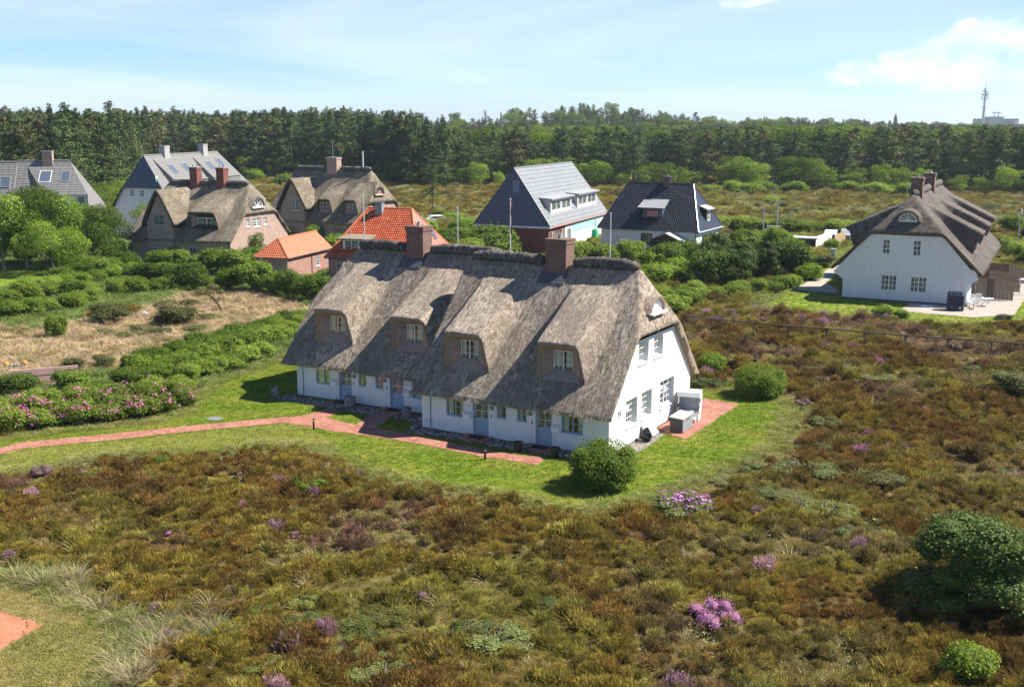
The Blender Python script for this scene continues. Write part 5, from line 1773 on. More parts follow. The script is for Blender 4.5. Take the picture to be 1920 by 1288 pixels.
mat_lawn('lawn_grass', (0.125, 0.205, 0.012), (0.19, 0.26, 0.018), (0.30, 0.29, 0.05), 0.85)
mat_lawn('lawn_dry', (0.20, 0.20, 0.05), (0.26, 0.23, 0.07), (0.33, 0.26, 0.11), 0.8)
sheet('lawn', LAWN, -0.012, M['lawn_grass'])
mat_lawn('lawn_olive', (0.17, 0.19, 0.03), (0.22, 0.23, 0.04), (0.30, 0.26, 0.085), 0.8)
sheet('lawn', OLIVE_LAWN, -0.007, M['lawn_olive'])
sheet('lawn', LAWN_NEAR, -0.012, M['lawn_dry'])
sheet('lawn', LAWN_RIGHT, -0.012, M['lawn_grass'])
sheet('lawn', LAWN_FAR, -0.012, M['lawn_grass'])
sheet('path', PATH, 0.008, M['brick_path'])
sheet('patio', PATIO, 0.012, M['brick_path'])


def pavers():
    base = sheet('patio', PATIO_NEAR, -0.006, M['brick_path_near'])
    c = np.array(at(79, 1171)[:2]); e = np.array(at(0, 1219)[:2]) - c
    e /= np.linalg.norm(e); f = np.array((-e[1], e[0]))
    if f[0] > 0: f = -f
    me = []
    for k in range(4):
        m_ = MB().box(-.098, -.048, 0, .098, .048, .022 + .003 * k)
        o = m_.build('paver', M['brick_path_near'], base)
        me.append(o.data); bpy.data.objects.remove(o)
    n = 0
    for j in range(60):
        for i in range(-32, 40):
            p = c + e * (.1 + .2 * i + (.1 if j % 2 else 0)) + f * (.05 + .1 * j)
            if not (inpoly(p[0], p[1], PATIO_NEAR) and p[0] > -(p[1] * .4615 + .35) and n < 298): continue
            if polydist(np.array([p[0]]), np.array([p[1]]), PATIO_NEAR)[0] < .04: continue
            o = link('paver', me[rnd.randrange(4)], base)
            o.location = (p[0], p[1], -0.004); o.rotation_euler = (rnd.uniform(-.012, .012), rnd.uniform(-.012, .012), math.atan2(e[1], e[0]) + rnd.uniform(-.015, .015))
            n += 1


pavers()
sheet('terrace', TERRACE, 0.008, M['pale_paving'])
sheet('path', PATH_RIGHT, 0.012, M['pale_paving'])


def stone_bed(name, poly, n, seed, sz=(0.05, 0.13)):
    """loose field stones along the wall"""
    g = np.random.default_rng(seed)
    P = np.array(poly)
    lo, hi = P.min(0), P.max(0)
    x = g.uniform(lo[0], hi[0], n * 4); y = g.uniform(lo[1], hi[1], n * 4)
    k = inpoly(x, y, poly)
    for h in HOUSES: k &= ~inpoly(x, y, h)
    x, y = x[k][:n], y[k][:n]
    n = len(x)
    base = np.array([(0, 0, 1), (1, 0, 0.1), (.35, .95, 0.1), (-.8, .6, 0.1), (-.8, -.6, 0.1), (.35, -.95, 0.1), (0.45, 0.25, .75), (-.3, .45, .75), (-.2, -.5, .75)])
    fc = np.array([(1, 2, 6), (2, 7, 6), (2, 3, 7), (3, 4, 7), (4, 8, 7), (4, 5, 8), (5, 1, 6), (5, 6, 8), (6, 7, 0), (7, 8, 0), (8, 6, 0)])
    s_ = g.uniform(*sz, n)
    rot = g.uniform(0, 2 * PI, n)
    J = base[None] * (1 + g.normal(0, 0.15, (n, 9, 1)))
    J = J * np.stack([s_ * g.uniform(.8, 1.4, n), s_, s_ * g.uniform(.4, .7, n)], 1)[:, None, :]
    V = np.stack([J[..., 0] * np.cos(rot)[:, None] - J[..., 1] * np.sin(rot)[:, None] + x[:, None], J[..., 0] * np.sin(rot)[:, None] + J[..., 1] * np.cos(rot)[:, None] + y[:, None], J[..., 2] - 0.0], -1)
    F = (fc[None] + (np.arange(n) * 9)[:, None, None]).reshape(-1, 3)
    mt = M.get('field_stone')
    if mt is None:
        mt, nt = newmat('field_stone')
        v = node(nt, 'ShaderNodeAttribute', attribute_name='leafv').outputs['Fac']
        col = n_ramp(nt, v, [(0, (0.15, 0.13, 0.105)), (0.6, (0.30, 0.265, 0.22)), (1, (0.48, 0.43, 0.36))])
        finish(nt, col, 0.85, n_noise(nt, wpos(nt), 30.0), 0.3, 0.01)
    me = np_mesh(name, V.reshape(-1, 3), F, mt, False, attrs={'leafv': ('FACE', np.repeat(g.uniform(0, 1, n), 11))})
    return link(name, me, None, 'stuff')


sheet('stone_strip', STONES, -0.004, M['soil'])
sheet('gravel_strip', STONES2, -0.004, M['pebble'])
stone_bed('field_stones', STONES, 2300, 3, (0.05, 0.11))
stone_bed('gravel', STONES2, 1500, 4, (0.02, 0.05))


# ================================================================== things in the gardens
def beach_chair(label, loc, rz, cover, base, lean=0.3, covered=False):
    """hooded beach basket: base_box, seat, side panels, hood, armrests"""
    t = thing('beach_chair', label, 'beach chair', loc, rz)
    m = MB().box(-0.62, -0.45, 0.02, 0.62, 0.42, 0.40)
    m.build('base_box', M[base], t)
    m = MB().box(-0.56, -0.44, 0.402, 0.56, 0.28, 0.52)
    m.build('seat_cushion', M[cover], t)
    prof = [(-0.42, 0.40), (-0.34, 0.78), (0.02, 0.95), (0.10, 1.18), (-0.40, 1.42), (-0.30, 1.62), (0.34, 1.70), (0.66, 1.35), (0.48, 0.40)]
    for sx in (-1, 1):
        vs = [(sx * 0.64, y, z) for y, z in prof] + [(sx * 0.575, y, z) for y, z in prof]
        k = len(prof)
        fs = [tuple(range(k)), tuple(range(2 * k - 1, k - 1, -1))] + [(i, i + k, (i + 1) % k + k, (i + 1) % k) for i in range(k)]
        p = MB().add(vs, fs).build('side_panel', M[cover], t)
    arc = [(0.44, 0.40), (0.62, 1.35), (0.36, 1.69), (-0.30, 1.64), (-0.42, 1.40)]
    m = MB()
    for i in range(len(arc) - 1):
        a, b = arc[i], arc[i + 1]
        m.slab([(-0.66, a[0], a[1]), (-0.66, b[0], b[1]), (0.66, b[0], b[1]), (0.66, a[0], a[1])], 0.05)
    m.build('hood', M[cover], t, False)
    for sx in (-1, 1):
        m = MB().bar((sx * 0.60, -0.72, 0.80), (sx * 0.60, 0.1, 0.86), 0.08, 0.05)
        m.build('armrest', M['dark_wood'], t)
    MB().box(-0.5, -0.9, 0.10, 0.5, -0.452, 0.26).build('footrest', M[base], t)
    return t


bc = beach_chair('white hooded beach chair on the red brick patio beside the gable wall', ML(0.86, 9.35), R(-29.5 + 12), 'cover_white', 'white_paint')
bc.scale = (1.0, 1.12, 1.0)


def covered_chair():
    t = thing('beach_chair', 'beach chair wrapped in a dark navy cover on the pale terrace', 'beach chair', HRL(-2.6, 0.72), R(63.5 - 90))
    prof = [(-0.5, 0.02), (-0.52, 0.60), (-0.46, 0.72), (-0.40, 0.98), (-0.50, 1.12), (-0.46, 1.42), (-0.2, 1.72), (0.3, 1.74), (0.55, 1.45), (0.52, 0.7), (0.5, 0.02)]
    n = 9
    V, F = [], []
    for i in range(n):
        x = -0.72 + 1.44 * i / (n - 1)
        e = 0.03 if i in (0, n - 1) else 0.0
        for j, (y, z) in enumerate(prof):
            V.append((x, y * (1 - e * 2), z * (1 - e) + 0.015 * math.sin(i * 2.1 + j)))
    k = len(prof)
    for i in range(n - 1):
        for j in range(k - 1):
            F.append((i * k + j, (i + 1) * k + j, (i + 1) * k + j + 1, i * k + j + 1))
    F += [tuple(range(k)), tuple(range(n * k - 1, (n - 1) * k - 1, -1))]
    mesh_obj('cover', V, F, M['cover_navy'], t, False)
    for z in (0.58, 1.02):
        MB().tube([(-0.74, -0.535, z), (0.74, -0.535, z), (0.75, 0.53, z + .02), (-0.75, 0.53, z + .02), (-0.74, -0.535, z)], 0.018, 6).build('strap', M['black_plastic'], t)
    MB().box(-0.3, -0.53, 0.28, -0.24, -0.505, 0.32).box(0.4, -0.53, 0.2, 0.5, -0.51, 0.42).build('buckle', M['pale_metal'], t)


covered_chair()


def storage_box():
    t = thing('storage_box', 'grey garden storage box with pale lid beside the white beach chair', 'storage box', ML(1.32, 6.9), R(-29.5))
    m = MB().box(-0.37, -0.80, 0.03, 0.37, 0.80, 0.80)
    for k in range(9):
        x = -0.33 + k * 0.0825
        m.box(x - 0.012, -0.812, 0.06, x + 0.012, -0.80, 0.77)
    m.build('body', M['box_grey'], t)
    s_ = MB().box(0.372, -0.78, 0.05, 0.385, 0.78, 0.78)
    s_.build('side_panel', M['zinc_grey'], t)  # paler plate: light on the sunward side is put into the colour
    l = MB().slab([(-0.42, -0.86, 0.90), (0.42, -0.86, 0.84), (0.42, 0.86, 0.84), (-0.42, 0.86, 0.90)], 0.05)
    l.build('lid', M['lid_grey'], t)
    MB().box(0.386, -0.12, 0.66, 0.41, 0.12, 0.70).build('handle', M['black_plastic'], t)


storage_box()


def bollard(x, y, label, pale=False, h=0.62):
    t = thing('path_light', label, 'bollard light', tuple(at(x, y)), 0)
    MB().lathe([(0.055, 0), (0.055, h * 0.78)], 10).build('post', M['black_plastic'] if not pale else M['weathered_metal'], t)
    MB().lathe([(0.045, 0), (0.045, h * 0.1)], 10, (0, 0, h * 0.78)).build('lamp_glass', M['cream_paint'] if not pale else M['weathered_metal'], t)
    MB().lathe([(0.06, 0), (0.06, h * 0.1), (0.03, h * 0.12)], 10, (0, 0, h * 0.88)).build('cap', M['black_plastic'] if not pale else M['weathered_metal'], t)


bollard(588.5, 805, 'short dark path light on the lawn at the bend of the brick path')
bollard(909.5, 862, 'short dark path light on the lawn in front of the right front doors')
bollard(1543, 523, 'slim grey path light on the pale path beside the right house', True, 0.95)


def plant_pot(x, y, label):
    t = thing('plant_pot', label, 'plant pot', tuple(at(x, y)), 0)
    m = MB().lathe([(0.17, 0), (0.24, 0.5), (0.26, 0.5), (0.26, 0.55), (0.22, 0.55), (0.2, 0.46)], 16)
    m.build('pot', M['black_plastic'], t)
    MB().lathe([(0.2, 0.45), (0.01, 0.47)], 16).build('soil', M['soil'], t)


plant_pot(971.5, 847, 'tall black planter on the stones between the two right doors')
plant_pot(1040.5, 858, 'tall black planter beside the rightmost blue door')


def stone_trough(u, w, label, r, h):
    t = tag(MB().lathe([(r * 0.92, 0), (r, h * 0.15), (r * 0.97, h * 0.9), (r * 0.9, h), (r * 0.7, h), (r * 0.68, h * 0.8), (0.02, h * 0.78)], 18).build('stone_planter', M['stone_grey'], None, True), label, 'planter')
    t.location = ML(u, w)


stone_trough(-18.0, 1.72, 'grey stone planter beside the leftmost blue door', 0.36, 0.66)
stone_trough(-13.75, 1.62, 'grey stone planter at the second blue door from the left', 0.30, 0.55)


def boulder():
    V, F = [], []
    bm = bmesh.new()
    bmesh.ops.create_icosphere(bm, subdivisions=3, radius=1.0)
    for v in bm.verts:
        p = v.co.copy()
        v.co = Vector((p.x * 0.26, p.y * 0.22, p.z * 0.38 + 0.34)) * (1 + 0.16 * mnoise.noise(p * 1.6)) + Vector((0.10 * p.z * p.z, 0, 0))
    me = bpy.data.meshes.new('standing_stone')
    bm.to_mesh(me); bm.free()
    me.materials.append(M['stone_grey'])
    o = link('standing_stone', me)
    tag(o, 'rough standing stone on the lawn at the left corner of the long house', 'stone')
    o.location = ML(-23.6, 1.35)


boulder()

for (u, w, lab) in ((-18.93, 2.0, 'dark doormat at the leftmost blue door'), (-15.05, 2.0, 'dark doormat at the second blue door from the left'),
                    (-7.7, -0.5, 'dark doormat at the third blue door from the left'), (-3.78, -0.5, 'dark doormat at the rightmost blue door')):
    o = tag(MB().box(-0.42, -0.27, 0, 0.42, 0.27, 0.02).build('doormat', M['rubber_mat']), lab, 'doormat')
    o.location = ML(u, w, 0.133)
    o.rotation_euler = (0, 0, R(-29.5))

o = tag(MB().lathe([(0.46, -0.05), (0.46, 0.03), (0.42, 0.035), (0.40, 0.025), (0.05, 0.025), (0.02, 0.03)], 24).build('manhole_cover', M['stone_grey'], None), 'round grey manhole cover in the lawn left of the house', 'manhole cover')
o.location = tuple(at(402, 785))


def hatch():
    t = thing('cellar_hatch', 'small white slanted hatch leaning on the gable wall above the gravel', 'hatch', ML(0.02, 4.9), R(-29.5))
    m = MB().slab([(0.06, -0.75, 0.72), (0.55, -0.75, 0.1), (0.55, 0.55, 0.1), (0.06, 0.55, 0.72)], 0.06)
    m.build('lid', M['white_paint'], t)
    MB().slab([(0.05, -0.72, 0.0), (0.5, -0.72, 0.0), (0.5, -0.72, 0.08), (0.05, -0.72, 0.66)], 0.03).build('cheek', M['white_paint'], t)
    b = thing('garden_bag', 'dark crumpled bag on the gravel below the gable windows', 'bag', ML(0.55, 3.75), 0)
    bm = bmesh.new()
    bmesh.ops.create_icosphere(bm, subdivisions=3, radius=1.0)
    for v in bm.verts:
        p = v.co.copy()
        f = 1 + 0.3 * mnoise.noise(p * 2.2 + Vector((5, 0, 0)))
        v.co = Vector((p.x * 0.30 * f, p.y * 0.34 * f, max(0.0, (p.z + 0.85)) * 0.32 * f * (1.25 - 0.3 * abs(p.x))))
    me = bpy.data.meshes.new('sack'); bm.to_mesh(me); bm.free()
    me.materials.append(M['black_plastic'])
    link('sack', me, b)
    m = MB()
    for k in range(3):
        m.tube([(0.0, -0.2 + 0.1 * k, 0.3), (0.05 * k, -0.3 + 0.1 * k, 0.8 + 0.1 * k)], 0.012, 5)
    m.build('tool_handle', M['black_plastic'], b)


hatch()


def hose():
    pts = [ML(0.35 + 0.32 * math.cos(a) * (1 - a / 60), 5.9 + 0.4 * math.sin(a) * (1 - a / 60), 0.03 + a * 0.003) for a in np.linspace(0, 18, 70)]
    tag(MB().tube(pts, 0.014, 5).build('garden_hose', M['maroon_panel']), 'coiled dark red garden hose on the patio corner by the storage box', 'hose')


hose()


def flagpole(x, y, top, label, lean=0.0, red=False, dist=None):
    p = at(x, y)
    H = top
    t = thing('flagpole', label, 'flagpole', tuple(p), 0)
    MB().tube([(0, 0, 0), (lean * 0.5, 0, H * 0.5), (lean, 0, H)], [0.07, 0.055, 0.035], 8).build('pole', M['pale_metal'], t)
    MB().lathe([(0.02, 0), (0.07, 0.03), (0.07, 0.08), (0.01, 0.12)], 8, (lean, 0, H)).build('finial', M['pale_metal'], t)
    if red:
        V, F = [], []
        for i in range(9):
            z = H - 0.15 - i * 0.36
            V += [(lean + 0.03, 0, z), (lean + 0.10 + 0.04 * math.sin(i * 1.3), 0.06 * math.cos(i * 1.7), z - 0.05)]
        for i in range(8): F.append((2 * i, 2 * i + 1, 2 * i + 3, 2 * i + 2))
        mesh_obj('pennant', V, F, M['flag_red'], t)


def pole_height(x, ybase, ytop):
    p = at(x, ybase)
    d = p.y * math.cos(PITCH) + CAM_H * math.sin(PITCH)
    V = (644 - ytop) / FPX
    c, s = math.cos(PITCH), math.sin(PITCH)
    # point above p that projects to ytop
    return CAM_H + p.y * (-s + V * c) / (c + V * s)


for (x, yb, yt, lab, ln, red) in ((690, 625, 368, 'pale flagpole rising left of the left chimney in front of the orange roof', -0.1, False),
                                  (860, 620, 390, 'pale bare flagpole between the two brick chimneys', 0.0, False),
                                  (957, 640, 375, 'flagpole with a furled red pennant in front of the dark tiled gable', 0.0, True),
                                  (1141, 650, 402, 'thin pale flagpole behind the right end of the thatched ridge', 0.0, False)):
    flagpole(x, yb, pole_height(x, yb, yt), lab, ln, red)


def fence_rail():
    t = thing('fence', 'low dark wooden post and rail fence crossing the heather', 'fence', (0, 0, 0))
    xs = [(1284, 612), (1350, 620), (1414, 626), (1480, 633), (1550, 638), (1621, 645), (1697, 651), (1776, 657), (1858, 663), (1945, 670)]
    P = [at(*q) for q in xs]
    H = 0.88
    for p in P:
        o = MB().box(-0.06, -0.06, -0.25, 0.06, 0.06, H).build('post', M['rail_wood'], t)
        o.location = (p.x, p.y, 0); o.rotation_euler = (rnd.uniform(-.03, .03), rnd.uniform(-.03, .03), 0.4)
    for a, b in zip(P[:-1], P[1:]):
        MB().bar((a.x, a.y, H + 0.05), (b.x, b.y, H + 0.05), 0.11, 0.09).build('rail', M['rail_wood'], t)


fence_rail()


def garden_chair(label, loc, rz, tilt=0.0):
    t = thing('garden_chair', label, 'garden chair', loc, rz)
    m = MB()
    for k in range(5):
        y = -0.24 + 0.12 * k
        m.box(-0.26, y - 0.05, 0.42, 0.26, y + 0.05, 0.45)
    m.build('seat', M['white_paint'], t)
    b = MB()
    for k in range(5):
        x = -0.22 + 0.11 * k
        b.bar((x, 0.28, 0.46), (x * 1.05, 0.28 + 0.22 + tilt, 1.10 - 0.25 * abs(x)), 0.075, 0.025, up=(0, 1, 0))
    b.bar((-0.27, 0.29, 0.5), (0.27, 0.29, 0.5), 0.05, 0.05).bar((-0.25, 0.47 + tilt * .8, 0.98), (0.25, 0.47 + tilt * .8, 0.98), 0.06, 0.04)
    b.build('backrest', M['white_paint'], t)
    for sx in (-1, 1):
        MB().bar((sx * 0.30, -0.28, 0.66), (sx * 0.30, 0.36, 0.68), 0.06, 0.035).build('armrest', M['white_paint'], t)
        for y in (-0.25, 0.25):
            MB().bar((sx * 0.29, y * 1.15, 0), (sx * 0.29, y, 0.66), 0.05, 0.05, up=(0, 1, 0)).build('leg', M['white_paint'], t)


def garden_table():
    t = thing('garden_table', 'oval white plastic table on the pale terrace', 'garden table', HRL(1.2, -1.75), R(20))
    V, F = [], []
    n = 24
    for z in (0.70, 0.735):
        V += [(0.62 * math.cos(2 * PI * k / n), 0.42 * math.sin(2 * PI * k / n), z) for k in range(n)]
    F = [tuple(range(n - 1, -1, -1)), tuple(range(n, 2 * n))] + [(k, (k + 1) % n, (k + 1) % n + n, k + n) for k in range(n)]
    mesh_obj('table_top', V, F, M['white_paint'], t)
    for sx in (-1, 1):
        for sy in (-1, 1):
            MB().bar((sx * 0.48, sy * 0.34, 0), (sx * 0.22 * -1, sy * 0.16, 0.70), 0.06, 0.04, up=(0, 1, 0)).build('leg', M['white_paint'], t)
    MB().bar((-0.3, 0, 0.36), (0.3, 0, 0.36), 0.05, 0.04).build('stretcher', M['white_paint'], t)


garden_table()
garden_chair('white slatted garden chair facing the camera behind the oval table', HRL(2.3, -0.95), R(150), 0.05)
garden_chair('white garden lounger chair leaning back at the white wall corner', HRL(0.3, -0.35), R(-30), 0.3)
garden_chair('low white footstool chair beside the navy covered beach chair', HRL(-0.7, -0.75), R(200), 0.25)


def screen_panel(u, wlen, label, h=2.05, n=11, u2=None):
    t = thing('board_screen', label, 'wooden screen', HRL(u, 0.0), R(63.5))
    for k in range(n):
        y0 = -(k + 1) * wlen / n
        hh = h - (0.55 * max(0, (k - n * 0.55) / (n * 0.45)) ** 1.6)
        o = MB().box(-0.02 + 0.012 * (k % 2), y0 + 0.006, 0.05, 0.02 + 0.012 * (k % 2), y0 + wlen / n - 0.006, hh + rnd.uniform(-.01, .01)).build('board', M[('fence_wood', 'rail_wood', 'fence_wood')[rnd.randrange(3)]], t)
    for y in (-0.05, -wlen):
        MB().box(0.035, y - 0.05, 0, 0.13, y + 0.05, h * (0.72 if y < -1 else 1.0)).build('post', M['fence_wood'], t)
    MB().box(0.034, -wlen, 0.5, 0.07, 0, 0.58).box(0.034, -wlen * .8, 1.35, 0.07, 0, 1.42).build('rail', M['fence_wood'], t)


screen_panel(5.6, 3.7, 'weathered vertical board screen nearest the white plastic chairs')
screen_panel(11.8, 4.1, 'weathered board screen behind the nearest one, with white chair backs at its end')
screen_panel(18.6, 4.2, 'farthest weathered board screen at the back of the right house')


def towel_rack():
    t = thing('clothes_horse', 'white plastic chair stack at the end of the middle board screen', 'chair stack', HRL(10.4, -4.5), R(63.5))
    m = MB()
    m.slab([(-0.3, -0.3, 1.55), (0.3, -0.3, 1.6), (0.3, 0.35, 1.6), (-0.3, 0.35, 1.55)], 0.06)
    m.build('top_seat', M['white_paint'], t)
    for k, (x, y) in enumerate(((-.27, -.27), (.27, -.27), (.27, .3), (-.27, .3))):
        MB().bar((x * 1.2, y * 1.2, 0), (x, y, 1.56), 0.06, 0.06, up=(0, 1, 0)).build('leg', M['white_paint'], t)
    MB().slab([(-0.3, 0.36, 1.0), (0.3, 0.36, 1.0), (0.3, 0.42, 1.55), (-0.3, 0.42, 1.55)], 0.05).build('back', M['white_paint'], t)


towel_rack()


def cover_sheet():
    g = np.random.default_rng(8)
    n, m = 12, 9
    V, F = [], []
    for i in range(n):
        for j in range(m):
            x, y = (i / (n - 1) - .5), (j / (m - 1) - .5)
            rr = math.hypot(x, y) * 2
            V.append((x * 1.5 + 0.1 * math.sin(j), y * 0.8 + 0.08 * math.sin(i * 1.4), max(0.0, 0.2 * (1 - rr ** 2) * (0.6 + 0.5 * math.sin(i * 1.3 + j * 0.7))) + 0.012))
    for i in range(n - 1):
        for j in range(m - 1):
            F.append((i * m + j, (i + 1) * m + j, (i + 1) * m + j + 1, i * m + j + 1))
    o = tag(mesh_obj('crumpled_sheet', V, F, M['white_paint'], None, True), 'crumpled white sheet on the ground under the right lower window', 'sheet')
    o.location = HRL(-1.9, 3.2, 0.01); o.rotation_euler = (0, 0, R(-20))


cover_sheet()


def street_lamp(x, y, H, label):
    t = thing('street_lamp', label, 'street lamp', tuple(at(x, y)), 0)
    MB().tube([(0, 0, 0), (0, 0, H)], [0.09, 0.06], 10).build('post', M['weathered_metal'], t)
    MB().lathe([(0.08, 0), (0.22, 0.1), (0.26, 0.45), (0.2, 0.5)], 12, (0, 0, H)).build('lamp_glass', M['cream_paint'], t)
    MB().lathe([(0.32, 0), (0.2, 0.14), (0.04, 0.22)], 12, (0, 0, H + 0.5)).build('lamp_cap', M['black_plastic'], t)


street_lamp(1908, 462, 4.4, 'street lamp with lantern head behind the right house')


def bare_post(x, y, H, label):
    t = thing('signal_post', label, 'post', tuple(at(x, y)), 0)
    MB().tube([(0, 0, 0), (0, 0, H)], 0.09, 8).build('post', M['weathered_metal'], t)
    MB().box(-0.35, -0.1, H, 0.35, 0.1, H + 0.14).build('lamp_head', M['weathered_metal'], t)


bare_post(1430, 452, 4.6, 'shorter pale post standing in the green hedge behind the bushes')
bare_post(1455.5, 452, 5.6, 'taller pale post with lamp head beside the white gate pillar')


def yard():
    t = thing('shed', 'low grey bin shed with flat roof beside the pale path', 'shed', tuple(at(1511, 470)), R(-12))
    m = MB().box(-1.25, 0, 0, 1.25, 2.2, 1.55)
    m.build('wall', M['box_grey'], t)
    MB().slab([(-1.7, -0.35, 1.75), (1.5, -0.35, 1.68), (1.5, 2.5, 1.68), (-1.7, 2.5, 1.75)], 0.1).build('roof', M['lid_grey'], t)
    MB().box(0.35, -0.03, 0.05, 1.15, -0.003, 1.4).build('door', M['black_plastic'], t)
    t = thing('garden_wall', 'white garden wall running back from the grey bin shed', 'wall', tuple(at(1527, 470)), R(62))
    for k in range(3):
        o = MB().box(k * 4.2, -0.12, 0, k * 4.2 + 4.0, 0.12, 1.75).build('wall_panel', M['white_paint_wall_far'], t)
    MB().box(4.02, -0.08, 0, 4.18, 0.08, 1.7).box(8.22, -0.08, 0, 8.38, 0.08, 1.7).build('post', M['lead_dark'], t)
    t = thing('wood_screen', 'light wooden slat screen beside the dark left slope of the right house', 'fence', tuple(at(1562, 466)), R(62))
    for k in range(24):
        MB().box(k * 0.32, -0.03, 0.15, k * 0.32 + 0.26, 0.03, 1.75).build('slat', M['light_wood'], t)
    MB().box(0, 0.032, 0.4, 7.6, 0.09, 0.5).box(0, 0.032, 1.4, 7.6, 0.09, 1.5).build('rail', M['light_wood'], t)
    MB().box(-0.35, -0.16, 0, -0.03, 0.16, 1.9).build('post', M['dark_wood'], t)
    t = thing('gate_pillar', 'white gate pillar among the bushes below the tall pale post', 'pillar', tuple(at(1449, 455)), R(-15))
    MB().box(-0.9, -0.2, 0, 0.9, 0.2, 2.3).build('pillar', M['white_paint_wall_far'], t)
    MB().box(-0.96, -0.26, 2.302, 0.96, 0.26, 2.4).build('coping', M['concrete'], t)
    t = thing('bin_post', 'small pale stone post on the lawn edge beside the wooden screen', 'post', tuple(at(1562, 482)), R(-20))
    MB().box(-0.26, -0.2, 0, 0.26, 0.2, 1.0).build('post', M['concrete'], t)
    MB().box(-0.3, -0.24, 1.002, 0.3, 0.24, 1.08).build('coping', M['pale_metal'], t)
    t = thing('white_fence', 'white railing between the black roofed bungalow and the bushes', 'fence', tuple(at(1352, 455)), R(-10))
    for k in range(6): MB().box(k * 0.95, -0.06, 0, k * 0.95 + 0.12, 0.06, 2.1 if k == 5 else 1.35).build('post', M['white_paint'], t)
    for z in (0.6, 1.15): MB().box(0.13, -0.03, z, 4.74, 0.03, z + 0.12).build('rail', M['white_paint'], t)
    # parked cars glimpsed between hedge and house
    for x, y, col, lab in ((1557, 452, 'white_paint', 'white parked car glimpsed left of the grey parked car by the far hedge'), (1588, 450, 'weathered_metal', 'grey parked car at the far hedge beside the right house'), (815, 421, 'white_paint', 'white parked van half hidden behind the dune shrubs right of the orange roof')):
        t = thing('parked_car', lab, 'car', tuple(at(x, y)), R(70 if x > 1000 else 20))
        m = MB()
        prof = [(-2.1, 0.35), (-2.1, 0.9), (-1.9, 1.0), (-1.1, 1.05), (-0.6, 1.5), (1.3, 1.52), (1.95, 1.05), (2.1, 0.95), (2.1, 0.35)]
        vs = [(a, s_ * 0.85, b) for s_ in (-1, 1) for a, b in prof]
        k = len(prof)
        m.add(vs, [tuple(range(k)), tuple(range(2 * k - 1, k - 1, -1))] + [(i, i + k, (i + 1) % k + k, (i + 1) % k) for i in range(k)])
        m.build('body', M[col], t)
        m = MB()
        for s_ in (-1, 1):
            m.add([(-0.95, s_ * 0.858, 1.06), (1.7, s_ * 0.858, 1.06), (1.2, s_ * 0.858, 1.44), (-0.5, s_ * 0.858, 1.44)], [(0, 1, 2, 3)])
        m.add([(-1.07, -.75, 1.07), (-1.07, .75, 1.07), (-.62, .7, 1.47), (-.62, -.7, 1.47)], [(0, 1, 2, 3)])
        m.add([(1.92, -.75, 1.1), (1.92, .75, 1.1), (1.36, .7, 1.5), (1.36, -.7, 1.5)], [(0, 1, 2, 3)])
        m.build('window', M['far_glass'], t)
        for a in (-1.3, 1.3):
            for s_ in (-1, 1):
                MB().tube([(a, s_ * 0.72, 0.32), (a, s_ * 0.9, 0.32)], 0.32, 14).build('wheel', M['black_plastic'], t)
    # awning and bins beside the grey tiled house
    t = thing('green_cover', 'green tarpaulin over garden furniture beside the turquoise wall', 'tarpaulin', tuple(at(1108, 452)), R(-20))
    MB().box(-0.8, -0.5, 0, 0.8, 0.6, 1.1).build('furniture', M['black_plastic'], t)
    V = [(-1.0, -0.7, 0.7), (1.0, -0.7, 0.5), (1.05, 0.7, 0.55), (-1.0, 0.7, 0.9), (-0.8, -0.4, 1.7), (0.8, -0.4, 1.65), (0.8, 0.5, 1.75), (-0.8, 0.5, 1.8)]
    mesh_obj('tarpaulin', V, [(0, 1, 5, 4), (1, 2, 6, 5), (2, 3, 7, 6), (3, 0, 4, 7), (4, 5, 6, 7)], M['tarp_green'], t)
    # timber and driftwood in the dry grass
    t = thing('plank_wall', 'low wall of weathered pinkish planks behind the rose bushes at the left edge', 'plank wall', tuple(at(84, 722)), R(24))
    for k in range(5):
        for q in range(3):
            MB().box(-2.1 + q * 1.42, -.09 + .02 * ((k + q) % 2), .03 + .23 * k, -2.1 + q * 1.42 + 1.38, .05 + .02 * ((k + q) % 2), .24 + .23 * k).build('plank', M['pink_board'], t)
    t = thing('flower_trough', 'grey trough with orange flowers at both ends on the grass at the left edge', 'flower trough', tuple(at(30, 692)), R(10))
    MB().box(-.75, -.22, 0, .75, .22, .34).build('trough', M['stone_grey'], t)
    for sx in (-1, 1):
        bm = bmesh.new(); bmesh.ops.create_icosphere(bm, subdivisions=2, radius=.19)
        for v in bm.verts: v.co = v.co * (1 + .3 * mnoise.noise(v.co * 6 + Vector((sx * 3, 0, 0)))) + Vector((sx * .62, 0, .42))
        me = bpy.data.meshes.new('orange_flowers'); bm.to_mesh(me); bm.free(); me.materials.append(M['orange_petal'])
        link('orange_flowers', me, t)
    bm = bmesh.new(); bmesh.ops.create_icosphere(bm, subdivisions=2, radius=.3)
    for v in bm.verts: v.co = Vector((v.co.x * 1.3, v.co.y * .8, v.co.z * .75 + .22)) * (1 + .2 * mnoise.noise(v.co * 3))
    me = bpy.data.meshes.new('pale_stone'); bm.to_mesh(me); bm.free(); me.materials.append(M['concrete'])
    o = tag(link('pale_stone', me), 'single pale stone between the two olive domes in the dry grass', 'stone'); o.location = tuple(at(270, 592))


yard()


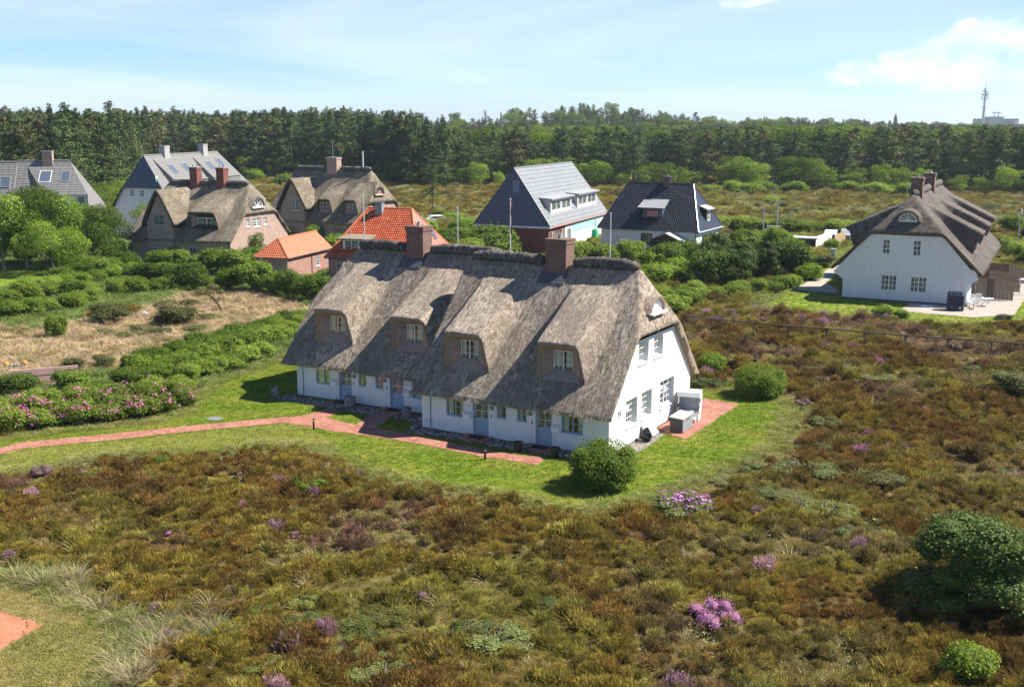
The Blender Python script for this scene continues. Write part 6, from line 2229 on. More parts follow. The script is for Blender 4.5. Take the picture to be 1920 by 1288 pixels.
# ================================================================== far landmarks
def tower():
    Y = 1500.0
    X = (1826 - 960) / FPX * Y * 1.0
    k = Y / FPX
    t = thing('radio_tower', 'tall slim radio tower with antenna platforms on the right horizon', 'tower', (X, Y, 0))
    zt = lambda y: CAM_H + (228 - y) * k
    MB().tube([(0, 0, 0), (0, 0, zt(192))], [2.0, 1.35], 14).build('shaft', M['weathered_metal'], t)
    MB().tube([(0, 0, zt(192)), (0, 0, zt(172)), (0, 0, zt(168)), (0, 0, zt(156))], [1.2, 0.9, 0.35, 0.15], 10).build('mast', M['weathered_metal'], t)
    for y, r in ((203.5, 4.1), (189.5, 4.3), (182.5, 3.6), (179.5, 4.2), (175, 2.6), (170, 2.2)):
        MB().lathe([(r, 0), (r, 0.7)], 16, (0, 0, zt(y))).build('platform', M['weathered_metal'], t)
    for y, dx in ((187, -3.6), (187, 3.4), (181, -3.2), (180, 3.6), (176, 1.8), (175, -1.9), (183, 2.2)):
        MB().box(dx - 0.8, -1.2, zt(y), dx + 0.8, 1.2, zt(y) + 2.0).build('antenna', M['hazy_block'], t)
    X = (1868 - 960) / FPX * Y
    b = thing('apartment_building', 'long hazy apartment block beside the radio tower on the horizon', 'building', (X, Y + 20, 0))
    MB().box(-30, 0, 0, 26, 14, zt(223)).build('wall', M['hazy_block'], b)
    MB().box(-14, -1, 0, 5, 15, zt(221)).build('stair_block', M['weathered_metal'], b)
    MB().box(-15, -2, zt(221) + .02, 6, 16, zt(219.5)).build('roof', M['zinc_grey'], b)
    for fl in range(4):
        for q in range(16):
            MB().box(-29 + q * 3.4, -0.12, zt(226) + 0.0 - fl * 3.0, -27.2 + q * 3.4, -0.02, zt(226) + 1.4 - fl * 3.0).build('window', M['lead_dark'], b)
    for x, h in ((-5, 208), (0.5, 207)):
        MB().tube([(x, 6, zt(220)), (x, 6, zt(h))], [0.8, 0.25], 6).box(x - 3, 5, zt(213), x + 3, 7, zt(213) + 1).build('roof_mast', M['weathered_metal'], b)
    X = (1898 - 960) / FPX * Y
    b = thing('white_building', 'small pale building right of the hazy apartment block', 'building', (X, Y + 5, 0))
    MB().box(-5, 0, 0, 6, 10, zt(233.5)).build('wall', M['white_paint_wall_far'], b)
    MB().box(-5, 0, zt(233.5), -3, 9, zt(227)).build('stair_tower', M['white_paint'], b)
    MB().box(-5.3, -.3, zt(233.5) + .02, 6.3, 10.3, zt(233.5) + .6).build('roof', M['zinc_grey'], b)
    b = thing('church_spire', 'tiny pointed church spire above the distant treetops', 'church', ((1665 - 960) / FPX * 1100, 1100, 0))
    z0 = CAM_H + (228 - 224) * 1100 / FPX
    MB().box(-1.3, -1.3, 0, 1.3, 1.3, z0).build('tower', M['lead_dark'], b)
    MB().lathe([(2.0, 0), (0.05, 6.0)], 8, (0, 0, z0)).build('spire', M['lead_dark'], b)


tower()


# ================================================================== vegetation: shapes
mat_leaf('leaf_clipped', (0.045, 0.075, 0.009), (0.11, 0.168, 0.017), (0.235, 0.31, 0.048))
mat_leaf('leaf_bright', (0.07, 0.11, 0.012), (0.16, 0.22, 0.025), (0.31, 0.37, 0.065))
mat_leaf('leaf_lime', (0.09, 0.15, 0.012), (0.19, 0.28, 0.03), (0.33, 0.42, 0.075))
mat_leaf('leaf_dark', (0.03, 0.052, 0.008), (0.068, 0.11, 0.015), (0.17, 0.23, 0.042))
mat_leaf('leaf_olive', (0.05, 0.055, 0.014), (0.12, 0.125, 0.034), (0.25, 0.245, 0.085), trans=0.15)
mat_leaf('leaf_grey', (0.05, 0.065, 0.016), (0.12, 0.14, 0.038), (0.24, 0.265, 0.09), trans=0.15)
mat_leaf('leaf_willow', (0.024, 0.040, 0.005), (0.062, 0.098, 0.013), (0.165, 0.21, 0.042), trans=0.15, spec=0.2)
mat_leaf('needle_dark', (0.026, 0.046, 0.013), (0.06, 0.094, 0.026), (0.14, 0.185, 0.055), trans=0.08, objvar=0.35)
mat_leaf('needle_warm', (0.05, 0.052, 0.015), (0.115, 0.112, 0.033), (0.215, 0.20, 0.07), trans=0.08, objvar=0.3)
mat_leaf('needle_mid', (0.04, 0.064, 0.014), (0.09, 0.13, 0.03), (0.185, 0.23, 0.065), trans=0.08, objvar=0.35)
mat_leaf('blossom_pink', (0.42, 0.07, 0.22), (0.60, 0.15, 0.36), (0.78, 0.38, 0.55), objvar=0.1, trans=0.15)
mat_leaf('blossom_heather', (0.32, 0.10, 0.30), (0.50, 0.20, 0.46), (0.66, 0.40, 0.62), objvar=0.1, trans=0.15)
mat_leaf('leaf_yellow', (0.055, 0.065, 0.012), (0.17, 0.18, 0.04), (0.33, 0.335, 0.10), trans=0.2)
mat_leaf('blossom_bright', (0.10, 0.09, 0.05), (0.52, 0.18, 0.40), (0.72, 0.40, 0.62), objvar=0.05, trans=0.15)
mat_leaf('blossom_dull', (0.09, 0.075, 0.04), (0.20, 0.115, 0.12), (0.46, 0.28, 0.40), objvar=0.1, trans=0.15)
mat_leaf('blossom_white', (0.5, 0.47, 0.36), (0.62, 0.6, 0.5), (0.75, 0.72, 0.65), objvar=0.1, trans=0.15)
mat_tuft('tuft')
mat_tuft('grass_blade', trans=0.3, root=0.6)


def leaf_quads(g, P, Nn, L, Wr=0.62):
    """diamond leaves at P facing Nn"""
    n = len(P)
    Nn = Nn / (np.linalg.norm(Nn, axis=1)[:, None] + 1e-9)
    r = g.normal(size=(n, 3))
    T = r - Nn * np.sum(r * Nn, 1)[:, None]
    T /= np.linalg.norm(T, axis=1)[:, None] + 1e-9
    B = np.cross(Nn, T)
    L = L[:, None] if np.ndim(L) else L
    V = np.stack([P - T * L * .5, P + B * L * Wr * .5 + Nn * L * .08, P + T * L * .5, P - B * L * Wr * .5 + Nn * L * .08], 1)
    return V.reshape(-1, 3), np.arange(4 * n).reshape(n, 4)


def leaf_cloud(g, lobes, n, size, up=0.35, zmin=-0.6, inner=0.16):
    lobes = np.array(lobes, float)
    area = lobes[:, 3] * lobes[:, 5]
    li = g.choice(len(lobes), n, p=area / area.sum())
    d = g.normal(size=(n, 3)); d /= np.linalg.norm(d, axis=1)[:, None]
    d[:, 2] = np.where(d[:, 2] < zmin, -d[:, 2] * 0.6, d[:, 2])
    rf = 1 - inner * np.abs(g.normal(size=n)); rf = np.where(g.uniform(size=n) < 0.14, rf + g.uniform(0, max(.14, inner * 1.1), n), rf)
    C_, Rr = lobes[li, :3], lobes[li, 3:6]
    P = C_ + d * Rr * rf[:, None]
    keep = np.ones(n, bool)
    for k, lo in enumerate(lobes):
        q = np.linalg.norm((P - lo[:3]) / lo[3:6], axis=1)
        keep &= ~((q < 0.72) & (li != k))
    keep &= P[:, 2] > 0.02
    P, d, li = P[keep], d[keep], li[keep]
    m = len(P)
    N_ = d * 0.75 + g.normal(size=(m, 3)) * 0.55 + np.array([0, 0, up])
    lv = np.clip(0.30 * g.uniform(size=len(lobes))[li] + 0.20 + 0.5 * g.beta(2, 2.4, m), 0, 1)
    V, F = leaf_quads(g, P, N_, size * g.uniform(0.65, 1.35, m))
    return V, F, lv


def ico(bmsub=2):
    bm = bmesh.new(); bmesh.ops.create_icosphere(bm, subdivisions=bmsub, radius=1.0)
    v = np.array([p.co[:] for p in bm.verts]); f = np.array([[q.index for q in p.verts] for p in bm.faces]); bm.free()
    return v, f


ICO = ico(2)


def bush_mesh(name, mat, seed, lobes, n, size, up=0.3, core=0.66, inner=0.2):
    g = np.random.default_rng(seed)
    V, F, lv = leaf_cloud(g, lobes, n, size, up, inner=inner)
    Fq = [F]; Vq = [V]; lq = [lv]
    b = len(V)
    if core:
        for lo in lobes:                                         # added solid dark core, so that light does not fall straight through
            v = ICO[0] * np.array(lo[3:6]) * core + np.array(lo[:3])
            v[:, 2] = np.maximum(v[:, 2], 0.03)
            f = np.concatenate([ICO[1], ICO[1][:, 2:3]], 1)
            Vq.append(v); Fq.append(np.column_stack([f[:, 0], f[:, 1], f[:, 2], f[:, 2]]) + b); b += len(v); lq.append(np.full(len(f), .2))
    V = np.concatenate(Vq); lv = np.concatenate(lq)
    # triangles of the core as real triangles
    nt_ = len(F)
    me = bpy.data.meshes.new(name)
    faces = [tuple(x) for x in F] + [tuple(x[:3]) for q in Fq[1:] for x in q]
    me.from_pydata(V.tolist(), [], faces)
    me.materials.append(mat)
    a = me.attributes.new('leafv', 'FLOAT', 'FACE')
    a.data.foreach_set('value', lv.astype(np.float32))
    me.update()
    return me


def round_lobes(seed, k=9, rx=0.62, flat=0.8):
    """lobes of a bush of radius 1 and height about 1.5"""
    g = np.random.default_rng(seed)
    lo = [(0, 0, 0.66, 0.74, 0.74, 0.66)]
    for i in range(k):
        a = 2 * PI * i / k + g.uniform(-.3, .3)
        r = g.uniform(0.30, 0.60); z = g.uniform(0.35, 1.0)
        s = g.uniform(0.30, 0.46)
        lo.append((r * math.cos(a), r * math.sin(a), z, s, s, s * flat))
    return lo


def stems_mesh(name, seed, h=0.8, n=5, spread=0.35, r=0.05, mat='bark'):
    g = random.Random(seed)
    m = MB()
    for i in range(n):
        a = 2 * PI * i / n + g.uniform(-.4, .4)
        x, y = spread * math.cos(a), spread * math.sin(a)
        m.tube([(x * .15, y * .15, -0.05), (x * .5, y * .5, h * .5), (x, y, h)], [r, r * .7, r * .3], 6)
    me = bpy.data.meshes.new(name)
    me.from_pydata(m.v, [], m.f)
    me.materials.append(M[mat])
    return me


STEMS = [stems_mesh('stems', s) for s in (1, 2, 3)]
PROTO = {}


def proto(kind, mat, n, size, variants=3, k=9, up=0.3, flat=0.8, lob=None, inner=0.2):
    PROTO[kind] = [bush_mesh(kind, M[mat], 100 + 13 * v + len(PROTO) * 7, (lob or round_lobes)(v * 5 + len(PROTO), k, flat=flat) if lob is None else lob(v), n, size, up, inner=inner) for v in range(variants)]


def ball_lobes(v):
    g = np.random.default_rng(v + 3)
    lo = [(0, 0, 0.70, 0.95, 0.95, 0.74)]
    for i in range(12):
        a = 2 * PI * i / 12 + g.uniform(-.2, .2)
        lo.append((.56 * math.cos(a), .56 * math.sin(a), .34 + g.uniform(-.05, .08), .32, .32, .30))
    for i in range(14):
        a = 2 * PI * i / 14 + g.uniform(-.2, .2); z = g.uniform(0.45, 1.05); rr = math.sqrt(max(0.05, 1 - ((z - .70) / .82) ** 2)) * 0.68
        lo.append((rr * math.cos(a), rr * math.sin(a), z, .25, .25, .22))
    return lo


def fan_lobes(v):
    g = np.random.default_rng(v + 31)
    return [(g.uniform(-.6, .6), g.uniform(-.6, .6), g.uniform(.25, .6), g.uniform(.28, .5), g.uniform(.28, .5), g.uniform(.22, .36)) for i in range(9)]


def willow_lobes(v):
    g = np.random.default_rng(v + 77)
    lo = [(0, 0, 0.58, 0.72, 0.72, 0.56)]
    for i in range(34):
        a = g.uniform(0, 2 * PI); z = g.uniform(0.2, 1.25); r = g.uniform(.45, .86) * math.sqrt(max(.1, 1 - ((z - .5) / .95) ** 2)); s = g.uniform(.13, .30)
        lo.append((r * math.cos(a), r * math.sin(a), z, s * 1.15, s * 1.15, s * g.uniform(.6, .9)))
    return lo


proto('ball', 'leaf_bright', 17000, 0.055, 2, up=.6, lob=ball_lobes, inner=.12)
proto('hedge', 'leaf_bright', 3600, 0.105, 4, 11, up=.55)
proto('rose', 'leaf_bright', 3600, 0.09, 3, 11, up=.5)
proto('dark', 'leaf_dark', 4000, 0.09, 3, 13, up=.45)
proto('mid', 'leaf_clipped', 3800, 0.095, 4, 13, up=.5)
proto('lime', 'leaf_lime', 3400, 0.10, 4, 12, up=.5)
proto('olive', 'leaf_olive', 3600, 0.07, 3, 9)
proto('low', 'leaf_grey', 2400, 0.075, 3, lob=fan_lobes)
proto('lowgreen', 'leaf_bright', 2000, 0.085, 2, lob=fan_lobes)
proto('lowlime', 'leaf_yellow', 2600, 0.065, 3, lob=fan_lobes)
proto('bloom', 'blossom_bright', 3000, 0.055, 2, lob=fan_lobes, inner=.42)
proto('bloomdull', 'blossom_dull', 3000, 0.055, 2, lob=fan_lobes, inner=.42)
proto('willow', 'leaf_willow', 21000, 0.040, 1, lob=lambda v: willow_lobes(v), inner=.34)
PETALS = []
for v in range(3):
    g = np.random.default_rng(70 + v)
    lo = np.array(round_lobes(v, 9))
    n = 95
    li = g.integers(0, len(lo), n)
    d = g.normal(size=(n, 3)); d[:, 2] = np.abs(d[:, 2]); d /= np.linalg.norm(d, axis=1)[:, None]
    ctr = lo[li, :3] + d * lo[li, 3:6] * 1.0
    P = np.repeat(ctr, 6, 0) + g.normal(size=(n * 6, 3)) * 0.022
    V, F = leaf_quads(g, P, np.repeat(d, 6, 0) + g.normal(size=(n * 6, 3)) * .5, 0.075 * g.uniform(.7, 1.3, n * 6), 0.9)
    PETALS.append((V, F, g.uniform(0, 1, n * 6)))
BLOSSOM = {}
for nm in ('blossom_pink', 'blossom_heather', 'blossom_white'):
    BLOSSOM[nm] = [np_mesh('blossoms', V, F, M[nm], attrs={'leafv': ('FACE', lv)}) for V, F, lv in PETALS]
_pi = [0]


def bush(kind, p, r, h, label, group=None, name='bush', cat='bush', blossom=None, z=None):
    """bush > foliage (> blossoms), stems"""
    _pi[0] += 1
    i = _pi[0]
    zz = float(gz(np.array([p[0]]), np.array([p[1]]))[0]) if z is None else z
    t = thing(name, label, cat, (p[0], p[1], zz - 0.03), rnd.uniform(0, 2 * PI), group)
    t.scale = (r * rnd.uniform(.92, 1.08), r * rnd.uniform(.92, 1.08), h / 1.42)
    f = link('foliage', PROTO[kind][i % len(PROTO[kind])], t)
    link('stems', STEMS[i % 3], t)
    if blossom:
        b = link('blossoms', BLOSSOM[blossom][i % 3], f)
    return t


ORD = [w + ' from left' for w in ('second', 'third', 'fourth', 'fifth', 'sixth', 'seventh', 'eighth', 'ninth', 'tenth', 'eleventh', 'twelfth')]


def row(kind, pts, spacing, r, h, label, group, jit=0.35, blossom=None, name='bush', cat='bush', every=1):
    P = [at(*q) for q in pts]
    L = [0]
    for a, b in zip(P[:-1], P[1:]): L.append(L[-1] + (b - a).length)
    n = max(1, int(L[-1] / spacing))
    for i in range(n + 1):
        lab = label if n > 11 else (['leftmost'] + ORD[:n - 1] + ['rightmost'])[i] + ' ' + label
        s = L[-1] * i / n
        k = max(j for j in range(len(L)) if L[j] <= s + 1e-6)
        k = min(k, len(P) - 2)
        q = P[k].lerp(P[k + 1], (s - L[k]) / max(1e-6, L[k + 1] - L[k]))
        bush(kind, (q.x + rnd.uniform(-jit, jit), q.y + rnd.uniform(-jit, jit)), r * rnd.uniform(.8, 1.2), h * rnd.uniform(.8, 1.18), lab, group, name, cat, blossom if i % every == 0 else None)


# --- single bushes near the long house
bush('ball', at(1131, 910), 1.82, 2.3, 'round clipped green bush on the lawn in front of the gable corner', name='clipped_bush', z=0)
bush('ball', at(1424, 742), 1.72, 2.1, 'round dark green bush at the lawn edge behind the beach chair patio', name='clipped_bush', z=0)
bush('lime', at(1333, 698), 1.3, 1.7, 'yellow green leafy shrub behind the house gable beside the fence', name='shrub', cat='shrub')
bush('low', at(1300, 722), 1.2, 1.1, 'grey green low shrub between the gable and the round dark bush', name='shrub', cat='shrub')
bush('low', at(1345, 722), 1.1, 0.9, 'low pale shrub below the yellow green leafy shrub', name='shrub', cat='shrub')
bush('willow', at(1858, 1135), 3.05, 3.5, 'large dark leafy shrub at the right edge of the heath with silvery leaf tips', name='shrub', cat='shrub')
bush('olive', at(1745, 1105), 1.2, 1.1, 'dark spreading branches at the left foot of the large right shrub', name='shrub', cat='shrub')
bush('hedge', at(1812, 1275), 0.95, 1.45, 'small bright green shrub at the bottom right corner of the heath', name='shrub', cat='shrub')
bush('olive', at(1905, 742), 1.7, 1.9, 'dense dark shrub in the heath at the right picture edge below the fence', name='shrub', cat='shrub')
bush('low', at(1500, 890), 1.9, 0.85, 'broad grey green creeping shrub right of the lawn tip', name='shrub', cat='shrub')
bush('low', at(1420, 880), 1.0, 0.6, 'small grey creeping shrub touching the lawn edge', name='shrub', cat='shrub')
bush('low', at(1280, 965), 1.5, 1.0, 'grey shrub with pink blossom sprays beside the clipped bush shadow', name='shrub', cat='shrub', blossom='blossom_heather')
bush('lowlime', at(1550, 960), 1.7, 0.7, 'pale green bramble patch in the middle of the right heath', name='shrub', cat='shrub')
bush('low', at(1590, 925), 1.3, 0.7, 'grey bramble patch behind the pale green one', name='shrub', cat='shrub')
bush('low', at(935, 1205), 1.4, 0.75, 'grey green low shrub in the heath below the clipped bush', name='shrub', cat='shrub')
bush('low', at(720, 1275), 1.45, 0.7, 'grey green low shrub at the bottom edge of the heath', name='shrub', cat='shrub')
bush('lowlime', at(650, 1185), 1.1, 0.7, 'yellow green low shrub beside the orange heather sprig', name='shrub', cat='shrub')
bush('lowlime', at(715, 1165), 0.9, 0.6, 'small yellow green low shrub right of the larger yellow green one', name='shrub', cat='shrub')
bush('lowgreen', at(578, 918), 0.9, 1.0, 'small dark green shrub in the heath below the path bend', name='shrub', cat='shrub')
bush('lowgreen', at(490, 1155), 0.55, 0.5, 'little dark green shrub in the left heath', name='shrub', cat='shrub')
bush('low', at(1020, 960), 0.8, 0.45, 'grey shrub at the lawn edge left of the clipped bush shadow', name='shrub', cat='shrub')
bush('hedge', at(818, 430), 2.2, 1.3, 'low dune bush in front of the parked white van', name='shrub', cat='shrub')
bush('mid', at(300, 870), 0.5, 0.5, 'small green tussock shrub in front of the brick path', name='shrub', cat='shrub')
g_ = random.Random(5)
for x, y in ((1640, 900), (1700, 860), (1600, 840), (1560, 800), (1660, 790), (1720, 760), (1640, 720), (1580, 690), (1520, 700), (1480, 660), (1440, 700), (1780, 800), (1840, 850), (1700, 690), (1660, 1000), (1600, 1010), (1480, 945), (1430, 930), (1360, 905), (1880, 880), (1820, 700), (1540, 850)):
    bush('low' if g_.random() < .6 else 'olive', at(x + g_.uniform(-12, 12), y + g_.uniform(-6, 6)), g_.uniform(.7, 1.5), g_.uniform(.4, .7), 'low pale green bramble patch among the brown heather at the right', 'bramble patches in the right heath', name='shrub', cat='shrub')
for x, y in ((700, 1195), (760, 1215), (560, 1180), (620, 1215), (830, 1235), (590, 1275), (690, 1235), (500, 1255), (880, 1190), (980, 1185), (1030, 1150), (560, 1130)):
    bush('low' if g_.random() < .6 else 'lowlime', at(x + g_.uniform(-12, 12), y + g_.uniform(-6, 6)), g_.uniform(.5, 1.0), g_.uniform(.4, .65), 'low leafy cushion in the heather at the bottom of the picture', 'leafy cushions in the bottom heath', name='shrub', cat='shrub')
# flowering heather clumps
for x, y, r, lab in ((1338, 1168, 0.85, 'bright pink flowering heather clump in the right foreground heath'), (325, 1000, 0.36, 'small pink flowering heather clump in the left heath'),
                     (80, 890, 0.55, 'dull purple heather clump at the left end of the heath'), (1540, 715, 0.5, 'purple heather sprig below the fence'),
                     (1312, 960, 0.6, 'lilac heather sprays beside the grey shrub at the lawn tip'), (785, 1120, 0.6, 'dark purple heather clump in the centre of the heath'), (1505, 760, 0.5, 'lilac heather clump at the right lawn corner'),
                     (1270, 1045, 0.4, 'lilac heather clump below the grey shrub at the lawn tip'), (1790, 658, 0.7, 'purple heather clump at the fence near the right edge'), (560, 905, 0.35, 'pale lilac heather clump at the upper edge of the heath')):
    bush('bloom' if 'bright' in lab or 'small pink' in lab else 'bloomdull', at(x, y), r * 1.15, r * 1.25 + .1, lab, name='heather_clump', cat='heather')
# --- left side: roses and hedges
row('rose', [(-25, 812), (120, 796), (250, 782), (335, 762)], 1.1, 1.2, 1.5, 'rose bush with pink blossoms in the row above the brick path', 'rose bushes above the brick path', blossom='blossom_pink', name='rose_bush', cat='rose bush')
row('rose', [(-25, 785), (140, 766), (260, 752), (330, 738)], 1.15, 1.25, 1.5, 'rose bush with few blossoms in the second row above the path', 'rose bushes in the second row', blossom='blossom_pink', name='rose_bush', cat='rose bush', every=2)
row('mid', [(200, 742), (270, 722), (340, 705)], 1.5, 1.3, 1.4, 'green bush between the roses and the hedge along the lawn', 'bushes between roses and hedge')
row('hedge', [(350, 714), (430, 690), (490, 672)], 1.15, 1.25, 1.35, 'rounded green bush in the front row of the hedge along the lawn', 'front row of the hedge along the lawn')
row('hedge', [(240, 715), (330, 690), (430, 662), (520, 636), (566, 620)], 1.3, 1.4, 1.4, 'rounded green bush in the middle row of the hedge along the lawn', 'middle row of the hedge along the lawn')
row('mid', [(250, 698), (380, 662), (470, 636), (566, 606)], 1.45, 1.4, 1.5, 'green bush in the back row of the hedge beside the dry grass', 'back row of the hedge beside the dry grass')
row('dark', [(-10, 735), (45, 735)], 1.6, 1.3, 1.5, 'dark glossy bush above the roses at the left picture edge', 'dark bushes at the left edge')
bush('mid', at(140, 735), 1.5, 1.7, 'dark green bush between the roses and the weathered boards')
bush('olive', at(135, 700), 1.2, 1.3, 'brownish olive shrub behind the weathered boards', name='shrub', cat='shrub')
bush('olive', at(195, 690), 1.0, 1.1, 'grey brown twiggy shrub at the end of the hedge', name='shrub', cat='shrub')
# --- dry grass island
bush('olive', at(208, 606), 2.3, 2.1, 'left olive shrub dome in the dry grass', name='shrub', cat='shrub')
bush('olive', at(332, 608), 2.3, 2.1, 'right olive shrub dome in the dry grass', name='shrub', cat='shrub')
bush('olive', at(265, 622), 1.3, 0.7, 'low dark shrub between the two olive domes', name='shrub', cat='shrub')
for x, y, r in ((195, 630, 1.0), (240, 634, 1.1), (300, 628, 1.0), (370, 620, 1.2), (395, 600, 1.0), (310, 575, 1.1), (355, 572, 1.0)):
    bush('olive', at(x, y), r * 1.4, 0.65, 'low brown heather cushion around the olive domes in the dry grass', 'heather cushions in the dry grass', name='heather_cushion', cat='heather')
bush('hedge', at(105, 634), 1.25, 2.2, 'small bright green bush standing alone on the dry grass')
# --- thickets in the left middle distance
row('hedge', [(-20, 600), (60, 590), (140, 575), (170, 565)], 1.9, 1.5, 1.6, 'bright green bush in the thicket beside the dry grass at the left', 'thicket beside the dry grass')
row('hedge', [(20, 570), (110, 556), (230, 552), (300, 545)], 2.0, 1.6, 1.6, 'bright green bush in the second row of the left thicket', 'second row of the left thicket')
row('lime', [(60, 545), (150, 530), (250, 515), (330, 520)], 2.1, 1.6, 1.5, 'light green bush in the back row of the left thicket', 'back row of the left thicket')
row('mid', [(120, 525), (200, 508), (290, 500)], 2.4, 1.8, 2.0, 'green bush below the grove of trees at the left', 'bushes below the left grove')
row('dark', [(275, 535), (340, 535)], 3.2, 2.2, 3.0, 'dark bush at the foot of the pink brick house', 'dark bushes at the pink brick house')
row('mid', [(370, 545), (430, 545), (490, 548), (545, 560), (580, 565)], 2.6, 2.2, 3.1, 'tall dark green bush in the row in front of the orange annex', 'tall bushes before the orange annex')
row('mid', [(330, 505), (400, 508), (450, 515)], 3.0, 2.1, 2.7, 'green bush in the garden of the pink brick house', 'bushes in the garden of the pink brick house')
row('lime', [(265, 490), (330, 495)], 3.0, 2.2, 2.6, 'bright green bush left of the pink brick house', 'bright bushes left of the pink brick house')
row('mid', [(430, 500), (480, 500)], 3.0, 1.8, 2.4, 'green bush at the pink gable wall', 'bushes at the pink gable wall')
bush('hedge', at(216, 492), 2.2, 3.2, 'bush with white blossom sprays above the left thicket', blossom='blossom_white')
row('mid', [(520, 512), (560, 505), (600, 500)], 2.6, 1.7, 2.0, 'green bush between the annex and the long roof', 'bushes behind the annex')
row('lime', [(545, 455), (590, 462), (632, 468)], 4.0, 2.2, 3.0, 'light green bush between the thatched house and the orange roof', 'bushes behind the orange annex')
row('dark', [(-15, 496), (30, 494), (75, 492), (120, 492)], 3.2, 2.3, 2.8, 'added dark bush standing in for shade under the left grove', 'dark bushes added as shade under the left grove')  # row added to make the dark shade below the tree crowns
# --- behind the long house
bush('mid', at(922, 492), 4.6, 5.0, 'big rounded green bush between the two chimneys')
bush('hedge', at(878, 500), 3.0, 3.8, 'green bush left of the big rounded bush behind the ridge')
bush('lime', at(985, 508), 2.2, 2.3, 'light green bush right of the big rounded bush behind the ridge')
row('mid', [(790, 470), (840, 462), (872, 458)], 4.5, 2.6, 3.0, 'green bush on the dune beside the orange roof', 'bushes beside the orange roof')
row('lime', [(800, 440), (860, 440), (890, 432)], 5.0, 2.6, 2.4, 'light green dune bush before the grey tiled house', 'dune bushes before the grey tiled house')
row('hedge', [(1075, 500), (1130, 498), (1190, 498), (1230, 500)], 3.2, 2.5, 3.2, 'green bush in front of the black roofed bungalow', 'bushes in front of the bungalow')
row('lime', [(1150, 530), (1200, 535), (1240, 530), (1270, 520)], 2.8, 2.1, 2.4, 'light green bush in the second row before the bungalow', 'second row before the bungalow')
row('hedge', [(1190, 560), (1235, 575), (1265, 590), (1300, 560)], 2.2, 1.8, 1.9, 'bright bush beside the thatched gable hip', 'bright bushes beside the gable hip')
row('mid', [(1250, 500), (1290, 492), (1310, 500)], 3.5, 2.3, 3.0, 'green bush below the wooden porch', 'bushes below the porch')
bush('willow', at(1358, 530), 4.0, 5.4, 'tall grey green willow bush behind the heather', name='shrub', cat='shrub')
bush('dark', at(1325, 535), 3.0, 4.3, 'dark bush left of the tall willow bush')
bush('willow', at(1425, 522), 2.7, 4.2, 'grey leaved shrub between the two tall dark bushes', name='shrub', cat='shrub')
bush('dark', at(1478, 518), 3.3, 4.9, 'big dark green bush left of the pale path')
bush('lime', at(1520, 525), 1.8, 2.2, 'yellow green bush at the pale path')
bush('olive', at(1542, 500), 2.0, 1.7, 'brownish round bush on the lawn beside the pale path', name='shrub', cat='shrub')
row('hedge', [(1345, 560), (1400, 550), (1450, 548), (1490, 535)], 1.9, 1.4, 1.5, 'leafy green bush at the foot of the tall willow bush', 'leafy bushes at the heather edge')
row('hedge', [(1395, 470), (1435, 462), (1480, 478)], 3.5, 2.6, 3.0, 'green bush behind the tall dark bushes', 'bushes at the white gate pillar')
row('mid', [(1345, 478), (1385, 470)], 3.6, 2.6, 3.0, 'green bush right of the bungalow wall', 'bushes right of the bungalow')
row('lime', [(1555, 468), (1530, 462), (1490, 455)], 5.0, 1.6, 1.5, 'low bush along the white garden wall', 'low bushes along the white garden wall')
row('hedge', [(1350, 432), (1420, 434), (1500, 440), (1570, 440), (1640, 438)], 3.6, 3.0, 2.6, 'green hedge bush in the long hedge behind the gardens', 'long hedge behind the gardens')
row('lime', [(1340, 424), (1420, 424), (1500, 428), (1580, 428), (1660, 424)], 5.0, 3.6, 1.8, 'light green bush in the back row of the long hedge', 'back row of the long hedge')
bush('lime', at(1655, 594), 1.25, 1.35, 'leafy yellow green shrub on the lawn below the lower windows', name='shrub', cat='shrub')
bush('lime', at(1690, 596), 0.9, 1.0, 'smaller yellow green shrub right of the leafy one on the right lawn', name='shrub', cat='shrub')
bush('olive', at(1882, 600), 0.95, 0.75, 'low spreading conifer shrub at the corner of the pale terrace', name='shrub', cat='shrub')
row('hedge', [(1880, 470), (1910, 480), (1940, 500)], 2.8, 1.9, 2.2, 'green bush behind the board screens', 'bushes behind the board screens')
row('mid', [(1895, 440), (1945, 450)], 5.0, 2.6, 3.0, 'green bush near the street lamp', 'bushes near the street lamp')
# --- scrub on the far heath
for i in range(46):
    y = rnd.uniform(372, 420); x = rnd.uniform(760, 1960)
    if 880 < x < 1370 and y > 385: continue
    if 1580 < x < 1900 and y > 380: continue
    bush(rnd.choice(['olive', 'hedge', 'lime']), at(x, y), rnd.uniform(1.6, 3.4), rnd.uniform(0.8, 1.5), 'low scrub clump on the far heath before the wood', 'scrub clumps on the far heath', name='shrub', cat='shrub')


# ================================================================== trees
def limb_tree(name, seed, H=1.0, trunk=0.05, n=7, mat='bark', fork=0.3, spread=0.4):
    g = random.Random(seed)
    m = MB()
    m.tube([(0, 0, -0.02), (g.uniform(-.01, .01), g.uniform(-.01, .01), H * .3), (g.uniform(-.03, .03), g.uniform(-.03, .03), H * .6), (0, 0, H * .85)], [trunk, trunk * .8, trunk * .5, trunk * .15], 8)
    for i in range(n):
        a = 2 * PI * i / n + g.uniform(-.4, .4)
        z = H * g.uniform(fork, .6)
        e = spread * g.uniform(.6, 1)
        m.tube([(0, 0, z), (e * .5 * math.cos(a), e * .5 * math.sin(a), z + H * .14), (e * math.cos(a), e * math.sin(a), z + H * .24)], [trunk * .45, trunk * .3, trunk * .08], 6)
    me = bpy.data.meshes.new(name)
    me.from_pydata(m.v, [], m.f)
    me.materials.append(M[mat])
    return me


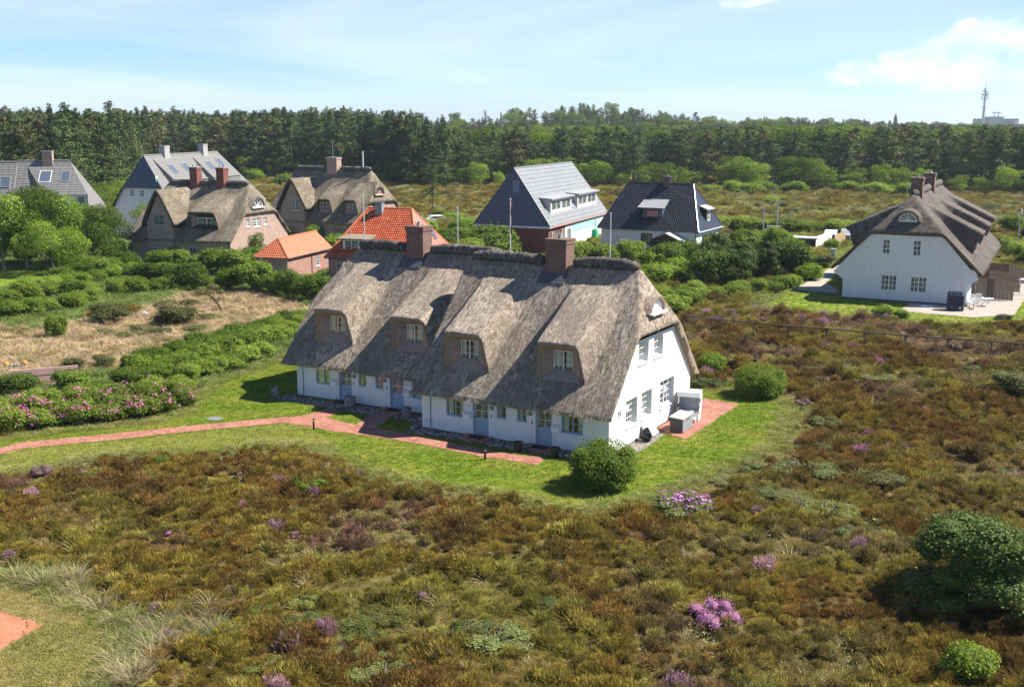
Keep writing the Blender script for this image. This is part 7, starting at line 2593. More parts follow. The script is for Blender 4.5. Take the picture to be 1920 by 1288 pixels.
def crown_lobes(seed, n=16, rx=0.45, z0=0.35, z1=0.95):
    g = np.random.default_rng(seed)
    lo = [(0, 0, (z0 + z1) / 2, rx * .6, rx * .6, (z1 - z0) * .36)]
    for i in range(n):
        a = g.uniform(0, 2 * PI); z = g.uniform(z0, z1)
        e = math.sin(PI * np.clip((z - z0 + .12) / (z1 - z0 + .24), 0, 1)) ** .6
        r = rx * e * g.uniform(.5, .85); s = rx * g.uniform(.28, .46)
        lo.append((r * math.cos(a), r * math.sin(a), z, s, s, s * .68))
    return lo


def conifer(name, mat, seed, nb=46, z0=0.22, rx=0.2, leaf=0.03, per=44, power=0.8, top=1.0, droop=0.25, ragged=0.35):
    """trunk with whorls of drooping boughs, needles in flat clumps along each bough; height 1"""
    g = np.random.default_rng(seed)
    m = MB()
    m.tube([(0, 0, -0.02), (0, 0, 0.5), (0, 0, 0.97)], [0.016, 0.010, 0.002], 6)
    P, N_, lv = [], [], []
    for i in range(nb):
        t = (i + g.uniform(0, 1)) / nb
        z = z0 + (top - z0) * t
        L = rx * (1 - t) ** power * g.uniform(1 - ragged, 1 + ragged * .6) + 0.012
        a = g.uniform(0, 2 * PI)
        dvec = np.array([math.cos(a), math.sin(a), -droop + 0.5 * t])
        if i % 3 == 0 and L > 0.06:
            e = dvec * L * .8
            m.tube([(0, 0, z), (e[0], e[1], z + e[2])], [0.004, 0.001], 4, cap=False)
        k = max(4, int(per * (L / rx + .25)))
        s = g.uniform(0.25, 1.05, k)
        q = np.array([0, 0, z]) + dvec[None] * (L * s)[:, None] + g.normal(size=(k, 3)) * np.array([.022, .022, .012]) * (0.5 + L / rx)
        P.append(q); N_.append(np.array([0, 0, .8])[None] + dvec[None] * .35 + g.normal(size=(k, 3)) * .5)
        lv.append(np.clip(g.uniform(0, .55) + 0.45 * g.beta(2, 2.5, k), 0, 1))
    P = np.concatenate(P); N_ = np.concatenate(N_); lv = np.concatenate(lv)
    V, F = leaf_quads(g, P, N_, leaf * g.uniform(.6, 1.4, len(P)), 0.5)
    crown = np_mesh('crown', V, F, M[mat], attrs={'leafv': ('FACE', lv)})
    tr = bpy.data.meshes.new('trunk')
    tr.from_pydata(m.v, [], m.f)
    tr.materials.append(M['bark'])
    return tr, crown


def broad(name, mat, seed, n=1500, size=0.05, rx=0.45, z0=0.3, bark='bark'):
    g = np.random.default_rng(seed)
    V, F, lv = leaf_cloud(g, crown_lobes(seed, 16, rx, z0), n, size, 0.3, -0.8, 0.22)
    return limb_tree('trunk', seed, 1.0, 0.022, 6, bark, 0.25, rx * .7), np_mesh('crown', V, F, M[mat], attrs={'leafv': ('FACE', lv)})


SPRUCE = [conifer('spruce', 'needle_dark', 5, 64, 0.08, 0.20, 0.03, 48, .85), conifer('spruce', 'needle_mid', 6, 58, 0.12, 0.18, 0.03, 48, .8, ragged=.5), conifer('spruce', 'needle_dark', 7, 54, 0.16, 0.17, 0.03, 46, 0.75, ragged=.6)]
PINE = [conifer('pine', 'needle_warm', 15, 42, 0.38, 0.23, 0.03, 62, 0.5, 0.97, 0.0, .6), conifer('pine', 'needle_mid', 16, 42, 0.34, 0.21, 0.03, 62, 0.55, 0.97, 0.05, .6), conifer('pine', 'needle_dark', 17, 40, 0.42, 0.22, 0.03, 64, 0.48, 0.96, 0.0, .65)]
FOLIAGE = [broad('leaf_tree', 'leaf_lime', 25, 4200, 0.038), broad('leaf_tree', 'leaf_bright', 26, 4200, 0.038), broad('leaf_tree', 'leaf_clipped', 27, 4200, 0.038)]
GROVE = [broad('grove_tree', 'leaf_clipped', 35, 22000, 0.028, 0.66, 0.32, 'bark_pale'), broad('grove_tree', 'leaf_lime', 36, 22000, 0.028, 0.64, 0.34, 'bark_pale')]


def tree(name, pair, p, H, wid, label, cat='tree', group=None, z=None):
    zz = float(gz(np.array([p[0]]), np.array([p[1]]))[0]) if z is None else z
    t = thing(name, label, cat, (p[0], p[1], zz - 0.05), rnd.uniform(0, 2 * PI), group)
    t.scale = (H * wid, H * wid, H)
    link('trunk', pair[0], t)
    link('crown', pair[1], t)
    return t


for x, y, H, wd, k, lab in ((8, 508, 8.6, 1.0, 1, 'broad green tree at the left picture edge with crooked pale trunk'), (52, 505, 9.0, 0.95, 0, 'broad light green tree with two pale trunks visible over the dark lawn'),
                            (125, 498, 8.2, 1.0, 1, 'broad green tree in the middle of the left grove'), (178, 500, 6.9, 0.95, 0, 'yellow green tree at the right end of the left grove'),
                            (100, 515, 6.0, 1.0, 1, 'lower leafy tree in front of the left grove')):
    tree('leaf_tree', GROVE[k], at(x, y), H, wd, lab)
tree('leaf_tree', FOLIAGE[2], at(478, 492), 3.6, 1.0, 'small gnarled tree before the pink gable beside the orange annex')
tree('leaf_tree', FOLIAGE[1], at(273, 450), 5.4, 0.8, 'small dark tree between the white shingled house and the pink brick house')


def bent_tree():
    """wind-bent little tree on the dry grass"""
    p = at(413, 586)
    t = thing('bent_tree', 'wind-bent little tree with bare dark trunk on the dry grass', 'tree', tuple(p), 0)
    m = MB()
    m.tube([(0.3, 0, -0.05), (0.05, 0, 0.4), (-0.25, 0, 0.95), (-0.9, 0.1, 1.55), (-1.5, 0.1, 1.9)], [0.16, 0.12, 0.09, 0.06, 0.02], 8)
    for a in ((-0.25, 0, .95, .2, .1, 1.8), (-.6, .05, 1.3, -.5, .3, 2.2), (-.9, .1, 1.55, -1.8, -.3, 1.7), (0.0, 0, .7, -.9, -.3, .95), (-.25, 0, .95, .5, .1, 1.5)):
        m.tube([a[:3], ((a[0] + a[3]) / 2, (a[1] + a[4]) / 2, (a[2] + a[5]) / 2 + .1), a[3:]], [0.05, 0.035, 0.012], 6)
    m.build('trunk', M['bark'], t)
    g = np.random.default_rng(4)
    lobes = [(-1.5, .1, 2.0, .7, .6, .3), (-.6, .2, 2.3, .6, .5, .3), (-2.0, -.2, 1.75, .55, .5, .25), (.1, .1, 1.9, .4, .4, .25), (-1.0, -.2, 1.8, .5, .5, .2)]
    V, F, lv = leaf_cloud(g, lobes, 1900, 0.11, .3, -.8, .3)
    link('crown', np_mesh('crown', V, F, M['leaf_olive'], attrs={'leafv': ('FACE', lv)}), t)


bent_tree()
# dune pines on the near heath
for x, y, H, k, lab in ((812, 398, 8.5, 1, 'thin half bare pine behind the parked white van'), (850, 352, 7.5, 0, 'young spruce left of the grey tiled house at the wood edge')):
    tree('pine_tree', (PINE if k else SPRUCE)[1], at(x, y), H, 1.0, lab)
tree('spruce_tree', SPRUCE[1], at(1404, 352), 12.2, 1.25, 'tall free standing light green spruce before the right wood')
tree('spruce_tree', SPRUCE[0], at(1470, 352), 6.3, 1.3, 'small grey spruce right of the tall free standing one')

# forest edge: individual trees
EDGE_L = [(-130, 400), (40, 392), (130, 392), (215, 372), (262, 338)]
EDGE_M = [(440, 336), (560, 338), (680, 340), (770, 352), (850, 356)]
EDGE_R = [(850, 356), (960, 352), (1080, 350), (1200, 354), (1320, 352), (1420, 356), (1540, 358), (1660, 362), (1790, 364), (1900, 366), (2010, 368)]


def along(edge, t):
    P = [at(*q) for q in edge]
    L = [0]
    for a, b in zip(P[:-1], P[1:]): L.append(L[-1] + (b - a).length)
    s = t * L[-1]
    k = min(max(j for j in range(len(L)) if L[j] <= s + 1e-6), len(P) - 2)
    return P[k].lerp(P[k + 1], (s - L[k]) / max(1e-6, L[k + 1] - L[k])), L[-1]


def forest_edge(edge, rows, spacing, kinds, hs, label, group, name, depth0=3.0, dd=5.5, wid=(0.9, 1.25)):
    _, L = along(edge, 0)
    for r in range(rows):
        n = int(L / spacing)
        for i in range(n):
            p, _ = along(edge, min(1, max(0, (i + rnd.uniform(.1, .9)) / n)))
            away = Vector((p.x, p.y, 0)).normalized()
            q = p + away * (depth0 + r * dd + rnd.uniform(-2, 2))
            tree(name, rnd.choice(kinds), q, rnd.uniform(*hs) * (1.0 + 0.03 * r), rnd.uniform(*wid), label, group=group)


forest_edge(EDGE_L, 3, 7.5, SPRUCE * 2 + PINE[:2], (12, 18.5), 'tree in the wood edge behind the shingled houses', 'trees of the wood behind the shingled houses', 'wood_tree', 3, 7)
forest_edge(EDGE_M, 3, 5.2, SPRUCE + SPRUCE + PINE, (15, 19.5), 'dark conifer in the wood edge behind the left thatched houses', 'conifers of the wood behind the left thatched houses', 'conifer_tree')
forest_edge(EDGE_R, 2, 5.4, PINE * 2 + SPRUCE, (11.0, 16.0), 'pine in the wood edge behind the far heath', 'pines of the wood behind the far heath', 'pine_tree', 8, 6.5)
forest_edge(EDGE_R, 1, 5.6, FOLIAGE, (3.5, 8.5), 'light green deciduous tree at the foot of the right wood', 'deciduous trees at the foot of the right wood', 'leaf_tree', 1, 4, (1.0, 1.5))
forest_edge(EDGE_M, 1, 9.0, FOLIAGE, (3.5, 7), 'light green deciduous tree at the foot of the middle wood', 'deciduous trees at the foot of the middle wood', 'leaf_tree', 0, 4, (1.0, 1.5))
forest_edge([(170, 400), (232, 385), (262, 345)], 1, 7.0, FOLIAGE[:2], (3.8, 5.6), 'bright leafy tree between the two shingled houses', 'leafy trees between the shingled houses', 'leaf_tree', -6, 4, (1.1, 1.5))
for i in range(22):
    q = at(rnd.uniform(1330, 1780), rnd.uniform(360, 368))
    bush(rnd.choice(['lime', 'hedge', 'low']), q, rnd.uniform(2.4, 4.2), rnd.uniform(2.0, 3.6), 'light green shrub along the foot of the right wood', 'shrubs along the foot of the right wood', name='shrub', cat='shrub')
for i in range(18):
    q = at(rnd.uniform(468, 800), rnd.uniform(335, 350))
    bush(rnd.choice(['lime', 'lime', 'hedge']), q, rnd.uniform(3.0, 5.5), rnd.uniform(2.5, 4.0), 'bright green shrub along the foot of the middle wood', 'shrubs along the foot of the middle wood', name='shrub', cat='shrub')
# small trees on the far dune ridge
for i in range(26):
    x = rnd.uniform(-60, 190); y = rnd.uniform(820, 900)
    tree('dune_tree', rnd.choice(PINE), (x, y), rnd.uniform(4, 8), 1.3, 'small tree on the ridge of the far dune', group='trees on the far dune ridge')


# ================================================================== ground cover and far wood: nobody could count these
def scatter(name, P, rot, scl, idx, tint, sources):
    """one object that sets copies of a few tufts on the ground"""
    me = bpy.data.meshes.new(name)
    n = len(P)
    me.vertices.add(n)
    me.vertices.foreach_set('co', np.asarray(P, np.float32).ravel())
    for an, ty, arr in (('rot', 'FLOAT_VECTOR', rot), ('scl', 'FLOAT_VECTOR', scl), ('tint', 'FLOAT_VECTOR', tint)):
        a = me.attributes.new(an, ty, 'POINT'); a.data.foreach_set('vector', np.asarray(arr, np.float32).ravel())
    a = me.attributes.new('idx', 'INT', 'POINT'); a.data.foreach_set('value', np.asarray(idx, np.int32))
    me.update()
    o = link(name, me, None, 'stuff')
    col = bpy.data.collections.new(name + '_pieces')
    for k, s in enumerate(sources):
        c = bpy.data.objects.new('%s_piece_%02d' % (name, k), s)
        col.objects.link(c)
    ng = bpy.data.node_groups.new(name, 'GeometryNodeTree')
    ng.interface.new_socket('Geometry', in_out='INPUT', socket_type='NodeSocketGeometry')
    ng.interface.new_socket('Geometry', in_out='OUTPUT', socket_type='NodeSocketGeometry')
    gi, go = ng.nodes.new('NodeGroupInput'), ng.nodes.new('NodeGroupOutput')
    ci = ng.nodes.new('GeometryNodeCollectionInfo')
    ci.inputs[0].default_value = col
    ci.inputs[1].default_value = True
    ci.inputs[2].default_value = True
    ip = ng.nodes.new('GeometryNodeInstanceOnPoints')

    def na(nm, ty):
        x = ng.nodes.new('GeometryNodeInputNamedAttribute'); x.data_type = ty; x.inputs[0].default_value = nm
        return x.outputs[0]
    e2r = ng.nodes.new('FunctionNodeEulerToRotation')
    L = ng.links.new
    L(gi.outputs[0], ip.inputs['Points']); L(ci.outputs[0], ip.inputs['Instance'])
    ip.inputs['Pick Instance'].default_value = True
    L(na('idx', 'INT'), ip.inputs['Instance Index'])
    L(na('rot', 'FLOAT_VECTOR'), e2r.inputs[0]); L(e2r.outputs[0], ip.inputs['Rotation'])
    L(na('scl', 'FLOAT_VECTOR'), ip.inputs['Scale'])
    L(ip.outputs[0], go.inputs[0])
    md = o.modifiers.new(name, 'NODES'); md.node_group = ng
    return o


def blades(name, seed, n, rad, h, wid, bend, mat, lean=0.5, dome=0.0, tipmat=None, curve=3):
    """a tuft of tapering stalks; unit about one metre"""
    g = np.random.default_rng(seed)
    a = g.uniform(0, 2 * PI, n); r = rad * np.sqrt(g.uniform(0, 1, n))
    bx, by = r * np.cos(a), r * np.sin(a)
    hh = h * g.uniform(.55, 1.1, n) * (1 - dome * (r / rad) ** 2)
    out = a + g.normal(0, 0.7, n)
    ln = lean * hh * (r / rad * .8 + g.uniform(0, .5, n))
    sx, sy = np.cos(out), np.sin(out)
    w = wid * g.uniform(.6, 1.3, n)
    fa = g.uniform(0, 2 * PI, n)
    tx, ty = np.cos(fa), np.sin(fa)
    V, F, lv = [], [], []
    seg = curve
    for k in range(seg):
        t = k / seg
        x = bx + sx * ln * t ** (1 + bend); y = by + sy * ln * t ** (1 + bend); z = hh * t * (1 - bend * .25 * t)
        ww = w * (1 - t * .55)
        V.append(np.stack([x - tx * ww, y - ty * ww, z], 1)); V.append(np.stack([x + tx * ww, y + ty * ww, z], 1))
    V.append(np.stack([bx + sx * ln, by + sy * ln, hh * (1 - bend * .25)], 1))
    V = np.stack(V, 1)
    m = 2 * seg + 1
    base = np.arange(n) * m
    faces = []
    for k in range(seg - 1):
        faces.append(np.stack([base + 2 * k, base + 2 * k + 1, base + 2 * k + 3], 1)); faces.append(np.stack([base + 2 * k, base + 2 * k + 3, base + 2 * k + 2], 1))
    faces.append(np.stack([base + 2 * seg - 2, base + 2 * seg - 1, base + 2 * seg], 1))
    rnd_ = g.uniform(0.25, 0.85, n)
    for k, f in enumerate(faces):
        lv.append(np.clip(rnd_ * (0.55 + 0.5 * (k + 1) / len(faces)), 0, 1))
    return np_mesh(name, V.reshape(-1, 3), np.concatenate(faces), mat, attrs={'leafv': ('FACE', np.concatenate(lv))})


def leafy(name, seed, n, rad, h, size, mat):
    g = np.random.default_rng(seed)
    d = g.normal(size=(n, 3)); d[:, 2] = np.abs(d[:, 2]); d /= np.linalg.norm(d, axis=1)[:, None]
    P = d * np.array([rad, rad, h]) * (1 - .35 * g.uniform(size=(n, 1)) ** 2)
    V, F = leaf_quads(g, P, d + g.normal(size=(n, 3)) * .6, size * g.uniform(.6, 1.3, n), .55)
    return np_mesh(name, V, F, mat, attrs={'leafv': ('FACE', g.uniform(.15, 1, n))})


T_ = M['tuft']


def dome(name, seed, n, rad, h, L, wid, mat):
    """heather cushion: short twigs all over a dome, core painted dark as inner shade"""
    g = np.random.default_rng(seed)
    d = g.normal(size=(n, 3)); d[:, 2] = np.abs(d[:, 2]) + .1; d /= np.linalg.norm(d, axis=1)[:, None]
    k = 1 + .22 * np.sin(d[:, 0] * 4 + seed) * np.cos(d[:, 1] * 5 - seed)
    P = d * np.array([rad, rad, h]) * k[:, None] * g.uniform(.78, 1.0, (n, 1))
    dr = d * .7 + np.array([0, 0, .65]) + g.normal(size=(n, 3)) * .38
    dr /= np.linalg.norm(dr, axis=1)[:, None]
    s = np.cross(dr, g.normal(size=(n, 3))); s /= np.linalg.norm(s, axis=1)[:, None]
    l = L * g.uniform(.5, 1.4, (n, 1)); w = wid * g.uniform(.6, 1.3, (n, 1))
    V = np.stack([P - s * w, P + s * w, P + dr * l], 1).reshape(-1, 3)
    F = np.arange(3 * n).reshape(n, 3)
    v, f = ICO
    c = v * np.array([rad, rad, h]) * .80; c[:, 2] = np.maximum(c[:, 2], -.05)
    hz = np.clip((P[:, 2] / h), 0, 1)
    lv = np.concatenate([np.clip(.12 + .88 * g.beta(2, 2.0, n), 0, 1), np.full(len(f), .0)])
    return np_mesh(name, np.concatenate([V, c]), np.concatenate([F, f + 3 * n]), mat, attrs={'leafv': ('FACE', lv)})


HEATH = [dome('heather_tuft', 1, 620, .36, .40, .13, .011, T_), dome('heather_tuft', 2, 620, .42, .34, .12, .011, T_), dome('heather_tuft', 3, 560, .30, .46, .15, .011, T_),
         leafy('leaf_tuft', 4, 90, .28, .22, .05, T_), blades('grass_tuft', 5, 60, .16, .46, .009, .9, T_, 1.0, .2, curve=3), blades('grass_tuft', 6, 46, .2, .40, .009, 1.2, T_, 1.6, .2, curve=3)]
COL = {'brown': (.19, .118, .030), 'rust': (.24, .115, .030), 'olive': (.268, .202, .036), 'green': (.26, .24, .04), 'lime': (.36, .345, .085), 'purple': (.20, .105, .085), 'straw': (.46, .37, .20), 'pale': (.33, .33, .16), 'pink': (.50, .27, .42)}


def jgrid(g, x0, x1, y0, y1, sp):
    xs = np.arange(x0, x1, sp); ys = np.arange(y0, y1, sp)
    X, Y = np.meshgrid(xs, ys)
    X = X + g.uniform(-.5, .5, X.shape) * sp; Y = Y + g.uniform(-.5, .5, Y.shape) * sp
    return X.ravel(), Y.ravel()


def in_view(x, y, mar=1.2):
    return (np.abs(x) < y * 0.4615 * mar + 4)


def build_heath():
    g = np.random.default_rng(11)
    PX, PY, SC = [], [], []
    for y0, y1, sp, sc in ((27, 44, .40, .95), (44, 62, .42, 1.0), (62, 100, .55, 1.25), (100, 165, .95, 2.0), (165, 330, 1.9, 3.4)):
        x, y = jgrid(g, -y1 * .56 - 4, y1 * .56 + 4, y0, y1, sp)
        k = in_view(x, y)
        PX.append(x[k]); PY.append(y[k]); SC.append(np.full(k.sum(), sc))
    x, y, sc = map(np.concatenate, (PX, PY, SC))
    d = flat_dist(x, y)
    edge = np.clip(d / 1.6, 0, 1)
    k = d > -0.12 + 0.2 * g.uniform(size=len(x))
    k &= ~inpoly(x, y, DRY)
    k &= ~((x < -14) & (y > 63) & (y < 170) & ~inpoly(x, y, PATCH))
    x, y, sc, edge = x[k], y[k], sc[k], edge[k]
    n = len(x)
    z = gz(x, y)
    a1 = fbm(x * .30, y * .30, 51, 3); a2 = fbm(x * .11, y * .11, 61, 3); a3 = fbm(x * .8, y * .8, 71, 2); a4 = fbm(x * .21 + 40, y * .21, 81, 3); u = g.uniform(size=n)
    idx = np.full(n, 0); idx[:] = g.integers(0, 3, n)
    tint = np.array(COL['brown'])[None] * np.ones((n, 1))
    def mixin(mask, c, amt=1.0):
        m = np.clip(mask, 0, 1)[:, None] * amt
        tint[:] = tint * (1 - m) + np.array(COL[c])[None] * m
    mixin((a1 - .38) * 6, 'olive')
    mixin((a3 - .57) * 7, 'rust', .65)
    mixin((a2 - .54) * 7, 'green', .75)
    mixin((a4 - .60) * 8, 'purple', .8)
    right = np.clip((x - 8) / 10, 0, 1) * np.clip((y - 50) / 14, 0, 1)
    mixin(right * np.clip((.66 - a2) * 5, 0, 1) * np.clip((y - 56) / 10, 0, 1), 'brown', .65)
    fr = np.clip((x - 2) / 8, 0, 1) * np.clip((58 - y) / 8, 0, 1)
    mixin(fr * np.clip((a4 - .38) * 5, 0, 1), 'lime', .45)
    mixin((u > .91) * 1.0, 'straw', .8)
    mixin(((u > .86) & (u < .93)) * 1.0, 'lime', .6)
    far = np.clip((y - 150) / 40, 0, 1)
    mixin(far, 'olive', .75)
    mixin(far * np.clip((a2 - .40) * 4, 0, 1), 'green', .9)
    mixin(far * np.clip((a4 - .5) * 6, 0, 1), 'pale', 1.0)
    midg = ((x > 4) & (y > 108) & (y < 165)).astype(float)
    mixin(midg, 'green', .9); mixin(midg * (u > .5), 'lime', .7)
    grass = (a2 > .61) & (g.uniform(size=n) < .7) | (u > .91) | (edge < .9) & (g.uniform(size=n) < .75)
    idx = np.where(grass, g.integers(4, 6, n), idx)
    leaf = (a4 > .60) & (u < .55) | ((u > .45) & (u < .50))
    idx = np.where(leaf & ~grass, 3, idx)
    mixin((idx == 3) * 1.0, 'pale', .5)
    mixin((edge < .9) * (idx >= 4) * 1.0, 'pale', .55)
    mixin((edge < .5) * 1.0, 'green', .5)
    pk = (fbm(x * .45 + 9, y * .45, 91, 3) > .69) & (g.uniform(size=n) < .10)
    pk |= g.uniform(size=n) < .004
    pk |= (x > 14) & (y > 92) & (y < 106) & (x < 34) & (g.uniform(size=n) < .14)
    mixin(pk * (y < 110) * (idx < 3) * 1.0, 'pink', .6)
    hum = fbm(x * .75, y * .75, 15, 2)
    s_ = sc * (.30 + 1.15 * hum) * g.uniform(.6, 1.35, n) * (.45 + .55 * edge)
    tint *= g.uniform(.6, 1.45, (n, 1))
    rot = np.stack([g.normal(0, .16, n), g.normal(0, .16, n), g.uniform(0, 2 * PI, n)], 1)
    scl = np.stack([s_ * g.uniform(.9, 1.3, n), s_ * g.uniform(.9, 1.3, n), s_ * np.where(y > 100, .62, 1.0)], 1)
    scatter('heather', np.stack([x, y, z - .03], 1), rot, scl, idx, tint, HEATH)


build_heath()


def build_dry():
    g = np.random.default_rng(12)
    x, y = jgrid(g, -60, -10, 62, 118, .42)
    k = inpoly(x, y, DRY) & (~inpoly(x, y, PATCH) | (g.uniform(size=len(x)) < .55))
    x, y = x[k], y[k]; n = len(x)
    a = fbm(x * .25, y * .25, 5, 3)
    tint = np.array((.56, .42, .255)) * (.7 + .65 * a[:, None]) * g.uniform(.75, 1.25, (n, 1))
    gr = (g.uniform(size=n) < .16 + .5 * (a > .6))[:, None]
    tint = np.where(gr, np.array((.22, .20, .07)) * g.uniform(.7, 1.3, (n, 1)), tint)
    s_ = g.uniform(.8, 1.5, n)
    rot = np.stack([g.normal(0, .2, n), g.normal(0, .2, n), g.uniform(0, 2 * PI, n)], 1)
    scatter('dry_grass', np.stack([x, y, gz(x, y) - .02], 1), rot, np.stack([s_ * 1.4, s_ * 1.4, s_ * .9], 1), g.integers(4, 6, n), tint, HEATH)
    # rough green grass and weeds between the thickets
    x, y = jgrid(g, -75, -8, 64, 165, .75)
    k = (x < -13) & in_view(x, y) & ~inpoly(x, y, DRY) & (flat_dist(x, y) > .15)
    x, y = x[k], y[k]; n = len(x)
    x2, y2 = jgrid(g, 4, 60, 104, 170, .95)
    k = in_view(x2, y2) & (flat_dist(x2, y2) > .15)
    x = np.concatenate([x, x2[k]]); y = np.concatenate([y, y2[k]]); n = len(x)
    a = fbm(x * .2, y * .2, 7, 3)[:, None]
    tint = (np.array((.10, .165, .03)) * (1 - a) + np.array((.25, .30, .08)) * a) * g.uniform(.75, 1.3, (n, 1))
    s_ = g.uniform(1.2, 2.4, n)
    rot = np.stack([g.normal(0, .15, n), g.normal(0, .15, n), g.uniform(0, 2 * PI, n)], 1)
    scatter('rough_grass', np.stack([x, y, gz(x, y) - .02], 1), rot, np.stack([s_ * 1.3, s_ * 1.3, s_ * .75], 1), g.integers(3, 6, n), tint, HEATH)


build_dry()


def build_lawn_grass():
    g = np.random.default_rng(13)
    T = [blades('lawn_tuft', 41, 26, .10, .055, .006, .6, M['grass_blade'], .8, 0, curve=2), blades('lawn_tuft', 42, 30, .11, .07, .006, .6, M['grass_blade'], 1.0, 0, curve=2)]
    X, Y, TT = [], [], []
    for poly, sp, c1, c2 in ((LAWN, .20, (.13, .22, .012), (.28, .29, .05)), (LAWN_NEAR, .16, (.22, .215, .05), (.38, .30, .12)), (LAWN_RIGHT, .36, (.11, .22, .016), (.24, .28, .05)), (LAWN_FAR, .5, (.09, .22, .014), (.14, .26, .02))):
        P = np.array(poly)
        x, y = jgrid(g, P[:, 0].min(), P[:, 0].max(), P[:, 1].min(), P[:, 1].max(), sp)
        k = inpoly(x, y, poly) & in_view(x, y)
        for q in HOUSES + [PATH, PATIO, PATIO_NEAR, TERRACE, PATH_RIGHT, STONES, STONES2]: k &= ~inpoly(x, y, q)
        x, y = x[k], y[k]
        b = np.clip((fbm(x * .35, y * .55, 3, 3) - .38) * 3.2, 0, 1)[:, None]
        ed = np.clip(1 - polydist(x, y, poly) / 2.2, 0, 1)[:, None]
        ed = np.maximum(ed, inpoly(x, y, OLIVE_LAWN)[:, None] * 1.4)
        b = np.clip(b * .8 + .45 * ed, 0, 1)
        t = (np.array(c1) * (1 - b) + np.array(c2) * b) * g.uniform(.8, 1.25, (len(x), 1))
        X.append(x); Y.append(y); TT.append(t)
    x, y, tint = map(np.concatenate, (X, Y, TT)); n = len(x)
    s_ = g.uniform(.9, 1.6, n)
    scatter('lawn_tufts', np.stack([x, y, np.full(n, -.012)], 1), np.stack([np.zeros(n), np.zeros(n), g.uniform(0, 2 * PI, n)], 1), np.stack([s_ * 1.2, s_ * 1.2, s_], 1), g.integers(0, 2, n), tint, T)
    # longer pale grass where mower and heather meet
    E = [blades('edge_tuft', 61, 44, .16, .26, .008, .9, M['grass_blade'], 1.0, .1, curve=2), blades('edge_tuft', 62, 40, .18, .34, .008, 1.0, M['grass_blade'], 1.2, .1, curve=2)]
    X, Y = [], []
    for poly, sp, wd in ((LAWN, .22, .75), (LAWN_NEAR, .22, .5), (LAWN_RIGHT, .45, 1.2)):
        P = np.array(poly)
        x, y = jgrid(g, P[:, 0].min() - 1.5, P[:, 0].max() + 1.5, P[:, 1].min() - 1.5, P[:, 1].max() + 1.5, sp)
        dd = polydist(x, y, poly)
        k = (dd < wd * g.uniform(.2, 1.3, len(x)) * (.6 + .9 * fbm(x * .5, y * .5, 19, 2))) & in_view(x, y)
        for q in HOUSES + [PATH, PATIO, PATIO_NEAR, TERRACE, PATH_RIGHT, STONES, STONES2]: k &= ~inpoly(x, y, q)
        X.append(x[k]); Y.append(y[k])
    x, y = np.concatenate(X), np.concatenate(Y); n = len(x)
    tint = np.where(g.uniform(size=(n, 1)) < .45, np.array((.36, .33, .14)), np.array((.22, .26, .045))) * g.uniform(.75, 1.25, (n, 1))
    s_ = g.uniform(.5, 1.15, n)
    scatter('edge_grass', np.stack([x, y, np.full(n, -.04)], 1), np.stack([g.normal(0, .12, n), g.normal(0, .12, n), g.uniform(0, 6.28, n)], 1), np.stack([s_ * 1.2, s_ * 1.2, s_], 1), g.integers(0, 2, n), tint, E)
    # long pale grass round the near lawn
    L = [blades('long_grass', 51, 60, .2, .75, .008, 1.0, M['grass_blade'], 1.2, .1, curve=3), blades('long_grass', 52, 50, .2, .6, .008, 1.2, M['grass_blade'], 1.5, .1, curve=3)]
    P = [at(*q) for q in ((10, 1085), (60, 1098), (110, 1110), (150, 1140), (215, 1172), (240, 1200), (228, 1230), (205, 1262), (185, 1300), (260, 1190), (300, 1160), (350, 1170), (420, 1190), (95, 1085), (260, 1230), (240, 1270), (330, 1200), (70, 1080), (120, 1090), (290, 1210))]
    pts = []
    for p in P:
        for k in range(9): pts.append((p.x + g.normal(0, .45) + .25, p.y + g.normal(0, .45) + .1))
    pts = np.array(pts); k = flat_dist(pts[:, 0], pts[:, 1]) > -.05; pts = pts[k]
    n = len(pts)
    tint = np.where(g.uniform(size=(n, 1)) < .5, np.array((.40, .33, .19)), np.array((.20, .24, .07))) * g.uniform(.75, 1.25, (n, 1))
    s_ = g.uniform(.7, 1.25, n)
    scatter('long_grass', np.column_stack([pts, gz(pts[:, 0], pts[:, 1]) - .02]), np.stack([g.normal(.1, .12, n), g.normal(0, .12, n), g.uniform(0, 6.28, n)], 1), np.stack([s_, s_, s_], 1), g.integers(0, 2, n), tint, L)


build_lawn_grass()


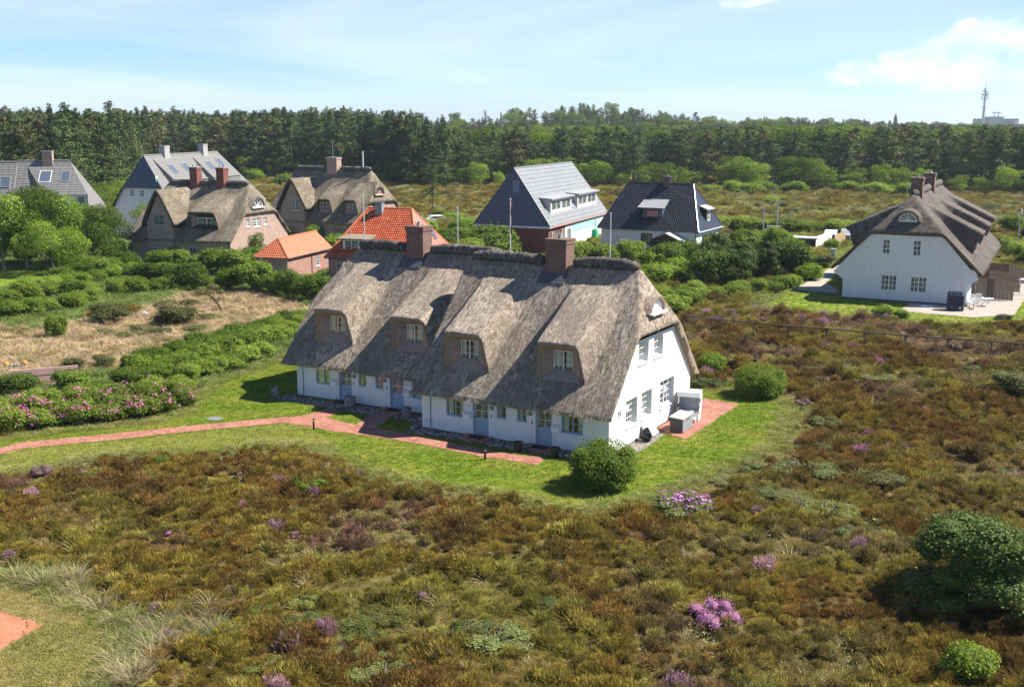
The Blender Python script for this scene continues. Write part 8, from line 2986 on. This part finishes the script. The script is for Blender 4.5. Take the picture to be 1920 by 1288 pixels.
def build_far_wood():
    g = np.random.default_rng(14)
    src = []
    for tr, cr in SPRUCE + PINE + FOLIAGE:
        bm = bmesh.new(); bm.from_mesh(cr)
        nv = len(bm.verts)
        bm.from_mesh(tr)
        me = bpy.data.meshes.new('wood_tree')
        bm.to_mesh(me); bm.free()
        me.materials.append(cr.materials[0]); me.materials.append(M['bark'])
        mi = np.zeros(len(me.polygons), np.int32); mi[len(cr.polygons):] = 1
        me.polygons.foreach_set('material_index', mi)
        src.append(me)
    E = [at(*q) for q in EDGE_L + EDGE_M + EDGE_R]
    ex = np.array([math.atan2(p.x, p.y) for p in E]); ed = np.array([p.length for p in [Vector((q.x, q.y)) for q in E]])
    o = np.argsort(ex); ex, ed = ex[o], ed[o]
    xs, ys, = [], []
    for y0, y1, sp in ((180, 480, 6.3), (480, 760, 9.0), (760, 1250, 15.0)):
        x, y = jgrid(g, -y1 * .6, y1 * .6, y0, y1, sp)
        k = in_view(x, y, 1.25)
        xs.append(x[k]); ys.append(y[k])
    x, y = np.concatenate(xs), np.concatenate(ys)
    ang = np.arctan2(x, y); dist = np.hypot(x, y)
    base = np.interp(ang, ex, ed)
    k = dist > base + 17
    # open dune on the far hill
    dune = (np.abs(x - 60) < 170) & (y > 700) & (fbm(x * .012, y * .012, 77, 3) > .42)
    k &= ~dune
    x, y, dist, ang = x[k], y[k], dist[k], ang[k]
    n = len(x)
    lft = np.clip((-.02 - ang) / .1, 0, 1)
    H = (12.6 + 2.6 * fbm(x * .02, y * .02, 3, 2)) * g.uniform(.88, 1.1, n) - .8 * np.clip((y - 420) / 200, 0, 1)
    dip = np.exp(-((ang + .045) / .05) ** 2)
    H = H * (1 - .16 * dip) + lft * g.uniform(.5, 6.5, n)
    idx = np.where(lft > .4, g.choice([0, 1, 2, 0, 2, 1, 0, 3, 4], n), g.choice([3, 4, 5, 0, 1, 2, 5, 4, 3, 8], n))
    wd = g.uniform(.95, 1.35, n)
    rot = np.stack([g.normal(0, .03, n), g.normal(0, .03, n), g.uniform(0, 6.28, n)], 1)
    scatter('forest', np.stack([x, y, gz(x, y)], 1), rot, np.stack([H * wd, H * wd, H], 1), idx, np.ones((n, 3)), src)


build_far_wood()


# ================================================================== the air: far things fade a little to blue
def build_haze():
    m, nt = newmat('haze_air')
    v = node(nt, 'ShaderNodeVolumePrincipled', {'Color': (0.80, 0.90, 1.0, 1), 'Density': 0.00012, 'Anisotropy': 0.2})
    node(nt, 'ShaderNodeOutputMaterial', {'Volume': v.outputs[0]})
    o = MB().box(-5300, -480, -1.6, 5300, 8200, 74).build('haze', m, None, kind='stuff')


build_haze()
